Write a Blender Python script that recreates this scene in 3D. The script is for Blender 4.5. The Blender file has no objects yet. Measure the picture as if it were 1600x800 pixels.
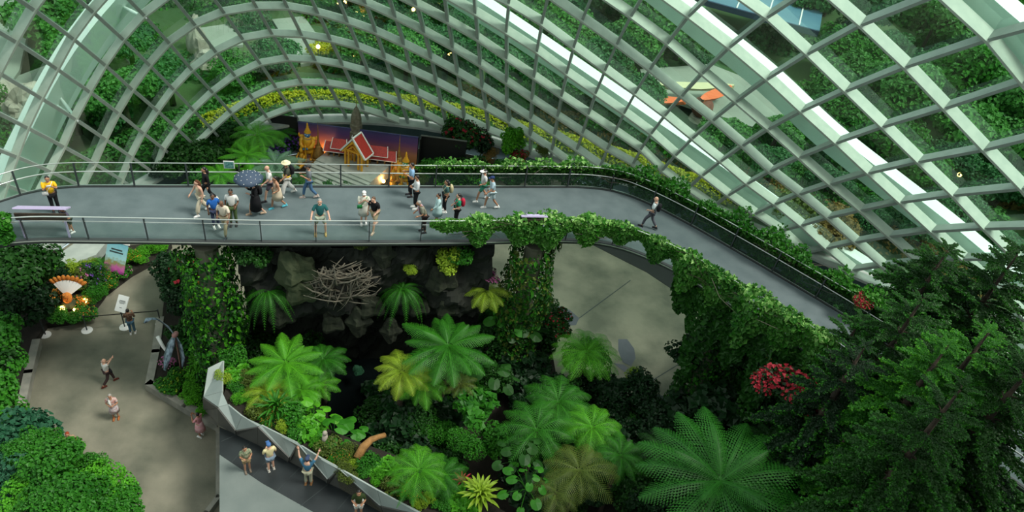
import bpy, math, random
import numpy as np
from mathutils import Vector, Matrix

random.seed(7); RNG = np.random.default_rng(7)
COL = bpy.context.scene.collection
SC = bpy.context.scene
pi = math.pi

# ------------------------------------------------------------------ camera
FPX = 1200.0; CAM_Z = 30.0
_d = np.array([-260.0, 1420.0, FPX]); _d /= np.linalg.norm(_d)
_Z = -_d; _Y = np.array([0, 0, 1.0]) - _Z[2] * _Z; _Y /= np.linalg.norm(_Y); _X = np.cross(_Y, _Z)
ROT = np.array([_X, _Y, _Z])
CAMP = np.array([0, 0, CAM_Z])
cam = bpy.data.objects.new('camera', bpy.data.cameras.new('camera')); COL.objects.link(cam)
cam.data.sensor_width = 36.0; cam.data.lens = FPX / 1600.0 * 36.0; cam.data.clip_end = 900
_m = Matrix.Identity(4)
for r in range(3):
    _m[r][0] = ROT[r][0]; _m[r][1] = -ROT[r][1]; _m[r][2] = -ROT[r][2]; _m[r][3] = CAMP[r]
cam.matrix_world = _m
SC.camera = cam

# ------------------------------------------------------------------ light
w = bpy.data.worlds.new('sky'); SC.world = w; w.use_nodes = True
nt = w.node_tree; bg = nt.nodes['Background']
geo = nt.nodes.new('ShaderNodeTexCoord'); sep = nt.nodes.new('ShaderNodeSeparateXYZ'); cr = nt.nodes.new('ShaderNodeValToRGB')
nt.links.new(geo.outputs['Generated'], sep.inputs[0]); nt.links.new(sep.outputs['Z'], cr.inputs[0])
cr.color_ramp.elements[0].position = 0.0; cr.color_ramp.elements[0].color = (0.62, 0.78, 0.80, 1)
cr.color_ramp.elements[1].position = 0.7; cr.color_ramp.elements[1].color = (0.92, 1.0, 0.97, 1)
nt.links.new(cr.outputs[0], bg.inputs[0]); bg.inputs[1].default_value = 0.95
sd = bpy.data.lights.new('sun', 'SUN'); sd.energy = 3.0; sd.angle = math.radians(16); sd.color = (1.0, 0.98, 0.90)
sun = bpy.data.objects.new('sun', sd); COL.objects.link(sun)
sun.rotation_euler = Vector((-0.55, 0.02, -0.86)).to_track_quat('-Z', 'Y').to_euler()
SC.view_settings.view_transform = 'Standard'; SC.view_settings.look = 'None'
SC.view_settings.gamma = 1.0; SC.view_settings.use_curve_mapping = False
SC.view_settings.exposure = 0.22
SC.cycles.transparent_max_bounces = 24
SC.cycles.max_bounces = 8

# ------------------------------------------------------------------ helpers
def ray(px, py):
    v = np.array([px - 800.0, py - 400.0, FPX]); return ROT @ (v / np.linalg.norm(v))
def at(px, py, z=0.0):
    r = ray(px, py); t = (z - CAM_Z) / r[2]; return Vector(CAMP + r * t)
def on_plane(px, py, p0, n):
    r = ray(px, py); t = np.dot(np.array(p0) - CAMP, n) / np.dot(r, n); return Vector(CAMP + r * t)

def newmesh(name, V, F, mats=(), mi=None, smooth=False):
    me = bpy.data.meshes.new(name)
    if isinstance(V, np.ndarray): V = V.tolist()
    if isinstance(F, np.ndarray): F = F.tolist()
    me.from_pydata(V, [], F)
    for m in mats: me.materials.append(m)
    if mi is not None: me.polygons.foreach_set('material_index', mi)
    if smooth: me.polygons.foreach_set('use_smooth', [True] * len(me.polygons))
    me.update()
    return me
def link(name, me, parent=None, loc=None, rot=None, scale=None):
    o = bpy.data.objects.new(name, me); COL.objects.link(o)
    if parent is not None: o.parent = parent
    if loc is not None: o.location = loc
    if rot is not None: o.rotation_euler = rot
    if scale is not None: o.scale = (scale,) * 3 if isinstance(scale, (int, float)) else scale
    return o
def tag(o, label=None, cat=None, group=None, kind=None):
    if label: o['label'] = label
    if cat: o['category'] = cat
    if group: o['group'] = group
    if kind: o['kind'] = kind
    return o
def thing(name, label, cat, loc=(0, 0, 0), rz=0, group=None, scale=None):
    o = link(name, None, None, loc, (0, 0, rz), scale); o.empty_display_size = .2
    return tag(o, label, cat, group)
def struct(name, me, label=None, parent=None):
    o = link(name, me, parent)
    if parent is None: o['kind'] = 'structure'
    if label: o['label'] = label
    return o

class MB:
    """collects shapes into one mesh"""
    def __init__(s): s.V = []; s.F = []; s.M = []; s.cur = 0
    def add(s, V, F, m=None):
        b = len(s.V); s.V += [tuple(v) for v in V]; s.F += [tuple(b + i for i in f) for f in F]
        s.M += [s.cur if m is None else m] * len(F)
    def box(s, c, d, rz=0, m=None, R=None):
        V = []
        for z in (-.5, .5):
            for x, y in ((-.5, -.5), (.5, -.5), (.5, .5), (-.5, .5)):
                p = Vector((x * d[0], y * d[1], z * d[2]))
                p = (R @ p) if R is not None else Matrix.Rotation(rz, 3, 'Z') @ p
                V.append(p + Vector(c))
        s.add(V, [(3, 2, 1, 0), (4, 5, 6, 7), (0, 1, 5, 4), (1, 2, 6, 5), (2, 3, 7, 6), (3, 0, 4, 7)], m)
    def bar(s, a, b, w, d, up=(0, 0, 1), m=None):
        a = Vector(a); b = Vector(b); t = b - a; L = t.length; t.normalize()
        sd = t.cross(Vector(up))
        if sd.length < 1e-4: sd = t.cross(Vector((1, 0, 0)))
        sd.normalize(); u = sd.cross(t)
        R = Matrix((sd, t, u)).transposed()
        s.box((a + b) / 2, (w, L, d), R=R, m=m)
    def tube(s, pts, r, n=6, m=None, cap=True):
        pts = [Vector(p) for p in pts]; N = len(pts)
        rr = r if isinstance(r, (list, tuple)) else [r] * N
        V = []; F = []; prev = None
        for k, p in enumerate(pts):
            t = (pts[min(k + 1, N - 1)] - pts[max(k - 1, 0)])
            if t.length < 1e-6: t = Vector((0, 0, 1))
            t.normalize()
            if prev is None:
                sd = t.cross(Vector((0, 0, 1)))
                if sd.length < .05: sd = t.cross(Vector((1, 0, 0)))
            else:
                sd = prev - t * prev.dot(t)
            sd.normalize(); prev = sd; u = t.cross(sd)
            for a in range(n):
                an = 2 * pi * a / n; V.append(p + (sd * math.cos(an) + u * math.sin(an)) * rr[k])
        for k in range(N - 1):
            for a in range(n):
                F.append((k * n + a, k * n + (a + 1) % n, (k + 1) * n + (a + 1) % n, (k + 1) * n + a))
        if cap: F.append(tuple(range(n))[::-1]); F.append(tuple((N - 1) * n + a for a in range(n)))
        s.add(V, F, m)
    def ell(s, c, r, nu=10, nv=7, m=None, rot=None, fn=None):
        V = []; F = []
        for j in range(nv + 1):
            th = pi * j / nv
            for i in range(nu):
                ph = 2 * pi * i / nu
                p = Vector((math.sin(th) * math.cos(ph), math.sin(th) * math.sin(ph), math.cos(th)))
                if fn: p = fn(p)
                p = Vector((p.x * r[0], p.y * r[1], p.z * r[2]))
                if rot is not None: p = rot @ p
                V.append(p + Vector(c))
        for j in range(nv):
            for i in range(nu):
                F.append((j * nu + i, (j + 1) * nu + i, (j + 1) * nu + (i + 1) % nu, j * nu + (i + 1) % nu))
        s.add(V, F, m)
    def lathe(s, c, prof, n=12, m=None, sq=None):
        V = []; F = []
        for (r, z) in prof:
            for a in range(n):
                an = 2 * pi * (a + .5 * (n == 4)) / n; V.append(Vector(c) + Vector((r * math.cos(an), r * math.sin(an), z)))
        for k in range(len(prof) - 1):
            for a in range(n): F.append((k * n + a, k * n + (a + 1) % n, (k + 1) * n + (a + 1) % n, (k + 1) * n + a))
        F.append(tuple(range(n))[::-1]); F.append(tuple((len(prof) - 1) * n + a for a in range(n)))
        s.add(V, F, m)
    def prism(s, pts, z0, z1, m=None):
        n = len(pts); area = sum(pts[i][0] * pts[(i + 1) % n][1] - pts[(i + 1) % n][0] * pts[i][1] for i in range(n))
        if area < 0: pts = pts[::-1]
        V = [(p[0], p[1], z0) for p in pts] + [(p[0], p[1], z1) for p in pts]
        F = [tuple(range(n))[::-1], tuple(range(n, 2 * n))] + [(i, (i + 1) % n, n + (i + 1) % n, n + i) for i in range(n)]
        s.add(V, F, m)
    def mesh(s, name, mats, smooth=False):
        if not isinstance(mats, (list, tuple)): mats = [mats]
        return newmesh(name, s.V, s.F, mats, s.M, smooth)
    def build(s, name, mats, parent=None, smooth=False, loc=None, rz=0):
        return link(name, s.mesh(name, mats, smooth), parent, loc, (0, 0, rz))

# ------------------------------------------------------------------ materials
MATS = {}
def wordpos(dx, dy):
    h = 'right of' if dx > 0 else 'left of'; v = 'below' if dy > 0 else 'above'
    if abs(dx) > 2.2 * abs(dy): return h
    if abs(dy) > 2.2 * abs(dx): return v
    return v + ' and ' + h
USED = {}
ORD = ['', 'nearer ', 'middle ', 'further ', 'outer ', 'outermost ']
def autolabel(base, px, py, marks):
    """name a thing by its look and by the landmark it stands nearest to"""
    best = sorted(marks, key=lambda m: (m[1] - px) ** 2 + (m[2] - py) ** 2)
    for m in best[:4]:
        l = base + ' ' + wordpos(px - m[1], py - m[2]) + ' the ' + m[0]
        if l not in USED: USED[l] = 1; return l
    for o in ORD[1:]:
        for m in best[:4]:
            l = o + base + ' ' + wordpos(px - m[1], py - m[2]) + ' the ' + m[0]
            if l not in USED: USED[l] = 1; return l
    return base + ' deep among its neighbours'
def mat(name, col, rough=.6, col2=None, nscale=3.0, metal=0.0, bump=0.0, bscale=20.0, spec=.5, emit=None, coat=0, island=False, trans=0.0, detail=4):
    m = bpy.data.materials.new(name); m.use_nodes = True; t = m.node_tree; N = t.nodes; L = t.links
    b = N['Principled BSDF']; b.inputs['Roughness'].default_value = rough; b.inputs['Metallic'].default_value = metal
    b.inputs['Specular IOR Level'].default_value = spec
    b.inputs['Base Color'].default_value = (*col, 1)
    if coat: b.inputs['Coat Weight'].default_value = coat
    csock = None
    if col2 is not None:
        mx = N.new('ShaderNodeMix'); mx.data_type = 'RGBA'; mx.inputs[6].default_value = (*col, 1); mx.inputs[7].default_value = (*col2, 1)
        tc = N.new('ShaderNodeTexCoord')
        nz = N.new('ShaderNodeTexNoise'); nz.inputs['Scale'].default_value = nscale; nz.inputs['Detail'].default_value = detail
        L.new(tc.outputs['Object'], nz.inputs['Vector'])
        rp = N.new('ShaderNodeValToRGB'); rp.color_ramp.elements[0].position = .35; rp.color_ramp.elements[1].position = .65
        L.new(nz.outputs[0], rp.inputs[0])
        if island:
            g = N.new('ShaderNodeNewGeometry'); oi = N.new('ShaderNodeObjectInfo')
            a = N.new('ShaderNodeMath'); a.operation = 'MULTIPLY_ADD'; a.inputs[1].default_value = .55
            L.new(g.outputs['Random Per Island'], a.inputs[0])
            b2 = N.new('ShaderNodeMath'); b2.operation = 'MULTIPLY'; b2.inputs[1].default_value = .35
            L.new(rp.outputs[0], b2.inputs[0])
            b3 = N.new('ShaderNodeMath'); b3.operation = 'MULTIPLY_ADD'; b3.inputs[1].default_value = .25
            L.new(oi.outputs['Random'], b3.inputs[0]); L.new(b2.outputs[0], b3.inputs[2]); L.new(b3.outputs[0], a.inputs[2])
            L.new(a.outputs[0], mx.inputs[0])
        else: L.new(rp.outputs[0], mx.inputs[0])
        L.new(mx.outputs[2], b.inputs['Base Color']); csock = mx.outputs[2]
    if bump:
        tc = N.new('ShaderNodeTexCoord'); nz = N.new('ShaderNodeTexNoise'); nz.inputs['Scale'].default_value = bscale; nz.inputs['Detail'].default_value = 6
        L.new(tc.outputs['Object'], nz.inputs['Vector'])
        bp = N.new('ShaderNodeBump'); bp.inputs['Strength'].default_value = bump; bp.inputs['Distance'].default_value = .05
        L.new(nz.outputs[0], bp.inputs['Height']); L.new(bp.outputs[0], b.inputs['Normal'])
    if emit:
        b.inputs['Emission Color'].default_value = (*emit[0], 1); b.inputs['Emission Strength'].default_value = emit[1]
    if trans:
        tr = N.new('ShaderNodeBsdfTranslucent'); ms = N.new('ShaderNodeMixShader'); ms.inputs[0].default_value = trans
        if csock: L.new(csock, tr.inputs[0])
        else: tr.inputs[0].default_value = (*col, 1)
        L.new(b.outputs[0], ms.inputs[1]); L.new(tr.outputs[0], ms.inputs[2]); L.new(ms.outputs[0], N['Material Output'].inputs[0])
    MATS[name] = m
    return m
def leafmat(name, c1, c2, rough=.5, trans=.3, spec=.3, nscale=.6):
    return mat(name, c1, rough, c2, nscale, island=True, trans=trans, spec=spec, detail=2)
def glassmat(name, tint, refl=1.0, rough=.02, base=0.0):
    m = bpy.data.materials.new(name); m.use_nodes = True; N = m.node_tree.nodes; L = m.node_tree.links
    N.remove(N['Principled BSDF'])
    tr = N.new('ShaderNodeBsdfTransparent'); tr.inputs[0].default_value = (*tint, 1)
    gl = N.new('ShaderNodeBsdfGlossy'); gl.inputs['Roughness'].default_value = rough; gl.inputs[0].default_value = (.85, 1, .93, 1)
    fr = N.new('ShaderNodeFresnel'); fr.inputs[0].default_value = 1.5
    mu = N.new('ShaderNodeMath'); mu.operation = 'MULTIPLY_ADD'; mu.inputs[1].default_value = refl; mu.inputs[2].default_value = base; mu.use_clamp = True
    L.new(fr.outputs[0], mu.inputs[0])
    g = N.new('ShaderNodeNewGeometry'); iv = N.new('ShaderNodeMath'); iv.operation = 'SUBTRACT'; iv.inputs[0].default_value = 1.0
    L.new(g.outputs['Backfacing'], iv.inputs[1]); m2 = N.new('ShaderNodeMath'); m2.operation = 'MULTIPLY'
    L.new(mu.outputs[0], m2.inputs[0]); L.new(iv.outputs[0], m2.inputs[1])   # one outer reflection per pane face, no false total reflection inside the thin sheet
    ms = N.new('ShaderNodeMixShader'); L.new(m2.outputs[0], ms.inputs[0]); L.new(tr.outputs[0], ms.inputs[1]); L.new(gl.outputs[0], ms.inputs[2])
    L.new(ms.outputs[0], N['Material Output'].inputs[0]); MATS[name] = m
    return m

M_glass = glassmat('dome_glass', (.84, .96, .90), 2.2, .02, .02)
M_railglass = glassmat('rail_glass', (.93, .97, .95), .6, .1, .03)
M_fin = mat('glazing_bar_paint_lit', (.56, .62, .53), .45, (.48, .55, .47), 2.0, spec=.4)  # bars that catch the light: brightness put into the colour
M_finA = mat('glazing_bar_paint_shaded', (.36, .42, .375), .45, (.31, .365, .325), 2.0, spec=.4)  # crossing bars of the same lattice: shade put into a greyer colour
M_rib = mat('white_steel_paint', (.86, .90, .88), .35, (.80, .86, .84), .6)
M_conc = mat('plaza_concrete', (.225, .212, .155), .75, (.095, .10, .07), .45, bump=.25, bscale=9, detail=8)
M_kerb = mat('kerb_stone', (.30, .29, .24), .8, (.2, .2, .17), 2, bump=.2)
M_ledge = mat('ledge_concrete', (.42, .46, .42), .7, (.33, .37, .34), 1.5)
M_wallteal = mat('plinth_dark_paint', (.045, .085, .08), .5, (.03, .06, .06), 1)
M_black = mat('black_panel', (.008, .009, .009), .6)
M_deck = mat('walkway_deck', (.105, .138, .142), .8, (.078, .108, .112), 1.2, bump=.15, bscale=30)
M_deckedge = mat('walkway_edge_steel', (.035, .04, .04), .45)
M_railsteel = mat('rail_stainless', (.55, .60, .56), .3, metal=.6)
M_post = mat('rail_post_dark', (.03, .04, .04), .5)
M_soil = mat('soil', (.02, .016, .01), .95, (.012, .010, .006), 3, bump=.4)
M_rock = mat('dark_rock', (.014, .018, .011), .9, (.004, .006, .004), 1.2, bump=.8, bscale=5, detail=8)
M_mossrock = mat('mossy_rock', (.055, .07, .032), .9, (.02, .035, .012), 1.6, bump=.6, bscale=5)
M_palerock = mat('pale_rock', (.42, .38, .32), .9, (.25, .22, .18), 1.0, bump=.6, bscale=3)
M_water = mat('dark_water', (.003, .005, .005), .08)
M_ramp = mat('ramp_paving', (.16, .19, .175), .7, (.13, .16, .148), 1.0, bump=.1, bscale=20)
M_darkstrip = mat('dark_strip', (.020, .026, .027), .35, (.012, .016, .017), 1.0)  # dark tone of the strip along the planter
M_panel = mat('planter_panel_shaded', (.085, .085, .074), .6, (.065, .066, .058), 1.0)  # front facets: their shade is put into this darker colour
M_paneltop = mat('planter_panel_lit', (.33, .38, .35), .6, (.26, .31, .29), 1.0)  # upper facets of the same wall: light put into a paler colour
M_root = mat('driftwood_grey', (.16, .14, .10), .85, (.08, .08, .06), 4, bump=.4)
M_bark = mat('bark', (.06, .042, .026), .9, (.03, .024, .016), 6, bump=.5)
M_log = mat('orange_log', (.34, .17, .05), .8, (.22, .11, .03), 4, bump=.5)
M_gold = mat('gold_paint', (.90, .46, .03), .4, (.78, .34, .02), 5, metal=.1)
M_darkgold = mat('dull_gold', (.40, .22, .05), .5, (.25, .13, .03), 5, metal=.2)
M_white = mat('white_paint', (.80, .80, .76), .5)
M_redroof = mat('red_roof_tiles', (.50, .035, .02), .5, (.36, .02, .015), 12)
M_steps = mat('grey_step_boards', (.42, .43, .38), .6, (.34, .35, .31), 3)

LF = {
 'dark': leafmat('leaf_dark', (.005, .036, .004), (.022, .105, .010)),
 'deep': leafmat('leaf_deep', (.002, .016, .004), (.009, .05, .010)),  # with leaf_dark, puts the forest's shade into the leaf colour
 'mid': leafmat('leaf_mid', (.010, .095, .006), (.05, .25, .015)),
 'bright': leafmat('leaf_bright', (.03, .20, .008), (.13, .46, .02)),
 'yellow': leafmat('leaf_yellow_green', (.16, .32, .015), (.36, .50, .04)),
 'olive': leafmat('leaf_olive', (.05, .10, .015), (.14, .19, .03)),
 'blue': leafmat('leaf_blue_green', (.010, .065, .03), (.04, .17, .08)),
 'fernd': leafmat('leaf_fern_deep', (.006, .065, .006), (.03, .19, .014)),
 'grey': leafmat('leaf_grey_green', (.09, .20, .12), (.17, .31, .19)),
 'vine': leafmat('leaf_vine', (.012, .085, .012), (.12, .34, .05)),
 'vinel': leafmat('leaf_vine_pale', (.14, .36, .06), (.42, .68, .22)),
 'ext': leafmat('leaf_outdoor', (.022, .12, .022), (.10, .32, .05)),
 'extd': leafmat('leaf_outdoor_dark', (.010, .07, .022), (.05, .20, .05)),
 'exty': leafmat('leaf_outdoor_yellow', (.35, .42, .02), (.62, .60, .03)),
 'brown': leafmat('leaf_brown', (.18, .12, .03), (.30, .20, .05)),
 'red': leafmat('flower_red', (.30, .008, .02), (.45, .03, .05)),
 'pink': leafmat('flower_pink', (.50, .10, .30), (.62, .22, .45)),
 'purple': leafmat('flower_purple', (.10, .03, .30), (.22, .10, .48)),
 'orange': leafmat('flower_orange', (.60, .18, .02), (.75, .33, .05)),
}
# ------------------------------------------------------------------ foliage builders
def leaves(P, Nrm, size, asp=.45, droop=.25, fold=.15, rng=RNG):
    """diamond leaves at P facing Nrm; returns verts, faces arrays"""
    P = np.asarray(P, float); n = len(P)
    Nrm = Nrm / (np.linalg.norm(Nrm, axis=1)[:, None] + 1e-9)
    a = rng.normal(size=(n, 3)); a -= (a * Nrm).sum(1)[:, None] * Nrm
    a /= np.linalg.norm(a, axis=1)[:, None] + 1e-9
    b = np.cross(Nrm, a); s = np.asarray(size).reshape(-1, 1) * np.ones((n, 1))
    v0 = P - a * s * .5
    v1 = P + b * s * asp + Nrm * s * fold - a * s * .05
    v2 = P + a * s * .5 - np.array([0, 0, 1]) * s * droop
    v3 = P - b * s * asp + Nrm * s * fold - a * s * .05
    V = np.stack([v0, v3, v2, v1], 1).reshape(-1, 3)
    F = np.arange(4 * n).reshape(-1, 4)
    return V, F
def sphere_dirs(n, rng=RNG):
    d = rng.normal(size=(n, 3)); return d / np.linalg.norm(d, axis=1)[:, None]
CL = {}
def clump_mesh(key, n, r, lobes, lobe_r, leaf, matname, seed=1, upper=True, asp=.45, up=.5, base=0.0, flower=None, ff=.1):
    k = (key, matname, flower)
    if k in CL: return CL[k]
    rng = np.random.default_rng(seed)
    if lobes:
        c = sphere_dirs(lobes, rng) * (rng.random((lobes, 1)) ** .4)
        if upper: c[:, 2] = np.abs(c[:, 2])
        c = c * np.array(r) * (1 - lobe_r * .7)
        lr = lobe_r * (0.7 + .6 * rng.random(lobes)) * max(r) * .9
        w = lr ** 2; li = rng.choice(lobes, n, p=w / w.sum())
        d = sphere_dirs(n, rng); rad = lr[li][:, None] * (0.75 + .3 * rng.random((n, 1)))
        P = c[li] + d * rad * np.array([1, 1, .8])
    else:
        d = sphere_dirs(n, rng)
        if upper: d[:, 2] = np.abs(d[:, 2])
        P = d * np.array(r) * (0.65 + .4 * rng.random((n, 1)))
    P[:, 2] += base
    Nn = d + np.array([0, 0, up]) + rng.normal(size=(n, 3)) * .35
    V, F = leaves(P, Nn, leaf * (0.7 + .6 * rng.random(n)), asp, rng=rng)
    mats = [LF[matname]]; mi = np.zeros(len(F), int)
    if flower:
        mats.append(LF[flower]); m = (rng.random(len(F)) < ff) & (d[:, 2] > -.2); mi[m] = 1
    me = newmesh('foliage', V, F, mats, mi.tolist())
    CL[k] = me
    return me

FR = {}
def frond_mesh(kind, matname):
    """a feather fern frond of length 1 growing along +X, arching over"""
    k = (kind, matname)
    if k in FR: return FR[k]
    rng = np.random.default_rng(hash(kind) % 1000 if not isinstance(kind, str) else sum(map(ord, kind)))
    rise, droop, wid, npin = {'tree': (.45, .95, .22, 20), 'flat': (.25, .50, .20, 24), 'hang': (.35, 1.9, .12, 22), 'sword': (.85, 1.0, .10, 26), 'lace': (.35, .8, .25, 17)}[kind]
    FW = 1.4 if kind == 'flat' else .92
    V = []; F = []
    def pt(t):
        return np.array([t * (1 - .12 * t * droop), 0, rise * t - droop * .62 * t ** 2.2])
    def tri(a, b, c, d): b0 = len(V); V.extend([a, b, c, d]); F.append((b0, b0 + 1, b0 + 2, b0 + 3))
    prev = pt(0)
    for i in range(1, 15):
        q = pt(i / 14); rr = .010 * (1 - i / 16)
        tri(prev + [0, -rr, 0], prev + [0, rr, 0], q + [0, rr, 0], q + [0, -rr, 0]); prev = q
    for i in range(npin):
        t = .08 + .91 * (i + .5) / npin
        L = wid * (math.sin(pi * min(1, (t * .90 + .08))) ** .9) * (0.92 + .16 * rng.random())
        p = pt(t); tg = pt(min(1, t + .01)) - pt(t - .01); tg /= np.linalg.norm(tg)
        for sd in (-1, 1):
            dr = np.array([0, sd, 0]) * .93 + tg * (.35 + .3 * t); dr /= np.linalg.norm(dr)
            dr[2] -= .12 + .1 * rng.random(); nl = 7
            sp = .92 / npin
            for q in range(nl):
                f0 = q / nl; f1 = (q + 1) / nl; a = p + dr * L * f0; a[2] -= .25 * L * f0 * f0; b = p + dr * L * f1; b[2] -= .25 * L * f1 * f1
                wd = sp * .60 * (1 - .75 * f0)
                # serrated segment: two little leaflets swept forwards
                mid = (a + b) / 2
                tri(a, mid + tg * wd * FW + dr * L * .05, b, mid - tg * wd * FW * .9 + dr * L * .05)
    FR[k] = newmesh('frond', np.array(V), F, [LF[matname]])
    return FR[k]
TRK = {}
def trunk_mesh(key, h, r0, r1, bend=0.0, m=None):
    k = (key, round(h, 1), round(r0, 2))
    if k in TRK: return TRK[k]
    mb = MB(); mb.tube([(bend * math.sin(i / 5 * 2), 0, h * i / 5) for i in range(6)], [r0 + (r1 - r0) * i / 5 for i in range(6)], 8)
    TRK[k] = mb.mesh('trunk', m or M_bark, True); return TRK[k]
def fern(px, py, z, R, n, matname, label, kind='tree', trunk=None, group=None, tilt=(0, 0), ring2=True, seed=None, arc=2 * pi, a0=0, name='tree_fern', loc=None, cat='fern'):
    """R is the frond length in metres; (px, py, z) is where the crown sits"""
    rr = random.Random(seed if seed is not None else int(px * 7 + py))
    p = loc if loc is not None else at(px, py, z)
    base = z - trunk if trunk else z
    root = thing(name, label, cat, (p[0], p[1], base), 0, group)
    if trunk: link('trunk', trunk_mesh('tf', trunk, .14, .10), root)
    h = trunk or 0
    for i in range(n):
        a = a0 + arc * i / n + rr.uniform(-.12, .12)
        s = R * rr.uniform(.85, 1.08)
        link('frond', frond_mesh(kind, matname), root, (0, 0, h), (rr.uniform(-.12, .12) + tilt[0], rr.uniform(-.12, .10) + tilt[1], a), s)
    if ring2:
        for i in range(n // 3):
            a = a0 + arc * (i + .5) / (n // 3) + rr.uniform(-.3, .3)
            link('frond', frond_mesh(kind, matname), root, (0, 0, h + .05), (rr.uniform(-.1, .1), -.45 + rr.uniform(-.15, .1), a), R * .6)
    return root
def shrub(px, py, z, s, key, label, group=None, name='shrub', cat='shrub', loc=None, zs=1.0, stem=True):
    p = loc if loc is not None else at(px, py, z)
    kind, matname = key[0], key[1]; fl = key[2] if len(key) > 2 else None
    root = thing(name, label, cat, p, 0, group)
    o = link('foliage', shape(kind, matname, fl), root, (0, 0, 0), (0, 0, random.uniform(0, 6.28)), (s, s, s * zs))
    o['kind'] = 'stuff'
    return root
def shape(kind, matname, fl=None):
    """unit radius foliage"""
    if kind == 'round': return clump_mesh('round', 1700, (1, 1, .9), 14, .42, .15, matname, 3, flower=fl)
    if kind == 'fine': return clump_mesh('fine', 3200, (1, 1, .8), 18, .36, .085, matname, 4, asp=.3, flower=fl)
    if kind == 'broad': return clump_mesh('broad', 420, (1, 1, .7), 8, .5, .34, matname, 5, asp=.5, up=1.2, flower=fl)
    if kind == 'low': return clump_mesh('low', 1500, (1, 1, .45), 14, .35, .12, matname, 6, up=1.0, flower=fl)
    if kind == 'spire': return clump_mesh('spire', 2200, (.8, .8, 1.6), 20, .22, .14, matname, 8, flower=fl)
    if kind == 'crown': return clump_mesh('crown', 4200, (1, 1, .75), 26, .30, .085, matname, 9, up=.7, flower=fl)
    if kind == 'crown2': return clump_mesh('crown2', 3600, (1, .9, .9), 18, .36, .10, matname, 10, up=.7, flower=fl)
    if kind == 'flowers': return clump_mesh('flowers', 1200, (1, 1, .5), 12, .4, .14, matname, 11, up=1, flower=fl, ff=.55)
BM = {}
def blade_mesh(matname, wd=.05, arch=.5):
    k = (matname, wd, arch)
    if k in BM: return BM[k]
    V = []; F = []
    for i in range(7):
        t = i / 6; x = t * (1 - .15 * t); z = arch * (t * 1.2 - t * t * .9); ww = wd * math.sin(pi * (t * .8 + .15)) * (1 if i < 6 else .05)
        V += [(x, -ww, z + ww * .4), (x, 0, z), (x, ww, z + ww * .4)]
    for i in range(6):
        for q in (0, 1): F.append((i * 3 + q, i * 3 + q + 1, i * 3 + q + 4, i * 3 + q + 3))
    BM[k] = newmesh('leaf', V, F, [LF[matname]]); return BM[k]
def rosette(px, py, z, R, n, matname, label, wd=.06, group=None, cat='plant', name='strap_leaf_plant', inner=None):
    root = thing(name, label, cat, at(px, py, z), 0, group)
    for i in range(n):
        t = i / n; link('leaf', blade_mesh(matname if not inner or t < .6 else inner, wd, .5 + .9 * t), root, (0, 0, .02), (random.uniform(-.1, .1), -t * .7, i * 2.4), R * (1 - .35 * t))
    return root
LM = {}
def lily_mesh(matname):
    if matname in LM: return LM[matname]
    V = [(0, 0, 0)]; F = []
    n = 12
    for i in range(n):
        a = 2 * pi * i / n; r = 1.0 * (1 - .55 * math.exp(-((a - pi) ** 2) / .12)); V.append((r * math.cos(a) * .95 + .35, r * .8 * math.sin(a), -.18 * abs(math.sin(a)) - .12 * (math.cos(a) > .5)))
    V[0] = (.25, 0, .05)
    for i in range(n): F.append((0, 1 + i, 1 + (i + 1) % n))
    LM[matname] = newmesh('leaf', V, F, [LF[matname]]); return LM[matname]
def taro(px, py, z, R, n, matname, label, group=None, leafs=.36, loc=None):
    p = loc if loc is not None else at(px, py, z)
    root = thing('broad_leaf_plant', label, 'plant', p, 0, group)
    rr = random.Random(int(px + py)); mb = MB()
    for i in range(n):
        a = i * 2.4; r = R * math.sqrt((i + .5) / n); q = Vector((r * math.cos(a), r * math.sin(a), R * .9 * (1.1 - (r / R) ** 2) + rr.uniform(-.1, .1)))
        mb.tube([(0, 0, 0), (q.x * .5, q.y * .5, q.z * .75), q], .012, 4)
        link('leaf', lily_mesh(matname), root, q, (rr.uniform(-.3, .3), rr.uniform(.1, .5), a), leafs * rr.uniform(.75, 1.15))
    mb.build('stems', LF[matname], root)
    return root
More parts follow.
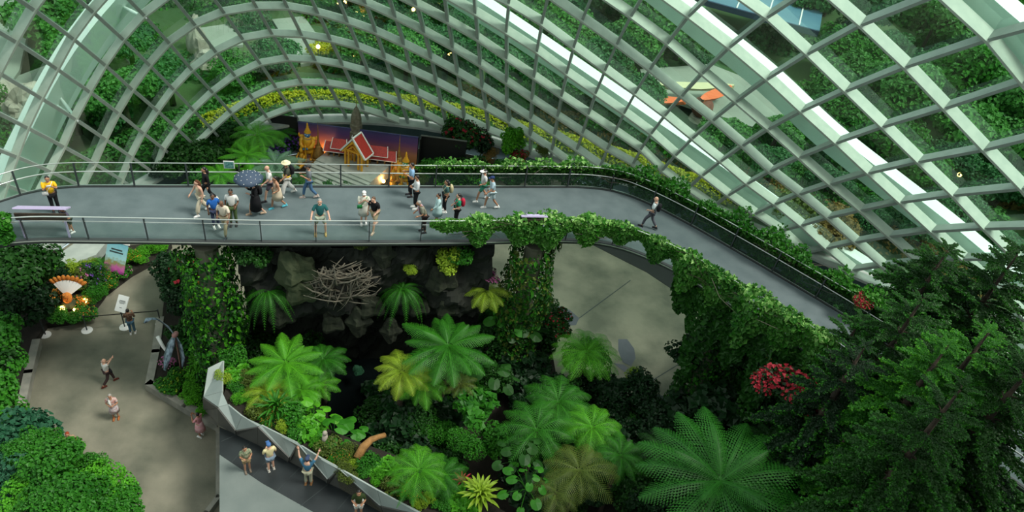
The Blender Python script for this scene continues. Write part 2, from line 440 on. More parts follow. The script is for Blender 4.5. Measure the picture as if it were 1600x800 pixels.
# ------------------------------------------------------------------ the glass dome: nodes of its lattice (metres) on one ellipsoid
GRID = {
 -13: {13: (17.98, 24.32, 28.56), 14: (20.34, 23.72, 27.53)},
 -12: {12: (13.65, 28.46, 27.23), 13: (16.33, 27.8, 26.34), 14: (18.74, 27.18, 25.3), 15: (20.73, 26.72, 24.15), 16: (22.16, 26.62, 22.92), 17: (24.02, 26.09, 21.56), 18: (27.08, 25.29, 18.67), 19: (29.4, 24.2, 16.62), 20: (31.21, 23.06, 15.16)},
 -11: {11: (9.03, 32.22, 25.55), 12: (11.84, 31.74, 24.82), 13: (14.56, 31.12, 23.93), 14: (17.11, 30.44, 22.87), 15: (19.35, 29.79, 21.7), 16: (21.06, 29.43, 20.44), 17: (23.12, 28.71, 19.03), 18: (25.74, 27.78, 16.77), 19: (27.79, 26.7, 15.17), 20: (29.48, 25.62, 13.94), 21: (30.93, 24.55, 12.93)},
 -10: {10: (4.81, 35.14, 23.72), 11: (7.49, 34.99, 23.07), 12: (10.22, 34.61, 22.31), 13: (12.92, 34.06, 21.37), 14: (15.5, 33.41, 20.27), 15: (17.94, 32.65, 19.08), 16: (19.93, 32.04, 17.79), 17: (22.11, 31.17, 16.4), 18: (24.35, 30.15, 14.78), 19: (26.21, 29.1, 13.5), 20: (27.82, 28.05, 12.42), 21: (29.28, 26.98, 11.48), 22: (30.68, 25.84, 10.64)},
 -9: {9: (1.24, 37.1, 22.04), 10: (3.67, 37.37, 21.34), 11: (6.23, 37.33, 20.59), 12: (8.88, 37.04, 19.76), 13: (11.51, 36.57, 18.77), 14: (14.02, 36.02, 17.57), 15: (16.51, 35.27, 16.29), 16: (18.76, 34.45, 15.01), 17: (20.94, 33.45, 13.78), 18: (22.92, 32.37, 12.71), 19: (24.67, 31.34, 11.61), 20: (26.25, 30.29, 10.66), 21: (27.76, 29.17, 9.83), 22: (29.25, 27.96, 9.07), 23: (30.73, 26.66, 8.33)},
 -8: {-6: (-16.65, 13.68, 24.94), 7: (-5.18, 37.93, 20.51), 8: (-1.7, 38.26, 20.69), 9: (0.49, 38.88, 19.88), 10: (2.8, 39.23, 19.03), 11: (5.26, 39.28, 18.16), 12: (7.82, 39.05, 17.23), 13: (10.43, 38.59, 16.22), 14: (12.89, 38.08, 14.95), 15: (15.24, 37.37, 13.69), 16: (17.45, 36.5, 12.54), 17: (19.53, 35.51, 11.48), 18: (21.45, 34.43, 10.56), 19: (23.19, 33.38, 9.61), 20: (24.81, 32.26, 8.86), 21: (26.38, 31.07, 8.16), 22: (27.94, 29.8, 7.47), 23: (29.49, 28.45, 6.77), 24: (31.02, 27.04, 6.05)},
 -7: {-10: (-21.95, 17.26, 16.42), -9: (-20.15, 15.69, 19.83), -8: (-19.37, 16.04, 21.04), -7: (-18.61, 16.32, 22.13), -6: (-17.81, 16.81, 23.16), -5: (-16.91, 17.24, 24.24), 5: (-9.15, 35.99, 20.96), 6: (-7.48, 38.45, 19.12), 7: (-5.19, 39.34, 18.79), 8: (-2.17, 39.78, 18.71), 9: (-0.04, 40.39, 17.8), 10: (2.2, 40.76, 16.83), 11: (4.54, 40.86, 15.84), 12: (6.98, 40.71, 14.77), 13: (9.52, 40.29, 13.66), 14: (11.91, 39.71, 12.53), 15: (14.13, 39.02, 11.37), 16: (16.3, 38.13, 10.34), 17: (18.26, 37.17, 9.41), 18: (20.12, 36.12, 8.6), 19: (21.87, 35.03, 7.84), 20: (23.51, 33.89, 7.21), 21: (25.13, 32.68, 6.55), 22: (26.73, 31.4, 5.88), 23: (28.31, 30.06, 5.2), 24: (29.86, 28.66, 4.5), 25: (31.38, 27.2, 3.78)},
 -6: {-11: (-23.6, 20.01, 12.24), -10: (-22.63, 19.7, 14.62), -9: (-21.19, 18.63, 17.7), -8: (-20.41, 19.03, 18.98), -7: (-19.64, 19.36, 20.14), -6: (-18.82, 19.84, 21.25), -5: (-17.91, 20.28, 22.37), -4: (-16.94, 20.73, 23.44), 3: (-11.39, 33.94, 21.45), 4: (-10.71, 35.72, 20.3), 5: (-9.1, 37.7, 19.2), 6: (-7.23, 39.76, 17.58), 7: (-5.15, 40.65, 17.02), 8: (-2.51, 41.13, 16.72), 9: (-0.39, 41.69, 15.75), 10: (1.82, 42.03, 14.71), 11: (4.12, 42.09, 13.67), 12: (6.49, 41.93, 12.58), 13: (8.84, 41.6, 11.33), 14: (11.09, 41.02, 10.27), 15: (13.21, 40.29, 9.31), 16: (15.27, 39.44, 8.34), 17: (17.19, 38.49, 7.52), 18: (19.02, 37.45, 6.82), 19: (20.72, 36.4, 6.13), 20: (22.34, 35.29, 5.52), 21: (23.95, 34.11, 4.9), 22: (25.54, 32.87, 4.26), 23: (27.11, 31.56, 3.61), 24: (28.66, 30.18, 2.95), 25: (30.19, 28.75, 2.28)},
 -5: {-12: (-24.57, 21.71, 8.98), -11: (-23.97, 22.04, 10.69), -10: (-23.18, 22.05, 12.75), -9: (-22.05, 21.45, 15.43), -8: (-21.28, 21.89, 16.78), -7: (-20.51, 22.28, 18.01), -6: (-19.66, 22.75, 19.19), -5: (-18.76, 23.22, 20.35), -4: (-17.81, 23.72, 21.42), -3: (-16.82, 24.32, 22.38), -2: (-16.54, 27.74, 21.09), -1: (-15.45, 29.71, 21.09), 0: (-14.46, 31.02, 21.2), 1: (-13.72, 33.02, 20.38), 2: (-12.43, 34.12, 20.53), 3: (-11.48, 35.9, 19.6), 4: (-10.62, 37.62, 18.39), 5: (-8.97, 39.29, 17.38), 6: (-6.99, 40.98, 15.96), 7: (-5.06, 41.86, 15.2), 8: (-2.73, 42.36, 14.67), 9: (-0.64, 42.86, 13.66), 10: (1.54, 43.16, 12.52), 11: (3.81, 43.18, 11.43), 12: (6.06, 42.98, 10.35), 13: (8.28, 42.59, 9.24), 14: (10.41, 41.99, 8.34), 15: (12.45, 41.28, 7.41), 16: (14.35, 40.52, 6.46), 17: (16.23, 39.54, 5.86), 18: (18, 38.55, 5.23), 19: (19.69, 37.52, 4.57), 20: (21.29, 36.45, 4), 21: (22.88, 35.31, 3.42), 22: (24.45, 34.1, 2.82), 23: (26.01, 32.83, 2.22), 24: (27.54, 31.49, 1.61), 25: (29.06, 30.1, 0.99)},
 -4: {-13: (-25.25, 23.09, 5.84), -12: (-24.79, 23.59, 7.43), -11: (-24.25, 24.04, 9.03), -10: (-23.59, 24.31, 10.8), -9: (-22.71, 24.14, 13.06), -8: (-21.96, 24.62, 14.47), -7: (-21.19, 25.06, 15.75), -6: (-20.34, 25.53, 17.02), -5: (-19.45, 26.03, 18.18), -4: (-18.51, 26.59, 19.25), -3: (-17.52, 27.24, 20.2), -2: (-16.91, 29.99, 19.31), -1: (-15.76, 31.81, 19.32), 0: (-14.72, 33.12, 19.37), 1: (-13.84, 34.96, 18.59), 2: (-12.59, 36.11, 18.55), 3: (-11.48, 37.74, 17.66), 4: (-10.42, 39.34, 16.45), 5: (-8.78, 40.75, 15.48), 6: (-6.79, 42.11, 14.25), 7: (-4.93, 42.95, 13.33), 8: (-2.84, 43.48, 12.55), 9: (-0.76, 43.87, 11.56), 10: (1.39, 44.12, 10.34), 11: (3.56, 44.09, 9.24), 12: (5.69, 43.83, 8.26), 13: (7.79, 43.38, 7.35), 14: (9.78, 42.83, 6.44), 15: (11.77, 42.1, 5.63), 16: (13.61, 41.32, 4.85), 17: (15.41, 40.39, 4.34), 18: (17.12, 39.44, 3.77), 19: (18.76, 38.46, 3.11), 20: (20.34, 37.42, 2.61), 21: (21.9, 36.31, 2.11), 22: (23.45, 35.14, 1.6), 23: (24.98, 33.91, 1.08), 24: (26.5, 32.61, 0.55), 25: (28, 31.26, 0.02)},
 -3: {-14: (-25.72, 24.3, 2.55), -13: (-25.36, 24.9, 4.15), -12: (-24.92, 25.47, 5.7), -11: (-24.43, 26, 7.23), -10: (-23.86, 26.45, 8.8), -9: (-23.17, 26.68, 10.6), -8: (-22.44, 27.2, 12.04), -7: (-21.68, 27.69, 13.38), -6: (-20.84, 28.15, 14.72), -5: (-19.96, 28.7, 15.89), -4: (-19.03, 29.28, 16.97), -3: (-18.02, 29.97, 17.92), -2: (-17.16, 32.12, 17.46), -1: (-15.97, 33.8, 17.47), 0: (-14.88, 35.1, 17.45), 1: (-13.88, 36.78, 16.71), 2: (-12.64, 37.98, 16.47), 3: (-11.39, 39.43, 15.65), 4: (-10.13, 40.87, 14.5), 5: (-8.52, 42.08, 13.53), 6: (-6.59, 43.16, 12.44), 7: (-4.75, 43.92, 11.41), 8: (-2.81, 44.46, 10.38), 9: (-0.77, 44.76, 9.36), 10: (1.31, 44.9, 8.2), 11: (3.37, 44.78, 7.26), 12: (5.42, 44.46, 6.42), 13: (7.4, 44, 5.6), 14: (9.24, 43.49, 4.65), 15: (11.16, 42.76, 3.98), 16: (12.96, 41.97, 3.34), 17: (14.73, 41.07, 2.9), 18: (16.37, 40.13, 2.62), 19: (17.96, 39.19, 1.97), 20: (19.38, 38.32, 1.22), 21: (20.89, 37.28, 0.68), 22: (22.43, 36.14, 0.21), 23: (23.96, 34.93, -0.24), 24: (25.47, 33.67, -0.68)},
 -2: {-15: (-25.97, 25.03, -0.4), -14: (-25.69, 25.82, 1.04), -13: (-25.36, 26.56, 2.48), -12: (-24.96, 27.25, 3.91), -11: (-24.5, 27.89, 5.33), -10: (-23.98, 28.48, 6.73), -9: (-23.41, 29.02, 8.13), -8: (-22.74, 29.6, 9.52), -7: (-21.99, 30.15, 10.9), -6: (-21.16, 30.61, 12.32), -5: (-20.3, 31.16, 13.52), -4: (-19.35, 31.73, 14.66), -3: (-18.33, 32.46, 15.61), -2: (-17.31, 34.12, 15.52), -1: (-16.09, 35.66, 15.54), 0: (-14.94, 36.94, 15.46), 1: (-13.83, 38.46, 14.77), 2: (-12.56, 39.7, 14.32), 3: (-11.22, 40.97, 13.56), 4: (-9.79, 42.22, 12.51), 5: (-8.19, 43.27, 11.52), 6: (-6.37, 44.13, 10.5), 7: (-4.52, 44.78, 9.45), 8: (-2.61, 45.26, 8.28), 9: (-0.69, 45.48, 7.25), 10: (1.29, 45.5, 6.25), 11: (3.26, 45.31, 5.42), 12: (5.21, 44.94, 4.7), 13: (7.1, 44.46, 4.03), 14: (8.79, 43.99, 3.04), 15: (10.64, 43.29, 2.41), 16: (12.47, 42.46, 1.95), 17: (14.29, 41.51, 1.71), 18: (15.89, 40.6, 1.44), 19: (17.41, 39.71, 0.9), 20: (18.41, 39.16, -0.18), 21: (19.79, 38.25, -0.86)},
 -1: {-15: (-25.87, 26.08, -1.31), -14: (-25.59, 27.03, -0.11), -13: (-25.26, 27.93, 1.08), -12: (-24.88, 28.79, 2.27), -11: (-24.45, 29.61, 3.45), -10: (-23.96, 30.38, 4.62), -9: (-23.42, 31.1, 5.79), -8: (-22.79, 31.64, 7.23), -7: (-22.08, 32.22, 8.62), -6: (-21.3, 32.74, 9.97), -5: (-20.44, 33.28, 11.25), -4: (-19.5, 33.88, 12.4), -3: (-18.46, 34.68, 13.3), -2: (-17.35, 35.99, 13.51), -1: (-16.1, 37.38, 13.55), 0: (-14.89, 38.64, 13.39), 1: (-13.68, 40.01, 12.76), 2: (-12.36, 41.24, 12.14), 3: (-10.95, 42.35, 11.41), 4: (-9.42, 43.41, 10.47), 5: (-7.79, 44.31, 9.46), 6: (-6.04, 45.03, 8.43), 7: (-4.25, 45.54, 7.4), 8: (-2.43, 45.87, 6.34), 9: (-0.59, 46, 5.36), 10: (1.31, 45.93, 4.49), 11: (3.18, 45.7, 3.73), 12: (5.04, 45.33, 3.06), 13: (6.92, 44.78, 2.66), 14: (8.6, 44.28, 1.75), 15: (10.13, 43.75, 0.82), 16: (11.98, 42.89, 0.57), 17: (13.85, 41.91, 0.51), 18: (15.51, 40.97, 0.3), 19: (17.02, 40.08, -0.14), 20: (17.44, 39.92, -1.58)},
 0: {-14: (-25.41, 28.44, -1.72), -13: (-25.07, 29.48, -0.74), -12: (-24.69, 30.46, 0.26), -11: (-24.26, 31.37, 1.3), -10: (-23.78, 32.21, 2.4), -9: (-23.26, 32.93, 3.6), -8: (-22.69, 33.48, 4.95), -7: (-22, 34.05, 6.4), -6: (-21.29, 34.59, 7.67), -5: (-20.43, 35.19, 8.95), -4: (-19.51, 35.8, 10.11), -3: (-18.43, 36.67, 10.96), -2: (-17.28, 37.72, 11.43), -1: (-16.01, 38.97, 11.49), 0: (-14.75, 40.18, 11.26), 1: (-13.45, 41.42, 10.69), 2: (-12.06, 42.57, 9.97), 3: (-10.6, 43.58, 9.2), 4: (-9.03, 44.47, 8.3), 5: (-7.39, 45.19, 7.37), 6: (-5.68, 45.74, 6.43), 7: (-3.98, 46.11, 5.52), 8: (-2.23, 46.32, 4.59), 9: (-0.45, 46.36, 3.72), 10: (1.35, 46.25, 2.93), 11: (3.08, 46.01, 2.21), 12: (4.9, 45.62, 1.49), 13: (6.75, 45.05, 1.28), 14: (8.48, 44.49, 0.56), 15: (9.63, 44.14, -0.77), 16: (11.5, 43.27, -0.82), 17: (13.42, 42.27, -0.69), 18: (15.15, 41.29, -0.8), 19: (16.71, 40.36, -1.15)},
 1: {-13: (-24.62, 31.45, -3.4), -12: (-24.21, 32.53, -2.55), -11: (-23.85, 33.24, -1.19), -10: (-23.43, 33.9, 0.17), -9: (-22.96, 34.5, 1.52), -8: (-22.44, 35.05, 2.87), -7: (-21.79, 35.64, 4.25), -6: (-21.07, 36.27, 5.49), -5: (-20.27, 36.87, 6.7), -4: (-19.38, 37.52, 7.77), -3: (-18.28, 38.35, 8.69), -2: (-17.09, 39.29, 9.29), -1: (-15.82, 40.41, 9.37), 0: (-14.5, 41.57, 9.06), 1: (-13.12, 42.67, 8.56), 2: (-11.69, 43.66, 7.94), 3: (-10.22, 44.55, 7.11), 4: (-8.65, 45.31, 6.2), 5: (-7.03, 45.88, 5.39), 6: (-5.35, 46.29, 4.54), 7: (-3.6, 46.53, 3.8), 8: (-1.87, 46.63, 3.06), 9: (-0.27, 46.61, 2.26), 10: (1.41, 46.47, 1.51), 11: (3.09, 46.21, 0.75), 12: (4.86, 45.82, -0.01), 13: (6.59, 45.27, -0.1), 14: (8.34, 44.66, -0.61), 15: (9.13, 44.45, -2.36), 16: (11.02, 43.59, -2.22), 17: (12.98, 42.59, -1.89), 18: (14.79, 41.57, -1.86)},
 2: {-11: (-23.33, 34.7, -3.44), -10: (-22.98, 35.3, -1.97), -9: (-22.55, 35.89, -0.56), -8: (-22.05, 36.44, 0.88), -7: (-21.48, 36.91, 2.46), -6: (-20.79, 37.56, 3.61), -5: (-20, 38.25, 4.65), -4: (-19.07, 39, 5.64), -3: (-17.98, 39.8, 6.56), -2: (-16.76, 40.7, 7.17), -1: (-15.47, 41.72, 7.26), 0: (-14.12, 42.77, 6.95), 1: (-12.7, 43.75, 6.45), 2: (-11.26, 44.6, 5.84), 3: (-9.77, 45.34, 5.11), 4: (-8.23, 45.95, 4.29), 5: (-6.65, 46.4, 3.51), 6: (-5.01, 46.74, 2.62), 7: (-3.24, 46.9, 1.87), 8: (-1.5, 46.86, 1.52), 9: (-0.07, 46.81, 0.8), 10: (1.48, 46.64, 0.09), 11: (3.13, 46.35, -0.67), 12: (4.86, 45.94, -1.45), 13: (6.44, 45.44, -1.48), 14: (8.15, 44.82, -1.82)},
 3: {-9: (-22.01, 37.14, -2.66), -8: (-21.55, 37.69, -1.12), -7: (-21.07, 38.06, 0.67), -6: (-20.43, 38.66, 1.83), -5: (-19.61, 39.45, 2.71), -4: (-18.65, 40.23, 3.69), -3: (-17.56, 41.04, 4.52), -2: (-16.37, 41.89, 5.07), -1: (-15.05, 42.82, 5.2), 0: (-13.68, 43.74, 4.96), 1: (-12.24, 44.6, 4.51), 2: (-10.78, 45.33, 3.93), 3: (-9.31, 45.94, 3.27), 4: (-7.78, 46.43, 2.52), 5: (-6.19, 46.81, 1.68), 6: (-4.55, 47.06, 0.77), 7: (-2.81, 47.15, -0.04), 8: (-1.1, 47.03, -0.03), 9: (0.14, 46.94, -0.67), 10: (1.57, 46.75, -1.33), 11: (3.16, 46.44, -2.07), 12: (4.86, 46.01, -2.85), 13: (6.3, 45.55, -2.86)},
 4: {-7: (-20.58, 39.09, -1.13), -6: (-20, 39.64, 0.03), -5: (-19.18, 40.41, 0.94), -4: (-18.22, 41.19, 1.91), -3: (-17.13, 42, 2.69), -2: (-15.87, 42.86, 3.16), -1: (-14.55, 43.71, 3.29), 0: (-13.15, 44.54, 3.09), 1: (-11.72, 45.29, 2.64), 2: (-10.28, 45.92, 2.05), 3: (-8.78, 46.43, 1.41), 4: (-7.28, 46.82, 0.73), 5: (-5.69, 47.11, -0.15), 6: (-4.04, 47.27, -1.07), 7: (-2.3, 47.28, -1.93), 8: (-0.67, 47.12, -1.58), 9: (0.37, 47.01, -2.14), 10: (1.67, 46.81, -2.76)},
 5: {-6: (-19.56, 40.42, -1.67), -5: (-18.74, 41.19, -0.73), -4: (-17.75, 42, 0.18), -3: (-16.62, 42.83, 0.85), -2: (-15.3, 43.71, 1.23), -1: (-13.99, 44.48, 1.36), 0: (-12.56, 45.21, 1.21), 1: (-11.14, 45.86, 0.76), 2: (-9.73, 46.38, 0.16), 3: (-8.22, 46.81, -0.47), 4: (-6.74, 47.1, -1.06), 5: (-5.14, 47.3, -1.99), 8: (-0.23, 47.13, -3.13)},
 6: {-4: (-17.23, 42.69, -1.55), -3: (-16.03, 43.55, -1), -2: (-14.65, 44.42, -0.71), -1: (-13.35, 45.11, -0.58), 0: (-11.9, 45.76, -0.68), 1: (-10.5, 46.3, -1.13), 2: (-9.12, 46.73, -1.74), 3: (-7.61, 47.06, -2.36)},
}

ELC = np.array([15.29, -7.29, -4.18]); _er = .52
ELM = np.array([[math.cos(_er) / 34.04, math.sin(_er) / 34.04, 0], [-math.sin(_er) / 59.93, math.cos(_er) / 59.93, 0], [0, 0, 1 / 45.0]])
def ell_f(p): return float(np.linalg.norm(ELM @ (np.array(p) - ELC)))
def ell_n(p):
    g = ELM.T @ (ELM @ (np.array(p) - ELC)); return Vector(g / np.linalg.norm(g))
def zbase(x): return float(np.interp(x, [-26, -21, -17, -7, 0, 10, 20, 23], [-.3, 1.2, 2.3, 1.5, .75, 1.2, 2.4, 3.0]))
NODE = {(i, j): Vector(p) for j, row in GRID.items() for i, p in row.items()}
def above(p): return p.z - zbase(p.x)
def cut(a, b):
    da, db = above(a), above(b); return a + (b - a) * (da / (da - db))

dome = link('window_1', None); dome['kind'] = 'structure'; dome['label'] = 'curved glass dome wall of white-grey lattice bars and green-tinted panes'
GO = .50   # the lattice nodes lie on the inner faces of the bars, the glass this far outside
def sweep_bar(pts, width, depth, m, proud=0.0):
    """rectangular bar hung inwards from the glass along a chain of points"""
    V = []; F = []; n = len(pts)
    for k, p in enumerate(pts):
        t = pts[min(k + 1, n - 1)] - pts[max(k - 1, 0)]; t.normalize()
        N = ell_n(p); s = t.cross(N); s.normalize(); s *= width / 2
        dk = float(np.interp(p.x, [-20, -8], [.55, 1.0])); a = p + N * (GO + .03); b = p + N * (GO - depth * dk - proud)
        V += [a - s, a + s, b + s, b - s]
    for k in range(n - 1):
        o = 4 * k
        for q in range(4): F.append((o + q, o + (q + 1) % 4, o + 4 + (q + 1) % 4, o + 4 + q))
    F += [(3, 2, 1, 0), (4 * n - 4, 4 * n - 3, 4 * n - 2, 4 * n - 1)]
    link('glazing_bar', newmesh('glazing_bar', V, F, [m]), dome)
def chains(keys):
    out = []; cur = []
    for k in keys:
        if k in NODE: cur.append(NODE[k])
        else:
            if len(cur) > 1: out.append(cur)
            cur = []
    if len(cur) > 1: out.append(cur)
    res = []
    for c in out:
        cc = []
        for a, b in zip(c, c[1:]):
            ia, ib = above(a) > 0, above(b) > 0
            if ia and not cc: cc.append(a)
            if ia and ib: cc.append(b)
            elif ia and not ib: cc.append(cut(a, b)); res.append(cc); cc = []
            elif ib and not ia: cc = [cut(a, b), b]
        if len(cc) > 1: res.append(cc)
    return res
IS = sorted({k[0] for k in NODE}); JS = sorted({k[1] for k in NODE})
for i in IS:
    for c in chains([(i, j) for j in JS]): sweep_bar(c, .16, .55, M_finA, .012)
for j in JS:
    for c in chains([(i, j) for i in range(IS[0], IS[-1] + 1)]): sweep_bar(c, .13, .68, M_fin)
def project(p):
    v = ROT.T @ (np.array(p) - CAMP); return 800 + FPX * v[0] / v[2], 400 + FPX * v[1] / v[2]
for (i, j) in NODE:
    cs = [(i, j), (i + 1, j), (i + 1, j + 1), (i, j + 1)]
    if not all(c in NODE for c in cs): continue
    P = [NODE[c] for c in cs]; poly = []
    q = [project(p) for p in P]
    if max(a[0] for a in q) < -60 or min(a[0] for a in q) > 1660 or max(a[1] for a in q) < -60: continue
    for k in range(4):
        a, b = P[k], P[(k + 1) % 4]
        if above(a) > 0: poly.append(a)
        if (above(a) > 0) != (above(b) > 0): poly.append(cut(a, b))
    if len(poly) < 3: continue
    c = sum(poly, Vector()) / len(poly); N = ell_n(c); n = len(poly)
    V = [p + (c - p) * .02 + N * (GO + .01) for p in poly] + [p + (c - p) * .02 + N * (GO + .035) for p in poly]
    F = [tuple(range(n))[::-1], tuple(range(n, 2 * n))] + [(k, (k + 1) % n, n + (k + 1) % n, n + k) for k in range(n)]
    link('pane', newmesh('pane', V, F, [M_glass]), dome)

# base ring of the dome: ledge and dark wall
CEN = Vector((0, 14, 0))
def base_pt(a):
    d = Vector((math.cos(a), math.sin(a), 0)); lo, hi = 5.0, 60.0
    for _ in range(40):
        mid = (lo + hi) / 2; p = CEN + d * mid
        if ell_f((p.x, p.y, zbase(p.x))) < 1: lo = mid
        else: hi = mid
    p = CEN + d * lo; return Vector((p.x, p.y, zbase(p.x)))
AN = [math.radians(a) for a in range(-10, 191, 3)]
BASE = [base_pt(a) for a in AN]
def ring(name, prof, mats, label=None, mi=None):
    """prof: list of (inward offset, height rule) swept along the dome's base"""
    V = []; F = []; n = len(prof); M = []
    for a, p in zip(AN, BASE):
        d = Vector((math.cos(a), math.sin(a), 0))
        for (o, zf) in prof: q = p - d * o; V.append((q.x, q.y, zf(p.z)))
    for k in range(len(AN) - 1):
        for q in range(n - 1): F.append((k * n + q, k * n + q + 1, (k + 1) * n + q + 1, (k + 1) * n + q)); M.append(mi[q] if mi else 0)
    return struct(name, newmesh(name, V, F, mats, M), label)
ring('trim_1', [(-.75, lambda z: z - .9), (-.75, lambda z: z - .02), (.32, lambda z: z - .05), (.32, lambda z: z - .22), (.28, lambda z: z - .22)], [M_ledge], 'pale concrete ledge under the dome glass')
ring('wall_back', [(.28, lambda z: z - .20), (.28, lambda z: -.2), (-.6, lambda z: -.2), (-.6, lambda z: z - .1)], [M_wallteal], 'dark retaining wall under the dome ledge')

# ------------------------------------------------------------------ floor inside and ground outside
V = [(CEN.x, CEN.y - 8, 0)]
IN = [(p - Vector((math.cos(a), math.sin(a), 0)) * .6) for a, p in zip(AN, BASE)]
V = [(p.x, p.y, 0) for p in IN] + [(-34, -12, 0), (34, -12, 0)]
struct('floor', newmesh('floor', [(v[0], v[1], 0) for v in V] + [(v[0], v[1], -.4) for v in V], [tuple(range(len(V)))], [M_conc]), 'worn olive-grey concrete floor')
M_lawn = mat('outdoor_lawn', (.025, .085, .022), .95, (.06, .10, .03), .12, bump=.3, bscale=3)
M_path = mat('outdoor_path', (.30, .33, .28), .9, (.24, .27, .23), .3)
V = []; F = []
rings = [(.7, -.25), (2.5, -.3), (8, -.2), (25, .5), (70, 1.5), (420, 2)]
for (o, dz) in rings:
    for a, p in zip(AN, BASE):
        d = Vector((math.cos(a), math.sin(a), 0)); q = p + d * o; V.append((q.x, q.y, (p.z + dz) if o < 10 else 1.5 + dz))
n = len(AN)
for r in range(len(rings) - 1):
    for k in range(n - 1): F.append((r * n + k, r * n + k + 1, (r + 1) * n + k + 1, (r + 1) * n + k))
struct('ground', newmesh('ground', V, F, [M_lawn], smooth=True), 'grass and scrub ground outside the dome')

# ------------------------------------------------------------------ white steel arches outside the glass
def out_pt(px, py, off):
    """point on the ellipsoid pushed outwards by off, seen at px, py"""
    r = ray(px, py); lo, hi = 1.0, 150.0
    for _ in range(50):
        mid = (lo + hi) / 2; p = CAMP + r * mid
        k = ell_f(p)
        if (k - 1) * 38 < off: lo = mid
        else: hi = mid
    return Vector(CAMP + r * lo)
RIBS = [
 ('trim_2', 'broad white steel arch rising behind the glass at the far left', [(-40, 430), (-10, 350), (20, 280), (52, 215), (95, 130), (140, 60), (190, 0), (250, -60)], .9, 1.9, 1.5),
 ('trim_3', 'long white steel arch crossing behind the glass from top centre down to the right', [(640, -60), (700, -20), (790, 38), (900, 112), (1000, 181), (1100, 250), (1200, 322), (1290, 385), (1360, 430)], .8, 1.5, 1.3),
 ('trim_4', 'white steel arch behind the large panes right of centre', [(920, -95), (1010, -28), (1110, 52), (1200, 124), (1290, 208), (1380, 280), (1470, 350), (1560, 425), (1600, 455)], .8, 1.5, 1.3),
 ('trim_5', 'white steel arch crossing the top right corner', [(1370, -150), (1450, -80), (1540, 5), (1620, 75), (1700, 150)], .8, 1.5, 1.3),
]
for name, lab, px, dep, wid, off in RIBS:
    P = [out_pt(x, y, off) for x, y in px]
    Q = []
    for k in range(len(P) - 1):
        for t in (0, .25, .5, .75):
            a = P[max(k - 1, 0)]; b = P[k]; c = P[k + 1]; d = P[min(k + 2, len(P) - 1)]
            Q.append(.5 * ((2 * b) + (c - a) * t + (2 * a - 5 * b + 4 * c - d) * t * t + (3 * b - a - 3 * c + d) * t ** 3))
    Q.append(P[-1]); V = []; F = []; n = len(Q)
    for k, p in enumerate(Q):
        t = Q[min(k + 1, n - 1)] - Q[max(k - 1, 0)]; t.normalize(); N = ell_n(p); s = t.cross(N); s.normalize()
        for (u, v) in ((-.5, -.5), (.5, -.5), (.5, .5), (-.5, .5)): V.append(p + s * wid * u + N * dep * v)
        # flange lips
    for k in range(n - 1):
        for q in range(4): F.append((4 * k + q, 4 * k + (q + 1) % 4, 4 * k + 4 + (q + 1) % 4, 4 * k + 4 + q))
    rb = struct(name, newmesh(name, V, F, [M_rib]), lab)
    # inclined twin struts between the arch and the lattice
    for k in range(6, n - 4, 9):
        mb = MB(); p = Q[k]; t = (Q[k + 1] - Q[k - 1]).normalized(); N = ell_n(p); s = t.cross(N).normalized()
        foot = min(NODE.values(), key=lambda q: (q - (p - N * off + s * 1.6)).length)
        for e in (-.28, .28): mb.tube([p + t * e, (p + t * e) * .5 + foot * .5, foot + ell_n(foot) * .05], [.05, .09, .04], 6)
        link('strut', mb.mesh('strut', [M_rib], True), rb)

# ------------------------------------------------------------------ things outside the glass
GZ = 1.7
def flat_patch(name, pts, z, h, m, label):
    mb = MB(); mb.prism([tuple(at(x, y, z)[:2]) for x, y in pts], z - .3, z + h, 0)
    return struct(name, mb.mesh(name, [m]), label)
flat_patch('path', [(-40, -60), (62, -60), (50, 20), (30, 110), (-5, 160), (-60, 150)], 2.3, 0, M_path, 'pale paved yard outside the top left of the dome')
flat_patch('path', [(-30, 140), (90, 95), (95, 112), (30, 135), (-20, 175)], 2.1, 0, M_path, 'grey path curving below the yard')
flat_patch('path', [(300, 45), (370, 35), (380, 70), (330, 75)], 2.2, 0, M_path, 'small sandy clearing by the rock pillars')
flat_patch('path', [(425, 30), (475, 25), (520, 90), (470, 100)], 2.15, 0, M_path, 'grey path beyond the yellow shrub')
flat_patch('path', [(1000, 108), (1110, 100), (1200, 135), (1270, 195), (1230, 215), (1150, 190), (1080, 165), (1010, 140)], 2.2, 0, M_path, 'grey service road outside the right of the dome')
# palms of leaf are further down; orange boats, ball, court roof
M_orange = mat('orange_fabric', (.80, .16, .05), .6); M_beige = mat('beige_canvas', (.62, .58, .36), .7)
M_blueroof = mat('blue_roof', (.07, .17, .26), .4, (.10, .22, .30), .3)
def boat(px, py, z, L, rz, m, label):
    root = thing('folded_canopy', label, 'canopy', at(px, py, z), rz, None); mb = MB(); V = []; F = []
    for i in range(9):
        t = i / 8; w_ = .55 * math.sin(pi * (t * .9 + .08)) ** .7; h = .35 + .25 * abs(t - .5)
        V += [((t - .5) * L, -w_, h), ((t - .5) * L, -w_ * .5, .05), ((t - .5) * L, w_ * .5, .05), ((t - .5) * L, w_, h), ((t - .5) * L, 0, h * .45 + .2)]
    for i in range(8):
        for q in range(5): F.append((5 * i + q, 5 * i + (q + 1) % 5, 5 * i + 5 + (q + 1) % 5, 5 * i + 5 + q))
    mb.add(V, F); mb.build('hull', m, root)
boat(1118, 152, 3.2, 4.2, .9, M_orange, 'larger orange folded canopy outside the right of the dome')
boat(1036, 162, 2.8, 3.6, .25, M_orange, 'slim orange canopy left of the larger orange canopy')
boat(1088, 140, 3.0, 6.5, .35, M_beige, 'long beige canopy behind the larger orange canopy')
t = thing('round_sculpture', 'rust-red ball standing by the road outside the dome', 'sculpture', at(1092, 184, 1.8))
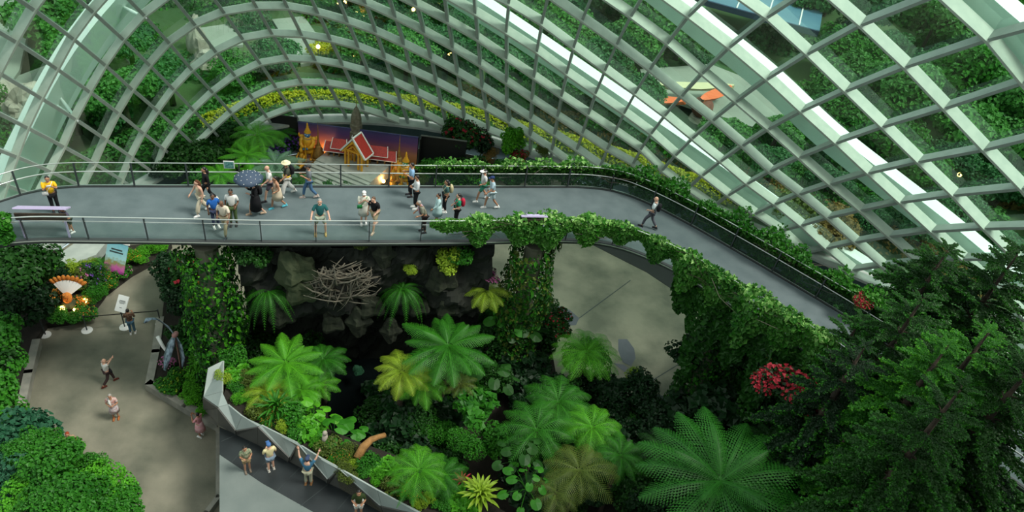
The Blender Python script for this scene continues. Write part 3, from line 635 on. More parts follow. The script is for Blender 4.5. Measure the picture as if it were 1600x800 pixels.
mb = MB(); mb.ell((0, 0, .95), (.85, .85, .85), 16, 10); mb.build('ball', mat('rust_red', (.25, .07, .04), .9, (.14, .04, .03), 5, bump=.8), t, True)
mb = MB(); mb.lathe((0, 0, 0), [(.8, -.2), (.7, .15), (.4, .2)]); mb.build('base', M_palerock, t)
t = thing('canopy_roof', 'blue-grey flat roof with white seams beyond the trees at top right', 'roof', at(1175, 20, 5.5), -.25)
mb = MB(); mb.box((0, 3.6, 0), (12, 8, .35)); mb.build('roof', M_blueroof, t)
for k in range(4):
    mb = MB(); mb.box((-4.2 + k * 2.8, 3.6, .2), (.12, 8, .06)); mb.build('seam', M_white, t)
mb = MB(); mb.box((0, -.45, -.1), (12, .18, .5)); mb.build('fascia', mat('navy', (.02, .04, .10), .5), t)
for k in (-5, 5):
    mb = MB(); mb.box((k, 3.6, -2), (.2, .2, 3.9)); mb.build('post', M_post, t)
# rocks
def rock_mesh(seed, m, stretch=(1, 1, 1)):
    rr = np.random.default_rng(seed); mb = MB(); ph = rr.random((6, 3)) * 6
    def fn(p):
        k = 1 + .18 * math.sin(4 * p.x + ph[0][0]) + .15 * math.sin(5 * p.y + ph[1][1]) + .13 * math.sin(6 * p.z + ph[2][2]) + .08 * math.sin(11 * p.x + 9 * p.y)
        return Vector((p.x * k * stretch[0], p.y * k * stretch[1], p.z * k * stretch[2]))
    mb.ell((0, 0, 0), (1, 1, 1), 18, 12, fn=fn); return mb.mesh('rock', [m])
PR = [rock_mesh(i, M_palerock, s) for i, s in enumerate([(1, .8, .7), (.6, .6, 1.6), (1.2, .8, .9)])]
for k, (x, y, s, q, lab) in enumerate([(20, 150, 1.3, 0, 'pale holed boulder at the far left outside the glass'), (50, 165, 1.6, 2, 'larger pale boulder beside the holed boulder'), (28, 172, 1.0, 0, 'small pale boulder in front of the larger boulder'),
        (305, 62, 1.1, 1, 'tall pale rock pillar outside, upper one'), (312, 92, 1.5, 1, 'thicker pale rock pillar below the upper pillar'), (326, 100, 1.2, 2, 'squat pale rock at the foot of the pillars'),
        (165, 82, 1.0, 2, 'cream rounded rock behind the broad arch'), (180, 95, .9, 0, 'flat cream rock below the rounded rock')]):
    p = at(x, y, 2.5); o = link('rock', PR[q], None, p, (0, 0, k * 1.3), s * .85); tag(o, lab, 'rock')
# outdoor trees
OUTM = [('yard paving', 30, 60), ('holed boulder', 20, 150), ('broad white arch', 120, 110), ('rock pillars', 310, 75), ('yellow shrub', 507, 80), ('grey path', 465, 45), ('picnic bench', 628, 82), ('long white arch', 900, 112), ('long beige canopy', 1088, 140),
 ('orange canopy', 1118, 152), ('rust-red ball', 1092, 184), ('blue roof', 1175, 20), ('service road', 1150, 165), ('second white arch', 1290, 208), ('top right arch', 1540, 5), ('ochre shrub', 1585, 315), ('rusty shrub', 1305, 365), ('tall dark conifer', 1478, 400), ('black wing panel', 455, 205), ('grey prang tower', 555, 195),
 ('cream rock', 165, 82), ('red flowering shrub', 722, 216), ('bright climber', 800, 226), ('left handrail', 80, 260), ('top right pane', 1580, 60), ('upper right struts', 1345, 10)]
def ext_tree(p, r, h, matn, label, group, kind):
    root = thing('outdoor_tree', label, 'tree', p, random.uniform(0, 6), group)
    link('trunk', trunk_mesh('ext', h, .22, .12), root)
    o = link('crown', shape(kind, matn), root, (0, 0, h * .9), None, (r, r, r * .95)); o['kind'] = 'stuff'
KEEP = []
def clear_of(x, y):
    for (a, b, c, d) in [(-90, -60, 85, 150), (-20, 90, 100, 185), (292, 30, 385, 108), (425, 25, 520, 100), (1010, 105, 1260, 205), (1100, -20, 1225, 60), (140, 65, 200, 110)]:
        if a < x < c and b < y < d: return False
    return True
rr = random.Random(5); cnt = 0
for ring_i in range(17):
    dist = 6.0 + ring_i * 4.3 + ring_i * ring_i * .22
    stepdeg = (5.0 if ring_i < 4 else 3.5) if ring_i < 8 else 2.9
    a = -8.0
    while a < 188:
        a += stepdeg * rr.uniform(.8, 1.25)
        p0 = base_pt(math.radians(a)); d = Vector((math.cos(math.radians(a)), math.sin(math.radians(a)), 0))
        q = p0 + d * (dist + rr.uniform(-1.5, 1.5)); q.z = 1.6
        hgt = rr.uniform(1.6, 3.2) if ring_i < 3 else rr.uniform(2.2, 5)
        x, y = project((q.x, q.y, q.z + hgt * .6))
        v = ROT.T @ (np.array(q) - CAMP)
        if v[2] < 1 or x < -90 or x > 1690 or y < -90: continue
        x2, y2 = project(q)
        if not (clear_of(x, y) and clear_of(x2, y2)): continue
        if ring_i < 2 and (x < 640 and y > 120) and rr.random() < .5: continue
        rad = (2.1 + hgt * .36) * rr.uniform(.9, 1.3)
        mt = rr.choice(['ext', 'extd', 'extd', 'ext', 'mid'])
        kd = rr.choice(['crown', 'crown2'])
        if ring_i < 2: rad *= .72
        ext_tree(q, rad, hgt, mt, autolabel({'ext': 'mid green tree outside', 'extd': 'dark green tree outside', 'mid': 'fresh green tree outside'}[mt], x, y, OUTM),
                 {'ext': 'mid green trees outside', 'extd': 'dark green trees outside', 'mid': 'fresh green trees outside'}[mt], kd); cnt += 1
for q_ in range(900):
    x, y = rr.uniform(-20, 1620), rr.uniform(-40, 380)
    q = at(x, y, 1.7)
    if ell_f((q.x, q.y, 1.7)) < 1.10 or q.y > 130 or q.y < -5 or not clear_of(x, y): continue
    if any((Vector((a_.x - q.x, a_.y - q.y, 0))).length < r_ for a_, r_ in KEEP): continue
    d_ = math.hypot(q.x, q.y); s = rr.uniform(1.3, 2.0) * (1 if d_ < 70 else 1.5); KEEP.append((q, s * 1.35))
    k_ = rr.choice([0, 1, 2]); shrub(0, 0, 0, s, ('round', ['ext', 'extd', 'mid'][k_]), autolabel(['mid green bush outside', 'dark green bush outside', 'fresh green bush outside'][k_], x, y, OUTM), ['mid green bushes outside', 'dark green bushes outside', 'fresh green bushes outside'][k_], name='outdoor_shrub', loc=q)
    if len(KEEP) > 170: break
print('outdoor trees', cnt, len(KEEP))
# yellow-green hedge hugging the dome outside
hedge = thing('hedge', 'low yellow-green clipped hedge running along outside of the dome base', 'hedge', (0, 0, 0))
def hedge_part(a0, a1, off, wd, ht, mtn, name='foliage', par=hedge, n=6000, leaf=.22):
    P = []; 
    for _ in range(n):
        a = math.radians(rr.uniform(a0, a1)); p = base_pt(a) if _ % 20 == 0 else p
        d = Vector((math.cos(a), math.sin(a), 0))
        if _ % 20: p = p.lerp(pn, .0) if False else Vector((BASE[min(len(BASE) - 1, max(0, int((math.degrees(a) + 10) / 3)))]))
        # interpolate the ring
        f = (math.degrees(a) + 10) / 3; k = min(len(BASE) - 2, max(0, int(f))); p = BASE[k].lerp(BASE[k + 1], f - k)
        u = rr.uniform(-1, 1); q = p + d * (off + u * wd); P.append((q.x, q.y, p.z - .3 + ht * math.sqrt(max(0, 1 - u * u)) * rr.uniform(.8, 1.1)))
    V, F = leaves(np.array(P), np.array([[0, 0, 1.0]] * n) + RNG.normal(size=(n, 3)) * .5, leaf, .35)
    o = link(name, newmesh(name, V, F, [LF[mtn]]), par); o['kind'] = 'stuff'
hedge_part(52, 128, 2.6, .9, .9, 'exty', n=9000)
hedge2 = thing('hedge', 'brownish green scrub strip between the hedge and the trees outside', 'hedge', (0, 0, 0))
hedge_part(38, 100, 5.2, 1.6, 1.1, 'brown', par=hedge2, n=3000, leaf=.3)
hedge3 = thing('hedge', 'loose green undergrowth outside the left half of the dome', 'hedge', (0, 0, 0))
hedge_part(95, 178, 3.5, 2.4, .7, 'ext', par=hedge3, n=9000, leaf=.35)
shrub(507, 82, 2.6, 1.5, ('low', 'exty'), 'orange-yellow low shrub outside beside the grey path', name='outdoor_shrub')
shrub(1585, 315, 2.2, 2.6, ('round', 'brown'), 'ochre brown shrub outside at the right edge', name='outdoor_shrub')
shrub(1305, 365, 3, 1.8, ('round', 'brown'), 'rusty brown shrub low behind the glass right of centre', name='outdoor_shrub')
shrub(1235, 330, 3, 1.6, ('round', 'olive'), 'olive brown shrub low behind the glass right of centre', name='outdoor_shrub')
# garden lamps outside
M_lampglow = mat('lamp_glow', (1, .6, .2), .5, emit=((1.0, .52, .16), 9))
for k, (x, y) in enumerate([(646, 14), (566, 25), (542, 44), (497, 72), (555, 85), (702, 82), (738, 68), (719, 67), (1356, 210), (1404, 225), (1500, 272)]):
    p = at(x, y, 3.6); t = thing('garden_lamp', autolabel('small amber globe lamp outside', x, y, OUTM), 'lamp', (p.x, p.y, 1.4), 0, 'amber garden lamps outside')
    mb = MB(); mb.tube([(0, 0, 0), (0, 0, 2.0)], .04, 6); mb.build('post', M_post, t)
    mb = MB(); mb.ell((0, 0, 2.15), (.16, .16, .16)); mb.build('globe', M_lampglow, t, True)
t = thing('picnic_bench', 'pale wooden picnic bench on grass outside upper centre', 'bench', at(628, 82, 2.0), .6)
for k, (yy, zz, ww) in enumerate([(0, .75, .8), (-.75, .45, .3), (.75, .45, .3)]):
    mb = MB(); mb.box((0, yy, zz), (2.6, ww, .08)); mb.build('table_top' if k == 0 else 'seat', M_beige, t)
for s in (-1, 1):
    mb = MB(); mb.bar((s, -.6, 0), (s, .25, .75), .1, .1); mb.bar((s, .6, 0), (s, -.25, .75), .1, .1); mb.build('leg', M_beige, t)
# ------------------------------------------------------------------ the elevated walkway
ZW = 10.0
def smooth(P, step=.5):
    Q = []
    for k in range(len(P) - 1):
        a = P[max(k - 1, 0)]; b = P[k]; c = P[k + 1]; d = P[min(k + 2, len(P) - 1)]
        n = max(1, int((c - b).length / step))
        for i in range(n):
            t = i / n
            Q.append(.5 * ((2 * b) + (c - a) * t + (2 * a - 5 * b + 4 * c - d) * t * t + (3 * b - a - 3 * c + d) * t ** 3))
    Q.append(P[-1]); return Q
def resample(P, step):
    """points at equal spacing along P, with tangents"""
    out = []; acc = 0.0; nxt = 0.0
    for a, b in zip(P, P[1:]):
        L = (b - a).length
        while nxt <= acc + L:
            t = (nxt - acc) / L; out.append((a.lerp(b, t), (b - a).normalized())); nxt += step
        acc += L
    return out
NEARPX = [(-60, 390), (0, 379), (60, 374), (130, 374), (290, 376), (450, 378), (700, 377), (870, 374), (960, 382), (1050, 418), (1150, 478), (1225, 523), (1295, 567), (1400, 636), (1520, 707), (1600, 762), (1700, 830)]
FARPX = [(-60, 335), (0, 316), (40, 303), (90, 294), (130, 292), (290, 292), (450, 292), (650, 293), (850, 293), (920, 294), (970, 302), (1020, 322), (1080, 353), (1150, 393), (1230, 440), (1310, 488), (1400, 545), (1520, 620), (1600, 672), (1700, 740)]
NEAR = smooth([at(x, y, ZW) for x, y in NEARPX]); FAR = smooth([at(x, y, ZW) for x, y in FARPX])
def resample_n(P, n):
    L = [0.0]
    for a, b in zip(P, P[1:]): L.append(L[-1] + (b - a).length)
    out = []
    for i in range(n):
        s = L[-1] * i / (n - 1); k = min(len(P) - 2, max(0, int(np.searchsorted(L, s)) - 1)); t = (s - L[k]) / max(1e-6, L[k + 1] - L[k]); out.append(P[k].lerp(P[k + 1], t))
    return out
walk = thing('elevated_walkway', 'grey elevated walkway crossing the dome and bending away at the right', 'walkway', (0, 0, 0))
NA, FA = resample_n(NEAR, 90), resample_n(FAR, 90)
def strip(name, A, B, z0, z1, m, parent):
    V = []; F = []
    for a, b in zip(A, B): V += [(a.x, a.y, z1), (b.x, b.y, z1), (b.x, b.y, z0), (a.x, a.y, z0)]
    for k in range(len(A) - 1):
        o = 4 * k
        for q in range(4): F.append((o + q, o + (q + 1) % 4, o + 4 + (q + 1) % 4, o + 4 + q))
    F += [(3, 2, 1, 0), (len(V) - 4, len(V) - 3, len(V) - 2, len(V) - 1)]
    return link(name, newmesh(name, V, F, [m]), parent)
strip('deck', NA, FA, ZW - .08, ZW, M_deck, walk)
mid = lambda A, B, t: [a.lerp(b, t) for a, b in zip(A, B)]
strip('underside', mid(NA, FA, .16), mid(NA, FA, .84), ZW - .55, ZW - .082, M_deckedge, walk)
strip('edge_beam', mid(NA, FA, -.03), mid(NA, FA, .012), ZW - .13, ZW + .05, M_deckedge, walk)
strip('edge_beam', mid(NA, FA, .988), mid(NA, FA, 1.03), ZW - .13, ZW + .05, M_deckedge, walk)
strip('edge_trim', mid(NA, FA, -.038), mid(NA, FA, -.031), ZW - .02, ZW + .02, M_railsteel, walk)
strip('edge_trim', mid(NA, FA, 1.005), mid(NA, FA, 1.012), ZW + .065, ZW + .085, M_railsteel, walk)
UP = Vector((0, 0, 1))
def railing(name, P, side, label, heights, spacing, lean):
    root = thing(name, label, 'railing', (0, 0, 0))
    pts = resample(P, .4)
    def off(h):
        out = []
        for p, t in pts: nrm = Vector((t.y, -t.x, 0)) * side; out.append(Vector((p.x, p.y, ZW)) + nrm * lean * h + UP * h)
        return out
    for h, r, nm in heights:
        mb = MB(); mb.tube(off(h), r, 6); mb.build(nm, M_railsteel, root, True)
    hmax = heights[0][0]
    posts = resample(P, spacing)
    for p, t in posts:
        nrm = Vector((t.y, -t.x, 0)) * side; b = Vector((p.x, p.y, ZW - .15)); mb = MB()
        pw_ = .035 if side > 0 else .06; mb.bar(b, b + UP * (hmax + .15) + nrm * lean * hmax, pw_, .09, up=nrm, m=0)
        mb.build('post', M_post, root)
    for (p, t), (q, u) in zip(posts, posts[1:]):
        n1 = Vector((t.y, -t.x, 0)) * side; n2 = Vector((u.y, -u.x, 0)) * side; a = Vector((p.x, p.y, ZW + .1)) + (q - p) * .03; b = Vector((q.x, q.y, ZW + .1)) - (q - p) * .03
        h2 = heights[1][0] - .06; V = [a, b, b + UP * (h2 - .1) + n2 * lean * h2, a + UP * (h2 - .1) + n1 * lean * h2]
        V += [v - n1 * .012 for v in V]
        link('infill_panel', newmesh('infill_panel', V, [(0, 1, 2, 3), (7, 6, 5, 4), (0, 4, 5, 1), (1, 5, 6, 2), (2, 6, 7, 3), (3, 7, 4, 0)], [M_railglass]), root)
    return root
railing('walkway_railing', NEAR, 1, 'near side railing of the walkway, twin steel rails on thin posts', [(1.08, .028, 'handrail'), (.88, .018, 'lower_rail')], 2.05, .03)
railing('walkway_railing', FAR, -1, 'far side railing of the walkway in front of the glass, dark posts', [(1.10, .022, 'handrail'), (.70, .026, 'lower_rail')], 2.05, .10)

# ------------------------------------------------------------------ rock mountain under the walkway
e0 = at(380, 377, ZW); e1 = at(735, 377, ZW); WD = (e1 - e0); WD.z = 0; WL = WD.length; WD.normalize(); WN = Vector((WD.y, -WD.x, 0))
P0 = e0 - WN * .7
CN = np.array([WN.x, WN.y, 0.0])
def on_cliff(px, py, out=0.0): return on_plane(px, py, P0 + WN * out, CN)
nz_ = lambda p, s: (math.sin(p[0] * 1.3 * s + 2) * math.cos(p[1] * 1.7 * s + 1) + .5 * math.sin(p[0] * 3.1 * s + p[1] * 2.3 * s) + .3 * math.sin(p[1] * 6.3 * s - p[0] * 4.7 * s))
NU, NV = 60, 44; V = []; F = []
for i in range(NU + 1):
    for j in range(NV + 1):
        u = -.3 + (WL + 1.5) * i / NU; z = -.1 + 9.5 * j / NV
        d = .32 * nz_((u, z), .8) + .12 * nz_((u + 5, z * 1.4), 2.6) + RNG.normal() * .03
        d += -1.6 * (1 / (1 + math.exp((z - 4.7) * 3)))          # cave undercut below
        p = P0 + WD * u + WN * (d + .25); V.append((p.x, p.y, z))
for i in range(NU):
    for j in range(NV): a = i * (NV + 1) + j; F.append((a, a + NV + 1, a + NV + 2, a + 1))
# close the body backwards
nb = len(V)
for (u, t) in ((-.3, 3.0), (WL + 1.2, 3.0)):
    for z in (-.1, 9.4): p = P0 + WD * u - WN * t; V.append((p.x, p.y, z))
F += [(nb, nb + 2, nb + 3, nb + 1), (NV, NU * (NV + 1) + NV, nb + 3, nb + 1), (0, NV, nb + 1, nb), (NU * (NV + 1), nb + 2, nb + 3, NU * (NV + 1) + NV)]
cl = thing('rock_cliff', 'dark wet rock cliff under the middle of the walkway', 'cliff', (0, 0, 0))
link('rock_face', newmesh('rock_face', V, F, [M_rock]), cl)
for k, (x, y, s, q) in enumerate([(462, 425, .75, 1), (470, 455, .6, 0), (560, 500, .6, 2), (690, 440, .6, 1), (655, 480, .4, 0), (600, 395, .5, 2), (580, 480, .5, 0), (700, 480, .5, 0), (520, 505, .45, 0), (610, 515, .5, 2), (440, 495, .5, 1)]):
    MR = rock_mesh(q, M_mossrock if k < 2 else mat('boulder%d' % k, (.028, .036, .018), .9, (.010, .014, .007), 2, bump=.6), (1, .6, 1.2)); link('boulder', MR, cl, on_cliff(x, y, .35), (0, 0, .3), s)

# the mountain that carries the viewing platform, behind and beneath the camera
V = []; F = []; n = 28
for j in range(14):
    z = -0.2 + 44 * j / 13
    for i in range(n):
        a = 2 * pi * i / n; r = (11.5 - .11 * z) * (1 + .06 * math.sin(3 * a + z * .3) + .04 * math.sin(7 * a - z * .5))
        V.append((r * math.cos(a) * 1.35 + 2, -13.8 + r * math.sin(a), z))
for j in range(13):
    for i in range(n): F.append((j * n + i, j * n + (i + 1) % n, (j + 1) * n + (i + 1) % n, (j + 1) * n + i))
F.append(tuple(13 * n + i for i in range(n)))
struct('wall_front', newmesh('wall_front', V, F, [M_rock]), 'rock mountain that carries the viewing platform')

V = []; F = []   # added rock shoulder, out of view, its overhang shaped to shade the lower right
for j in range(12):
    z = -.2 + 40 * j / 11; gr = min(1, max(0, (z - 12) / 14))
    for i in range(n):
        a = 2 * pi * i / n; k = 1 + .06 * math.sin(3 * a + z * .3) + .04 * math.sin(7 * a - z * .5)
        V.append((30 - 3 * gr + (8.5 + 4 * gr) * k * math.cos(a), -1 + 3.5 * gr + (7 + 6 * gr) * k * math.sin(a), z))
for j in range(11):
    for i in range(n): F.append((j * n + i, j * n + (i + 1) % n, (j + 1) * n + (i + 1) % n, (j + 1) * n + i))
F.append(tuple(11 * n + i for i in range(n)))
print('shoulder in view:', sum(1 for v in V if (ROT.T @ (np.array(v) - CAMP))[2] > 0 and -50 < project(v)[0] < 1650 and -50 < project(v)[1] < 850))
struct('shade_rock', newmesh('shade_rock', V, F, [M_rock]), 'unseen rock shoulder added to shade the lower right')
# ------------------------------------------------------------------ ground level: beds, kerbs, ramp
def bed(name, pts, z, h, m, label, kind='structure'):
    mb = MB(); mb.prism([tuple(at(x, y, z)[:2]) for x, y in pts], 0.002 if z - h < .01 else z - h, z); return struct(name, mb.mesh(name, [m]), label)
# soil slab of the central forest
bed('planting_bed', [(352, 560), (362, 640), (440, 690), (560, 760), (720, 850), (1750, 900), (1700, 620), (1300, 600), (1110, 640), (1060, 650), (970, 640), (870, 590), (850, 480), (760, 470), (700, 600), (560, 600), (400, 560)], 1.4, 1.39, M_soil, 'dark soil of the forest bed')
bed('planting_bed', [(925, 382), (1010, 425), (1075, 468), (1112, 505), (1300, 560), (1400, 500), (1200, 380), (1000, 330), (940, 350)], .02, .019, M_black, 'flat black sheet for the dark pit beyond the bare floor')  # black sheet: the darkness of the pit is put into its colour
# pond in the cave
mb = MB(); mb.prism([tuple(at(x, y, 1.5)[:2]) for x, y in [(505, 560), (640, 560), (640, 700), (600, 730), (520, 700)]], 1.38, 1.5); struct('pond_water', mb.mesh('pond_water', [M_water]), 'still black pond water')
# left garden beds
bed('planting_bed', [(-200, 470), (-60, 400), (40, 395), (150, 385), (268, 380), (255, 398), (205, 425), (165, 455), (148, 478), (110, 500), (72, 505), (55, 532), (30, 640), (20, 680), (-100, 900), (-200, 900)], .35, .349, M_soil, 'soil of the left garden bed')
bed('planting_bed', [(-100, 900), (-80, 700), (30, 690), (120, 700), (190, 760), (215, 900)], .36, .349, M_soil, 'soil under the bright tree at lower left')
mb = MB(); mb.prism([tuple(at(x, y, .9)[:2]) for x, y in [(84, 402), (128, 372), (172, 372), (150, 398), (108, 414)]], .352, .9); tag(mb.build('concrete_bench', M_ledge), 'pale angular concrete block in the garden under the walkway', 'bench')
# kerb strips
def kerb(pts, z, wd, h, m, label, name='kerb', n=1, z0=0.0):
    root = thing(name, label, 'kerb', (0, 0, 0)); P = [at(x, y, z + h) for x, y in pts]
    for a, b in zip(P, P[1:]):
        mb = MB(); a2 = Vector((a.x, a.y, z + (h - z0) / 2 + z0)); b2 = Vector((b.x, b.y, z + (h - z0) / 2 + z0)); e = (b2 - a2).normalized() * wd * .3; mb.bar(a2 - e, b2 + e, wd, h - z0); mb.build('kerb_stone', m, root)
    return root
kerb([(56, 532), (44, 580), (32, 636), (22, 690)], 0, .35, .42, M_kerb, 'low stone kerb along the left edge of the plaza')
kerb([(250, 497), (243, 548), (233, 598), (290, 632), (340, 660)], 0, .35, .45, M_kerb, 'angular stone kerb around the bed with the winged sculpture')
kerb([(341, 668), (341, 775), (322, 800), (290, 840)], 0, .2, .35, M_kerb, 'thin kerb between the plaza and the ramp')
bed('planting_bed', [(256, 470), (248, 548), (239, 596), (290, 626), (336, 652), (345, 600), (340, 545), (332, 480), (300, 395), (280, 400), (262, 430)], .38, .379, M_soil, 'soil of the bed with the winged sculpture')
# ramp and dark strip
ZR = 3.2
bed('ramp', [(343, 668), (343, 860), (900, 1020), (900, 900), (690, 850), (561, 775), (470, 731), (418, 702)], ZR, ZR - .01, M_ramp, 'pale grey paved ramp')
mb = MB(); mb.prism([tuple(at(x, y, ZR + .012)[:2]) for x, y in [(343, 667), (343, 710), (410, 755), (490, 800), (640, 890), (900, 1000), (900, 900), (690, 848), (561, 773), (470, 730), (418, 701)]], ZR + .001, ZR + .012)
struct('ramp_strip', mb.mesh('ramp_strip', [M_darkstrip]), 'dark strip along the planter')
for a, b in [((345, 690), (372, 678)), ((362, 722), (392, 690)), ((395, 744), (428, 708)), ((432, 768), (468, 731)), ((470, 790), (512, 757)), ((512, 815), (548, 772))]:
    mb = MB(); mb.bar(at(*a, ZR + .014), at(*b, ZR + .014), .02, .004); struct('paving_joint', mb.mesh('paving_joint', [M_post]))
# faceted planter wall
pw = thing('planter_wall', 'faceted grey planter wall of triangular panels along the ramp', 'wall', (0, 0, 0))
B_ = [(331, 590, 0), (319, 640, 0), (342, 663, 1), (370, 678, 1), (404, 694, 1), (452, 721, 1), (478, 735, 1), (513, 755, 1), (545, 770, 1), (600, 800, 1), (680, 842, 1)]
T_ = [(349, 563), (347, 612), (356, 632), (378, 650), (408, 664), (440, 680), (470, 696), (502, 716), (534, 734), (590, 766), (668, 806)]
R_ = [(325, 575, 1), (318, 620, 0), (341, 636, 1), (369, 672, 0), (404, 666, 1), (453, 714, 0), (465, 692, 1), (513, 748, 0), (530, 731, 1), (596, 790, 0), (658, 804, 1)]
Bp = [at(x, y, ZR if f else .4) for x, y, f in B_]; Tp = [at(x, y, 4.55) for x, y in T_]; Rp = [at(x, y, 4.5 if f else ZR + .55) for x, y, f in R_]
def panel(a, b, c, m):
    nrm = (b - a).cross(c - a).normalized(); 
    if nrm.z < 0: b, c = c, b; nrm = -nrm
    g = (a + b + c) / 3; q = [a + (g - a) * .015, b + (g - b) * .015, c + (g - c) * .015]; V = [v + nrm * .01 for v in q] + [v - nrm * .05 for v in q]
    link('panel', newmesh('panel', V, [(0, 1, 2), (5, 4, 3), (0, 3, 4, 1), (1, 4, 5, 2), (2, 5, 3, 0)], [m]), pw)
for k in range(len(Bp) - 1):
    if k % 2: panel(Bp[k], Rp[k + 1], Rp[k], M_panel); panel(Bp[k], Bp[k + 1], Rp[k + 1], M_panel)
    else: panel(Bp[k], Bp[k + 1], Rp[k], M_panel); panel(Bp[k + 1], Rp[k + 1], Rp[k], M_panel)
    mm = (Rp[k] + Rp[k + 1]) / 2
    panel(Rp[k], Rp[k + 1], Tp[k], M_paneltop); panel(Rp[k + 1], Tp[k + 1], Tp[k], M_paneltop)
V = []; F = []
for k in range(len(Bp)):
    V += [Tp[k] - UP * .03, Vector((Tp[k].x, Tp[k].y, .1)), Vector((Bp[k].x, Bp[k].y, .1)) * .4 + Vector((Tp[k].x, Tp[k].y, .1)) * .6, Bp[k] * .5 + Tp[k] * .5 - UP * .25]
for k in range(len(Bp) - 1):
    for q in range(4): F.append((4 * k + q, 4 * k + (q + 1) % 4, 4 * k + 4 + (q + 1) % 4, 4 * k + 4 + q))
link('core', newmesh('core', V, F, [M_conc]), pw)
# raised soil right behind the planter wall
mb = MB(); tp = [(p.x, p.y) for p in Tp[1:]]; bk = [tuple(at(x, y, 4.2)[:2]) for x, y in [(790, 800), (690, 745), (620, 712), (560, 690), (500, 665), (430, 635), (372, 600), (360, 580)]]
mb.prism(tp + bk, 1.45, 4.2); struct('planting_bed', mb.mesh('planting_bed', [M_soil]), 'raised soil behind the planter wall')
# dividing joints and patches on the right hand floor
for a, b in [((905, 497), (985, 438)), ((1010, 600), (1100, 545))]:
    mb = MB(); mb.bar(at(*a, .006), at(*b, .006), .05, .008); struct('floor_joint', mb.mesh('floor_joint', [M_post]))
M_patch = mat('blue_grey_patch', (.085, .09, .11), .7, (.065, .07, .085), 1)
for k, pts in enumerate([[(862, 490), (872, 478), (890, 484), (905, 497), (900, 508), (870, 510)], [(966, 530), (980, 530), (991, 545), (993, 560), (986, 572), (973, 566), (966, 548)], [(958, 567), (975, 570), (1000, 590), (992, 594)]]):
    mb = MB(); mb.prism([tuple(at(x, y, .004)[:2]) for x, y in pts], 0.0005, .006); tag(struct('floor_patch', mb.mesh('floor_patch', [M_patch])), 'smooth blue grey repair patch in the concrete')
mb = MB(); mb.bar(at(60, 560, .2), at(78, 558, .2), .12, .3)
# planted concrete columns carrying the walkway
def column(px, top, bottom, rad, mats_, label, zb=0, out=.1):
    p = on_plane(px, 385, P0 + WN * out, CN) if px < 900 else at(px, top, ZW)
    root = thing('planted_column', label, 'column', (p.x, p.y, zb))
    mb = MB(); mb.lathe((0, 0, 0), [(rad * .45, 0), (rad * .4, ZW - zb - .8), (rad * .5, ZW - zb - .56)], 10); mb.build('column', M_conc, root)
    n = 6000; rr_ = np.random.default_rng(px)
    a = rr_.random(n) * 2 * pi; z = rr_.random(n) * (ZW - zb - .6); r = rad * (.75 + .35 * np.sin(z * 1.3 + a * 2) * .5 + .35 * rr_.random(n))
    P = np.stack([r * np.cos(a), r * np.sin(a), z], 1); Nn = np.stack([np.cos(a), np.sin(a), .5 + 0 * a], 1) + rr_.normal(size=(n, 3)) * .35
    V, F = leaves(P, Nn, .15 * (.6 + .9 * rr_.random(n)), .42, .5, rng=rr_)
    mi = (rr_.random(n) * len(mats_)).astype(int)
    o = link('foliage', newmesh('foliage', V, F, [LF[m] for m in mats_], mi.tolist()), root); o['kind'] = 'stuff'
    return root
column(322, 385, 560, 1.1, ['mid', 'deep', 'bright', 'dark'], 'leafy planted column at the left end of the cliff')
column(836, 385, 560, 1.05, ['mid', 'dark', 'dark', 'olive'], 'leafy planted column right of the cliff beside bare floor')
column(1160, 450, 600, 1.0, ['deep', 'dark', 'mid'], 'shaded planted column below the walkway bend')
column(1290, 520, 600, .9, ['deep', 'dark'], 'dark planted column under the far right of the walkway')
# ------------------------------------------------------------------ festival stage behind the walkway
SA = at(468, 241, 0); SB = at(650, 264, 0); SD = (SB - SA).normalized(); SN = Vector((SD.y, -SD.x, 0)); SW = (SB - SA).length; SRZ = math.atan2(SD.y, SD.x)
SH = 2.55
# printed backdrop: a sunset sky with hazy temple silhouettes
m = bpy.data.materials.new('sunset_print'); m.use_nodes = True; N = m.node_tree.nodes; L = m.node_tree.links; b = N['Principled BSDF']; b.inputs['Roughness'].default_value = .7
tc = N.new('ShaderNodeTexCoord'); sp = N.new('ShaderNodeSeparateXYZ'); L.new(tc.outputs['Object'], sp.inputs[0])
nz = N.new('ShaderNodeTexNoise'); nz.inputs['Scale'].default_value = .9; nz.inputs['Detail'].default_value = 5
mp = N.new('ShaderNodeMapping'); mp.inputs['Scale'].default_value = (.5, 1, 2.2); L.new(tc.outputs['Object'], mp.inputs[0]); L.new(mp.outputs[0], nz.inputs['Vector'])
ad = N.new('ShaderNodeMath'); ad.operation = 'MULTIPLY_ADD'; ad.inputs[1].default_value = .7; L.new(nz.outputs[0], ad.inputs[0]); L.new(sp.outputs['Z'], ad.inputs[2])
dv = N.new('ShaderNodeMath'); dv.operation = 'MULTIPLY'; dv.inputs[1].default_value = 1 / 3.0; L.new(ad.outputs[0], dv.inputs[0])
rp = N.new('ShaderNodeValToRGB'); L.new(dv.outputs[0], rp.inputs[0]); e = rp.color_ramp.elements
e[0].position = .10; e[0].color = (.16, .08, .03, 1); e[1].position = .95; e[1].color = (.05, .05, .16, 1)
for pos, c in ((.28, (.62, .26, .07, 1)), (.48, (.60, .24, .12, 1)), (.66, (.28, .10, .18, 1)), (.80, (.12, .06, .20, 1))):
    x = rp.color_ramp.elements.new(pos); x.color = c
L.new(rp.outputs[0], b.inputs['Base Color'])
bd = thing('stage_backdrop', 'printed sunset backdrop panel behind the golden pavilion', 'backdrop', SA, SRZ)
mb = MB(); mb.box((SW / 2, 0, SH / 2), (SW, .08, SH)); mb.build('printed_panel', m, bd)
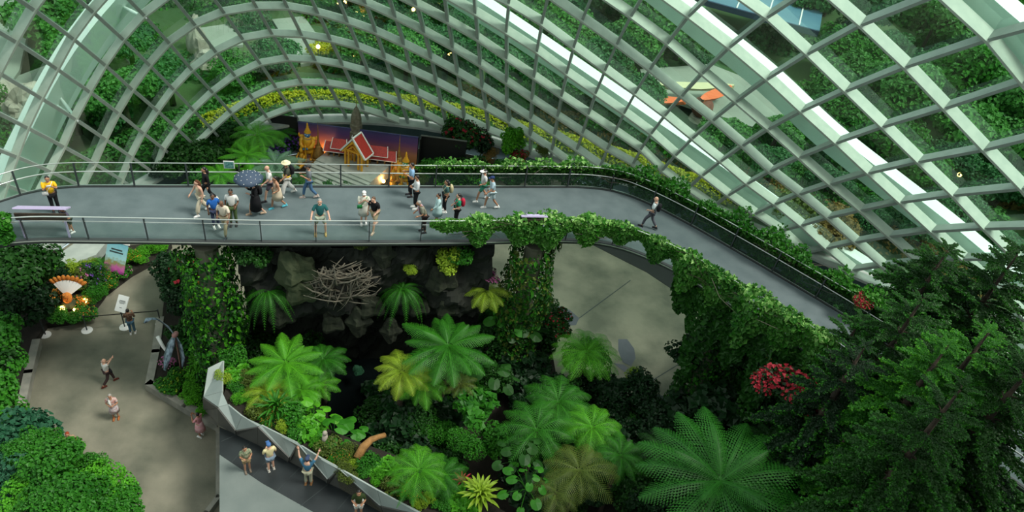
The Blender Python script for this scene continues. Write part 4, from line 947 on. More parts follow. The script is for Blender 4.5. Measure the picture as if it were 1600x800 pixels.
mb = MB(); mb.box((SW / 2, .12, SH / 2 - .05), (SW + .1, .12, SH)); mb.build('frame', M_black, bd)
t = thing('stage_wing', 'black stage panel right of the sunset backdrop', 'panel', SB + SD * .1, SRZ)
mb = MB(); mb.box((1.6, .5, 1.2), (3.1, .1, 2.4)); mb.build('panel', M_black, t)
mb = MB(); mb.box((.05, .25, 1.2), (.08, .55, 2.4)); mb.build('return_panel', M_black, t)
mb = MB(); mb.box((1.6, .46, 2.42), (3.1, .16, .04)); mb.build('cap', M_panel, t)
t = thing('stage_wing', 'black stage panel left of the blue faced guardian', 'panel', SA - SD * .05, SRZ)
mb = MB(); mb.box((-.95, .1, 1.4), (1.85, .1, 2.8)); mb.build('panel', M_black, t)
# stage ground
mb = MB(); mb.prism([tuple(at(x, y, .12)[:2]) for x, y in [(430, 256), (468, 252), (650, 266), (700, 275), (720, 330), (640, 345), (430, 330), (300, 330), (240, 300), (250, 250)]], .003, .12); struct('planting_bed', mb.mesh('planting_bed', [M_soil]), 'soil around the stage')
# stepped platform
def stage_pt(px, py, z): return at(px, py, z)
c0 = at(545, 262, .9)
pf = thing('stepped_platform', 'pale grey platform with wide steps below the pavilion', 'platform', (c0.x, c0.y, .12), SRZ - .42)
W_, D_ = 4.2, 1.6
mb = MB(); mb.box((0, .55, .45), (W_, 2.4, .9)); mb.build('platform', M_steps, pf)
for k in range(8):
    mb = MB(); mb.box((0, -.65 - .3 * k - .13, .45 - .05 * k - .05), (W_, .28, .84 - .1 * k)); mb.build('step', M_steps, pf)
# golden pavilion (sala)
pv = thing('golden_pavilion', 'small golden pavilion with red gabled roof on the stepped platform', 'pavilion', c0 + Vector((.45, .25, .02)), SRZ - .42, scale=.75)
for sx in (-1, 1):
    for y in (-.48, .42):
        for dx in (0, .32):
            mb = MB(); mb.box((sx * (.82 - dx * .0) - sx * dx, y, .85), (.15, .15, 1.7)); mb.box((sx * .82 - sx * dx, y, .06), (.24, .24, .12)); mb.box((sx * .82 - sx * dx, y, 1.66), (.22, .22, .1)); mb.build('column', M_gold, pv)
mb = MB(); mb.box((0, -.48, 1.78), (2.0, .16, .14)); mb.box((0, .42, 1.78), (2.0, .16, .14)); mb.box((-.86, -.03, 1.78), (.16, 1.0, .14)); mb.box((.86, -.03, 1.78), (.16, 1.0, .14)); mb.build('beam', M_gold, pv)
for sx in (-1, 1):
    a = Vector((sx * 1.25, 0, 1.5)); bb = Vector((0, 0, 3.12)); mid_ = (a + bb) / 2; ln = (bb - a).length; an = math.atan2(bb.z - a.z, -(a.x) * 1.0)
    R = Matrix.Rotation(math.atan2(bb.z - a.z, bb.x - a.x) * -1, 3, 'Y')
    mb = MB(); mb.box(mid_, (ln, 1.25, .07), R=R); mb.build('roof_panel', M_redroof, pv)
    mb = MB()
    for y in (-.63, .63): mb.bar(a + Vector((0, y, .02)), bb + Vector((0, y, .02)), .12, .14)
    mb.bar(a + Vector((0, -.63, .02)), a + Vector((0, .63, .02)), .12, .12); mb.build('white_border', M_white, pv)
    mb = MB(); mb.bar(a * .84 + Vector((0, -.56, .22)), bb * .93 + Vector((0, -.56, -.06)), .16, .12); mb.bar(Vector((sx * .9, -.55, 1.75)), Vector((0, -.55, 2.7)), .1, .1, m=0); mb.bar(Vector((sx * .55, -.55, 1.8)), Vector((0, -.55, 2.35)), .08, .08, m=0); mb.build('gable_rafter', M_gold, pv)
mb = MB(); mb.tube([(0, -.65, 3.12), (0, -.75, 3.35), (0, -.7, 3.55)], [.06, .04, .01]); mb.bar((0, -.66, 3.17), (0, .66, 3.17), .12, .1); mb.build('ridge', M_white, pv)
# guardians
def guardian(px, py, label, face, rz, sc=1.0, z=.5):
    p = at(px, py, z); g = thing('guardian_statue', label, 'statue', (p.x, p.y, .12), rz, None)
    g.scale = (sc,) * 3
    mb = MB(); mb.box((0, 0, .19), (1.1, .9, .38)); mb.box((0, 0, .42), (.95, .8, .1)); mb.build('plinth', M_palerock, g)
    mb = MB()
    for s in (-1, 1):
        mb.tube([(s * .28, .04, .45), (s * .30, .02, .75), (s * .26, .0, 1.15), (s * .18, 0, 1.5)], [.13, .12, .17, .2], 10); mb.ell((s * .29, -.12, .52), (.13, .26, .1))
        mb.tube([(s * .38, 0, 2.22), (s * .47, -.1, 1.95), (s * .40, -.32, 1.72), (s * .15, -.46, 1.58)], [.19, .16, .14, .10], 10)
        mb.ell((s * .46, 0, 2.26), (.2, .18, .13)); mb.ell((s * .66, 0, 2.36), (.07, .1, .16))
    mb.tube([(0, 0, 1.35), (0, 0, 1.6), (0, 0, 1.85), (0, 0, 2.15), (0, 0, 2.35)], [.42, .38, .36, .40, .24], 14)
    mb.lathe((0, 0, 0), [(.34, 1.0), (.42, 1.15), (.36, 1.45), (.30, 1.5)], 14); mb.build('body', M_gold, g, True)
    mb = MB(); mb.lathe((0, 0, 0), [(.37, 1.48), (.40, 1.53), (.37, 1.6)], 14); mb.build('belt', M_darkgold, g); mb = MB(); mb.lathe((0, 0, 0), [(.31, 2.18), (.36, 2.24), (.2, 2.36)], 14); mb.build('collar', M_darkgold, g)
    mb = MB(); mb.ell((0, -.08, 2.55), (.22, .22, .25), 14, 10); mb.tube([(0, -.2, 2.58), (0, -.27, 2.53), (0, -.2, 2.5)], [.03, .045, .03]); mb.ell((-.18, 0, 2.56), (.03, .06, .1)); mb.ell((.18, 0, 2.56), (.03, .06, .1))
    mb.ell((-.13, -.5, 1.5), (.09, .1, .08)); mb.ell((.13, -.5, 1.58), (.09, .1, .08)); mb.build('face_and_hands', face, g, True)
    mb = MB()
    for s in (-1, 1): mb.ell((s * .085, -.29, 2.62), (.04, .03, .028))
    mb.box((0, -.30, 2.45), (.13, .03, .035)); mb.build('eyes_and_mouth', M_white, g)
    mb = MB(); mb.lathe((0, 0, 0), [(.24, 2.66), (.27, 2.72), (.20, 2.8), (.21, 2.84), (.15, 2.92), (.16, 2.96), (.1, 3.04), (.09, 3.2), (.05, 3.32), (.07, 3.38), (.0, 3.55)], 14); mb.build('crown', M_gold, g, True)
    mb = MB(); mb.tube([(0, -.52, .5), (0, -.52, 1.7)], [.07, .05], 8); mb.lathe((0, -.52, 1.68), [(.05, 0), (.09, .06), (.03, .14), (.05, .2), (0, .26)], 8); mb.build('club', M_gold, g)
    return g
M_blueface = mat('blue_face_paint', (.03, .18, .42), .5); M_greenface = mat('green_face_paint', (.03, .20, .05), .5)
guardian(482, 247, 'golden guardian statue with blue face and tall crown at stage left', M_blueface, SRZ - .15, .88)
guardian(632, 290, 'golden guardian statue with green face at the right of the stage', M_greenface, SRZ - .35, .85)
# kneeling golden figures beside the guardians
def kneeler(px, py, label, rz):
    p = at(px, py, .15); g = thing('kneeling_statue', label, 'statue', (p.x, p.y, .12), rz); mb = MB()
    mb.tube([(0, .1, .1), (0, -.3, .3), (0, -.05, .42)], [.14, .14, .17], 8); mb.tube([(0, .05, .35), (0, .1, .7), (0, .08, .95)], [.2, .17, .1], 10); mb.ell((0, .05, 1.12), (.13, .14, .16))
    for s in (-1, 1): mb.tube([(s * .2, .08, .9), (s * .27, -.1, .65), (s * .1, -.3, .62)], [.07, .06, .04], 8); mb.tube([(s * .12, .2, .14), (s * .2, -.4, .16), (s * .18, -.5, .06)], [.11, .09, .06], 8)
    mb.build('body', M_gold, g, True); mb = MB(); mb.lathe((0, .05, 0), [(.15, 1.2), (.1, 1.3), (.02, 1.5)], 10); mb.build('crown', M_gold, g)
kneeler(497, 254, 'small golden kneeling figure right of the blue faced guardian', SRZ + .5); kneeler(471, 258, 'small golden kneeling figure left of the blue faced guardian', SRZ - .4); kneeler(614, 292, 'small golden kneeling figure left of the green faced guardian', SRZ + .2)
# chedis, prang and halls in low relief in front of the print
def chedi(px, py, h, label, m, n=14):
    p = at(px, py, .3); t = thing('stupa_model', label, 'stupa', (p.x, p.y, .1), SRZ)
    pr = [(.95, 0), (.95, .12), (.85, .14), (.85, .26), (.75, .28), (.75, .40), (.66, .42), (.66, .54), (.58, .56)]
    mb = MB(); mb.lathe((0, 0, 0), [(r * .8, z * h / 3.2) for r, z in pr], n); mb.build('base', m, t)
    mb = MB(); mb.lathe((0, 0, 0), [(r * .8, z * h / 3.2) for r, z in [(.52, .56), (.5, .75), (.42, 1.05), (.26, 1.25), (.24, 1.38), (.14, 1.42)]], n); mb.build('bell', m, t, True)
    mb = MB(); mb.lathe((0, 0, 0), [(r * .8, z * h / 3.2) for r, z in [(.15, 1.42), (.13, 1.6), (.10, 1.62), (.09, 1.85), (.07, 1.87), (.05, 2.2), (.0, 3.2)]], n); mb.build('spire', m, t)
chedi(498, 252, 3.3, 'dull golden stupa with needle spire at the left of the backdrop', M_darkgold)
chedi(622, 271, 3.4, 'dull golden stupa with needle spire at the right of the backdrop', M_darkgold)
p = at(556, 243, .3); t = thing('prang_tower', 'grey stepped tower rising behind the golden pavilion', 'tower', (p.x, p.y, .1), SRZ)
mb = MB(); mb.lathe((0, 0, 0), [(.5, 0), (.48, 2.2), (.42, 2.25), (.40, 2.7), (.36, 2.75), (.34, 3.2), (.28, 3.5), (.16, 3.8), (.04, 4.0)], 8); mb.build('shaft', mat('prang_stone', (.22, .20, .14), .8, (.13, .12, .08), 6), t)
mb = MB(); mb.tube([(0, 0, 3.95), (0, 0, 4.4)], [.03, .01]); mb.build('finial', M_darkgold, t)
def hall(px, py, Lh, label):
    p = at(px, py, .3); t = thing('temple_hall_model', label, 'temple', (p.x, p.y, .1), SRZ)
    for k in range(5): mb = MB(); mb.tube([(-Lh / 2 + .15 + k * (Lh - .3) / 4, -.2, 0), (-Lh / 2 + .15 + k * (Lh - .3) / 4, -.2, 1.35)], .06, 8); mb.build('column', M_darkgold, t)
    mb = MB(); mb.box((0, .1, .65), (Lh - .2, .3, 1.3)); mb.build('body', M_bark, t)
    for q, (x0, ln, z) in enumerate([(0, Lh + .3, 1.35), (0, Lh * .62, 1.62)]):
        mb = MB(); V = [(x0 - ln / 2, -.42, z), (x0 + ln / 2, -.42, z), (x0 + ln / 2 - .08, .05, z + .5), (x0 - ln / 2 + .08, .05, z + .5), (x0 - ln / 2, .4, z), (x0 + ln / 2, .4, z)]
        mb.add(V, [(0, 1, 2, 3), (3, 2, 5, 4), (0, 3, 4), (1, 5, 2), (0, 4, 5, 1)]); r_ = mb.build('roof', M_redroof, t)
        mb = MB(); mb.bar((x0 - ln / 2, -.44, z), (x0 - ln / 2 + .08, .05, z + .55), .04, .04); mb.bar((x0 + ln / 2, -.44, z), (x0 + ln / 2 - .08, .05, z + .55), .04, .04); mb.bar((x0 - ln / 2, -.44, z), (x0 + ln / 2, -.44, z), .03, .03); mb.build('border', M_white, r_)
hall(531, 256, 1.7, 'red roofed temple hall model left of the pavilion'); hall(590, 267, 2.2, 'red roofed temple hall model right of the pavilion')
# lanterns
def lantern(px, py, z, label, pw_=12, r=.13):
    p = at(px, py, z + .15); t = thing('lantern', label, 'lantern', (p.x, p.y, z)); mb = MB(); mb.tube([(0, 0, 0), (0, 0, .12)], .03); mb.build('base', M_post, t)
    mb = MB(); mb.ell((0, 0, .12 + r), (r, r, r)); mb.build('globe', M_lampglow, t, True)
    ld = bpy.data.lights.new('lantern_light', 'POINT'); ld.energy = pw_; ld.color = (1, .55, .2); ld.shadow_soft_size = r; lo = bpy.data.objects.new('lantern_light', ld); COL.objects.link(lo); lo.parent = t; lo.location = (0, -.05, .2 + 2 * r)
lantern(512, 249, .15, 'glowing round lantern between the blue guardian and the pavilion', 60); lantern(599, 285, .15, 'glowing round lantern right of the stepped platform', 22)
lantern(519, 240, .15, 'glowing round lantern at the foot of the left temple hall', 15); lantern(616, 268, .15, 'glowing round lantern beside the right stupa', 15)
lantern(98, 484, .4, 'glowing lantern left of the fan-tailed figure', 4); lantern(134, 472, .4, 'glowing lantern right of the fan-tailed figure', 4); lantern(117, 485, .4, 'small glowing lantern in front of the fan-tailed figure', 2, .08)
lantern(1175, 652, 2.2, 'lone glowing lamp in the dark foliage at lower right', 25, .11)
lantern(430 + 600 - 585 + 0, 238, .2, 'small lantern in the fern bed left of the stage', 4, .07)

# ------------------------------------------------------------------ plaza furniture
def stanchion(px, py, label, grp=None):
    p = at(px, py, .02); t = thing('stanchion', label, 'stanchion', (p.x, p.y, 0), 0, grp)
    mb = MB(); mb.lathe((0, 0, 0), [(.26, 0), (.26, .025), (.05, .05)], 16); mb.build('base', M_white, t); mb = MB(); mb.tube([(0, 0, .04), (0, 0, 1.0)], .03, 8); mb.ell((0, 0, 1.02), (.045, .045, .04)); mb.build('post', M_post, t); return p
S1 = stanchion(251, 506, 'black belt post on white disc at the right end of the row'); S2 = stanchion(195, 511, 'black belt post on white disc beside the person in dark knit'); S3 = stanchion(136, 516, 'black belt post on white disc in front of the flower bed'); S4 = stanchion(71, 523, 'black belt post on white disc at the left end of the row')
for k, (a, b) in enumerate([(S1, S2), (S2, S3)]):
    t = thing('queue_belt', ['black queue belt stretched from the right end post', 'black queue belt stretched to the flower bed post'][k], 'belt', (0, 0, 0)); mb = MB(); mb.bar(Vector((a.x, a.y, .95)), Vector((b.x, b.y, .95)), .02, .05); mb.build('belt', M_black, t)
p = at(196, 511, .02) + Vector((.05, .12, 0)); t = thing('notice_board', 'tilted white notice board with small print standing at the queue belt', 'sign', (p.x, p.y, 0), -.1)
mb = MB(); mb.tube([(0, 0, 0), (0, .05, 1.25)], .025, 6); mb.build('stand', M_post, t)
R = Matrix.Rotation(-.75, 3, 'X'); c = Vector((-.0, .0, 1.55)); mb = MB(); mb.box(c, (.55, .03, .82), R=R); brd = mb.build('board', M_white, t)
mb = MB()
for k, (w_, z) in enumerate([(.30, .14), (.34, .08), (.26, .02), (.12, -.2)]): mb.box(c + R @ Vector((0, -.02, z)), (w_, .008, .022 if k else .03), R=R)
mb.build('print', M_post, brd)
# poster
p = at(183, 428, .35); t = thing('garden_poster', 'tilted poster with blue sky and pink flowers standing in the flower bed', 'poster', (p.x, p.y, .3), -.12)
m2 = bpy.data.materials.new('poster_print'); m2.use_nodes = True; N = m2.node_tree.nodes; L = m2.node_tree.links
tc = N.new('ShaderNodeTexCoord'); sp = N.new('ShaderNodeSeparateXYZ'); L.new(tc.outputs['Object'], sp.inputs[0]); nz = N.new('ShaderNodeTexNoise'); nz.inputs['Scale'].default_value = 6; L.new(tc.outputs['Object'], nz.inputs['Vector'])
ad = N.new('ShaderNodeMath'); ad.operation = 'MULTIPLY_ADD'; ad.inputs[1].default_value = .5; L.new(nz.outputs[0], ad.inputs[0]); L.new(sp.outputs['Z'], ad.inputs[2]); rp = N.new('ShaderNodeValToRGB'); mr = N.new('ShaderNodeMapRange'); mr.inputs[1].default_value = .4; mr.inputs[2].default_value = 2.2; L.new(ad.outputs[0], mr.inputs[0]); L.new(mr.outputs[0], rp.inputs[0]); L.new(rp.outputs[0], N['Principled BSDF'].inputs['Base Color'])
e = rp.color_ramp.elements; e[0].position = .12; e[0].color = (.35, .03, .25, 1); e[1].position = .9; e[1].color = (.16, .45, .55, 1)
for pos, c_ in ((.26, (.55, .12, .35, 1)), (.36, (.25, .25, .08, 1)), (.5, (.35, .6, .62, 1))): x = rp.color_ramp.elements.new(pos); x.color = c_
R = Matrix.Rotation(-.55, 3, 'X'); c = Vector((0, .2, 1.05)); mb = MB(); mb.box(c, (1.15, .05, 1.6), R=R); pb = mb.build('board', m2, t)
mb = MB(); mb.box(c + R @ Vector((0, 0, .83)), (1.25, .1, .07), R=R); mb.build('top_edge', M_white, t)
mb = MB()
for w_, z in ((.62, .42), (.75, .28)): mb.box(c + R @ Vector((0, -.03, z)), (w_, .008, .07), R=R)
mb.build('print', M_post, pb)
for s in (-.4, .4): mb = MB(); mb.tube([(s, .1, 0), (s, .25, .8)], .03); mb.build('leg', M_post, t)
# small framed sign on the far rail
p = at(358, 259, ZW + 1.12); t = thing('rail_sign', 'small square teal sign with white frame on the far handrail', 'sign', p, .27)
mb = MB(); mb.box((0, 0, .05), (.42, .03, .36)); mb.build('frame', M_white, t); mb = MB(); mb.box((0, -.018, .05), (.36, .012, .30)); mb.build('face', mat('teal_sign', (.02, .16, .15), .5, (.2, .4, .36), 14), t)
# info lectern on the walkway
p = at(98, 371, ZW); t = thing('information_lectern', 'slanted lavender information board on two legs beside the near railing', 'board', (p.x, p.y, ZW), .27)
M_lav = mat('lavender_board', (.52, .44, .66), .4)
mb = MB(); mb.box((-.5, .25, 1.18), (1.75, .5, .05), R=Matrix.Rotation(-.5, 3, 'X')); mb.build('board', M_lav, t)
mb = MB(); mb.box((-.5, -.02, .98), (1.7, .05, .30)); mb.build('front_panel', M_bark, t)
for s in (-1.25, .25): mb = MB(); mb.bar((s, .0, 1.1), (s, -.02, 0), .05, .08); mb.build('leg', M_lav, t)
p = at(834, 338, ZW + 1.25); t = thing('information_lectern', 'slim lavender information board above the vine on the near railing', 'board', (p.x, p.y, ZW + 1.25), .27)
mb = MB(); mb.box((0, 0, .03), (1.1, .35, .05), R=Matrix.Rotation(-.4, 3, 'X')); mb.build('board', M_lav, t); mb = MB(); mb.box((0, -.16, -.12), (1.05, .04, .2)); mb.build('front_panel', M_bark, t)
mb = MB(); mb.bar((0, 0, 0), (0, 0, -1.24), .06, .06); mb.build('leg', M_lav, t)
# fan-tailed floral figure
p = at(110, 480, .4); t = thing('floral_bird_figure', 'topiary figure with orange-tipped white fan tail among marigolds', 'sculpture', (p.x, p.y, .35), .35, None, .78)
mb = MB(); mb.ell((0, 0, .9), (.28, .34, .4), 12, 8); mb.tube([(0, -.2, 1.0), (0, -.35, 1.3), (0, -.38, 1.5)], [.16, .11, .08]); mb.ell((0, -.42, 1.55), (.1, .14, .1)); mb.build('body', mat('marigold', (.65, .24, .03), .8, (.5, .14, .02), 8, bump=.8), t, True)
for k in range(9):
    a = math.radians(-38 + k * 12); d = Vector((math.sin(a), .35, math.cos(a))).normalized(); b0 = Vector((0, .1, 1.0))
    mb = MB(); mb.bar(b0 + d * .2, b0 + d * 1.05, .17, .04, up=(0, -1, .2)); f_ = mb.build('tail_feather', M_white, t)
    mb = MB(); mb.ell(b0 + d * 1.22, (.14, .1, .24), 8, 6, rot=Matrix.Rotation(a, 3, 'Y')); mb.build('feather_tip', mat('marigold%d' % k, (.68, .26, .03), .8, (.5, .14, .02), 9, bump=.8), f_)
mb = MB(); mb.ell((0, 0, .35), (.45, .45, .35)); mb.build('base', M_mossrock, t)
# mottled winged sculpture
M_wing = mat('mottled_wing', (.32, .42, .50), .6, (.06, .10, .13), 5, detail=3)
p = at(284, 580, .4); t = thing('winged_sculpture', 'tall mottled blue-white leaf-winged sculpture in the angular bed', 'sculpture', (p.x, p.y, .38), 0)
def wing(pts, wd, name='wing', m=M_wing):
    V = []; F = []; n = len(pts)
    for k, q in enumerate(pts):
        q = Vector(q); tt = k / (n - 1); w_ = wd * math.sin(pi * (tt * .86 + .07)) ** .8; s = Vector((.75, -.5, .45)).normalized()
        V += [q - s * w_, q + Vector((0, -.05, .12)) * wd * 2, q + s * w_, q + Vector((0, .04, -.06))]
    for k in range(n - 1):
        for e_ in range(4): F.append((4 * k + e_, 4 * k + (e_ + 1) % 4, 4 * k + 4 + (e_ + 1) % 4, 4 * k + 4 + e_))
    F += [(0, 1, 2, 3), (4 * n - 1, 4 * n - 2, 4 * n - 3, 4 * n - 4)]
    link(name, newmesh(name, V, F, [m], smooth=True), t)
wing([(0, 0, 2.5), (-.35, .1, 2.95), (-.8, .2, 3.15), (-1.2, .2, 3.05), (-1.45, .2, 2.7)], .36); wing([(0, 0, 2.5), (-.05, -.35, 2.2), (-.12, -.7, 1.75), (-.15, -1.05, 1.2)], .40); wing([(.05, 0, 2.5), (.3, -.2, 2.2), (.5, -.5, 1.7), (.55, -.75, 1.3)], .26)
mb = MB(); mb.ell((.05, 0, 2.55), (.14, .2, .12)); mb.tube([(0, 0, 0), (.0, .05, 1.3), (.05, 0, 2.5)], [.06, .05, .05]); mb.build('stem', mat('dusty_pink', (.4, .2, .18), .7), t, True)
mb = MB(); mb.tube([at(246, 525, 1.6) - p - Vector((0, 0, .0)) + Vector((0, 0, -.0)), at(254, 540, 1.3) - p, at(263, 552, .9) - p, at(268, 568, .4) - p], [.09, .08, .06, .03], 8); mb.build('pale_arm', M_white, t, True)
# root tangle on the cliff
c = on_cliff(536, 436, .55); t = thing('root_tangle', 'nest of tangled grey driftwood roots hanging on the dark cliff', 'sculpture', c, math.atan2(WD.y, WD.x)); rr = random.Random(3)
for k in range(84):
    a = rr.uniform(0, 2 * pi); b_ = a + rr.uniform(.9, 2.4) * rr.choice((-1, 1)); r0, r1 = rr.uniform(.05, .9), rr.uniform(.75, 1.12)
    A = Vector((r0 * 1.45 * math.cos(a), rr.uniform(-.45, 0), r0 * 1.25 * math.sin(a))); B = Vector((r1 * 1.5 * math.cos(b_), rr.uniform(-.6, -.1), r1 * 1.25 * math.sin(b_)))
    m1 = (A + B) / 2 + Vector((rr.uniform(-.3, .3), rr.uniform(-.5, -.1), rr.uniform(-.3, .3))); pts = [A * (1 - s_) ** 2 + m1 * 2 * s_ * (1 - s_) + B * s_ ** 2 + Vector((rr.uniform(-.03, .03), 0, rr.uniform(-.03, .03))) for s_ in (0, .2, .4, .6, .8, 1)]
    w_ = rr.uniform(.022, .055); mb = MB(); mb.tube(pts, [w_, w_ * .95, w_ * .8, w_ * .65, w_ * .5, w_ * .2], 5); mb.build('root', M_root, t, True)
# logs and small things
def log(pts, r, label, m=M_log, name='driftwood_log'):
    P = [at(*q) for q in pts]; t = thing(name, label, 'log', P[0]); mb = MB(); n = len(P); Q = smooth(P, .3); mb.tube([q - P[0] for q in Q], [r * (1 - .5 * k / len(Q)) * (1 + .12 * math.sin(k * 1.7)) for k in range(len(Q))], 8); mb.build('log', m, t, True)
log([(558, 716, 4.5), (568, 698, 4.7), (580, 687, 4.8), (601, 680, 4.6)], .17, 'curved orange log leaning over the black pond')
log([(1195, 556, 6.6), (1212, 570, 6.6), (1240, 572, 6.6), (1276, 583, 6.5)], .11, 'wavy yellow-brown branch under the walkway at right', mat('yellow_log', (.30, .20, .03), .8))
log([(1262, 633, 5), (1292, 645, 5)], .10, 'short pale tan log below the red flower bush', mat('tan_log', (.35, .22, .08), .8))
log([(1362, 698, 5), (1380, 712, 5)], .08, 'small beige broken branch in the dark foliage', mat('beige_log', (.35, .27, .14), .8))
p = at(508, 688, 4.4); t = thing('small_statue', 'small white stone figure among plants behind the planter wall', 'statue', (p.x, p.y, 4.2)); mb = MB(); mb.tube([(0, 0, 0), (0, 0, .3), (0, 0, .55)], [.16, .13, .1], 8); mb.ell((0, 0, .66), (.1, .1, .12)); mb.build('figure', M_palerock, t, True)
p = at(1031, 632, 1.6); t = thing('round_stone_basin', 'pale grey rounded basin at the edge of the bare floor', 'basin', (p.x, p.y, 0)); mb = MB(); mb.lathe((0, 0, 0), [(.3, 0), (.62, .3), (.72, .9), (.7, 1.5), (.6, 1.6), (.55, 1.3), (.1, 1.1)], 20); mb.build('basin', mat('basin_stone', (.22, .30, .28), .6, (.08, .13, .12), 2), t, True)
INM = [('wheel-shaped fern', 700, 540), ('pale green tree fern', 446, 566), ('yellow-green fern', 628, 582), ('feathery fern', 916, 550), ('huge tree fern', 1126, 752), ('fan of fronds', 655, 735), ('golden-olive fern', 905, 735), ('crimson bush', 1235, 615), ('lone glowing lamp', 1175, 652),
 ('pale basin', 1031, 632), ('leafy column', 836, 450), ('black pond', 580, 560), ('orange log', 590, 695), ('shadowed low conifer', 1430, 700), ('lower right conifer', 1580, 640), ('bare floor', 1000, 500), ('vine mantle', 1180, 470), ('lone beige branch', 1370, 705), ('spiky rosette', 750, 778), ('strap-leaved tuft', 432, 642),
 ('yellow-brown branch', 1240, 572), ('dark gap', 760, 700), ('round-leaved plant', 800, 498), ('tan log', 1277, 640), ('walkway end', 1400, 620), ('long-fronded fern', 838, 672)]
PLM = [('woman on the ramp', 387, 715), ('blue-capped man', 422, 710), ('person lifting both arms', 480, 735), ('man in dark green shirt', 560, 775), ('white stone figure', 508, 688), ('strap-leaved tuft', 432, 642), ('planter end', 340, 570), ('orange log', 590, 695), ('red bromeliad', 722, 755), ('pointed rosette', 615, 742), ('fan of fronds', 655, 735), ('spiky rosette', 750, 778), ('woman in pink dress', 312, 660)]
# ------------------------------------------------------------------ vines on the railings
def vine(name, label, P, s0, s1, side, per_m, wd_out, wd_in, down, up, matn, leaf, seed, z0=ZW, lean=0.0, hang=True):
    rr_ = np.random.default_rng(seed); pts = [(p, t) for p, t in resample(P, .1)]
    n0, n1 = int(s0 / .1), min(len(pts) - 1, int(s1 / .1)); n = int((s1 - s0) * per_m)
    k = rr_.integers(n0, n1, n)
    B = np.array([[pts[i][0].x, pts[i][0].y] for i in k]); T = np.array([[pts[i][1].x, pts[i][1].y] for i in k]); Nn = np.stack([T[:, 1], -T[:, 0]], 1) * side
    s = k * .1; env = .65 + .35 * np.sin(s * 1.7 + seed) * np.sin(s * .63 + 1) + .25 * np.sin(s * 4.1)
    edge = np.minimum(1, np.minimum((s - s0 + .3) / 2.0, (s1 - s + .3) / 1.0)); env = np.clip(env, .25, 1.3) * np.clip(edge, .1, 1)
    u = rr_.random(n); h = 1.0 + up * env * rr_.random(n) ** 1.5 * (u < .35) - down * env * rr_.random(n) * (u >= .35)
    o = np.where(u < .35, (rr_.random(n) * (wd_out + wd_in) - wd_in) * env, wd_out * env * (.45 + .6 * rr_.random(n)) * (1 - .35 * (1 - h) / max(down, .1)) + .05)
    XY = B + Nn * (o + lean * np.maximum(h, 0))[:, None]
    Pn = np.concatenate([XY, (z0 + h)[:, None]], 1)
    Nv = np.concatenate([Nn * np.where(u < .35, .2, .9)[:, None], np.where(u < .35, 1.0, .55)[:, None]], 1) + rr_.normal(size=(n, 3)) * .6
    V, F = leaves(Pn, Nv, leaf * (.6 + .8 * rr_.random(n)), .48, .35, rng=rr_)
    root = thing(name, label, 'vine', (0, 0, 0))
    mi = np.where(rr_.random(n) < .3, 1, 0); mi = np.where((u < .35) & (rr_.random(n) < .28), 2, mi)
    o_ = link('foliage', newmesh('foliage', V, F, [LF[matn], LF['mid' if matn == 'vine' else matn], LF['vinel' if matn == 'vine' else 'vine']], mi.tolist()), root); o_['kind'] = 'stuff'
    for q in range(int((s1 - s0) * 1.3)):
        i = rr_.integers(n0, max(n0 + 1, n1 - 25)); A = pts[i][0]; C_ = pts[min(n1, i + rr_.integers(8, 24))][0]; nr = Vector((pts[i][1].y, -pts[i][1].x, 0)) * side; h1, h2 = rr_.uniform(.1, 1.15, 2)
        a = A + nr * rr_.uniform(.05, wd_out) + UP * h1; b_ = C_ + nr * rr_.uniform(.05, wd_out) + UP * h2; m_ = (a + b_) / 2 + Vector(rr_.normal(size=3) * .15)
        mb = MB(); mb.tube([a, a.lerp(m_, .5), m_, m_.lerp(b_, .5), b_], [.012, .014, .013, .012, .006], 4); mb.build('vine_stem', M_bark if q % 2 else M_root, root)
    return root
def arc_at(P, px, py):
    q = at(px, py, ZW); best = 0; bd_ = 1e9
    for k, (p, t) in enumerate(resample(P, .1)):
        d = (p - q).length
        if d < bd_: bd_ = d; best = k * .1
    return best
sN = lambda x, y: arc_at(NEAR, x, y)
sF = lambda x, y: arc_at(FAR, x, y)
vine('climbing_vine', 'thick trailing vine over the near railing from the middle to the walkway bend', NEAR, sN(672, 377), sN(1010, 400), 1, 750, .42, .35, 1.25, .35, 'vine', .17, 3)
vine('climbing_vine', 'dense vine mantle over the near railing along the descending right stretch', NEAR, sN(1000, 395), sN(1300, 570), 1, 850, .75, .25, 2.0, .35, 'vine', .17, 5)
vine('climbing_vine', 'sparse leafy vine on the far railing behind the hikers, right of the stage', FAR, sF(650, 293), sF(960, 300), -1, 420, .55, .1, .9, .4, 'vine', .15, 7, lean=.1)
vine('climbing_vine', 'tangled vine along the far railing from the bend down to the right trees', FAR, sF(940, 296), sF(1500, 610), -1, 700, 1.15, .15, 1.4, .55, 'mid', .16, 9, lean=.1)
vine('climbing_vine', 'leafy vine spilling over the near railing at the left edge', NEAR, 0, sN(32, 376), 1, 700, .6, .5, 1.6, .4, 'mid', .16, 11)
vine('hanging_creeper', 'dark creeper filling the space behind the far railing of the right stretch', FAR, sF(660, 293), sF(1450, 575), -1, 420, .30, 0, 1.5, 0.0, 'dark', .15, 31, z0=ZW - .15, lean=.1)
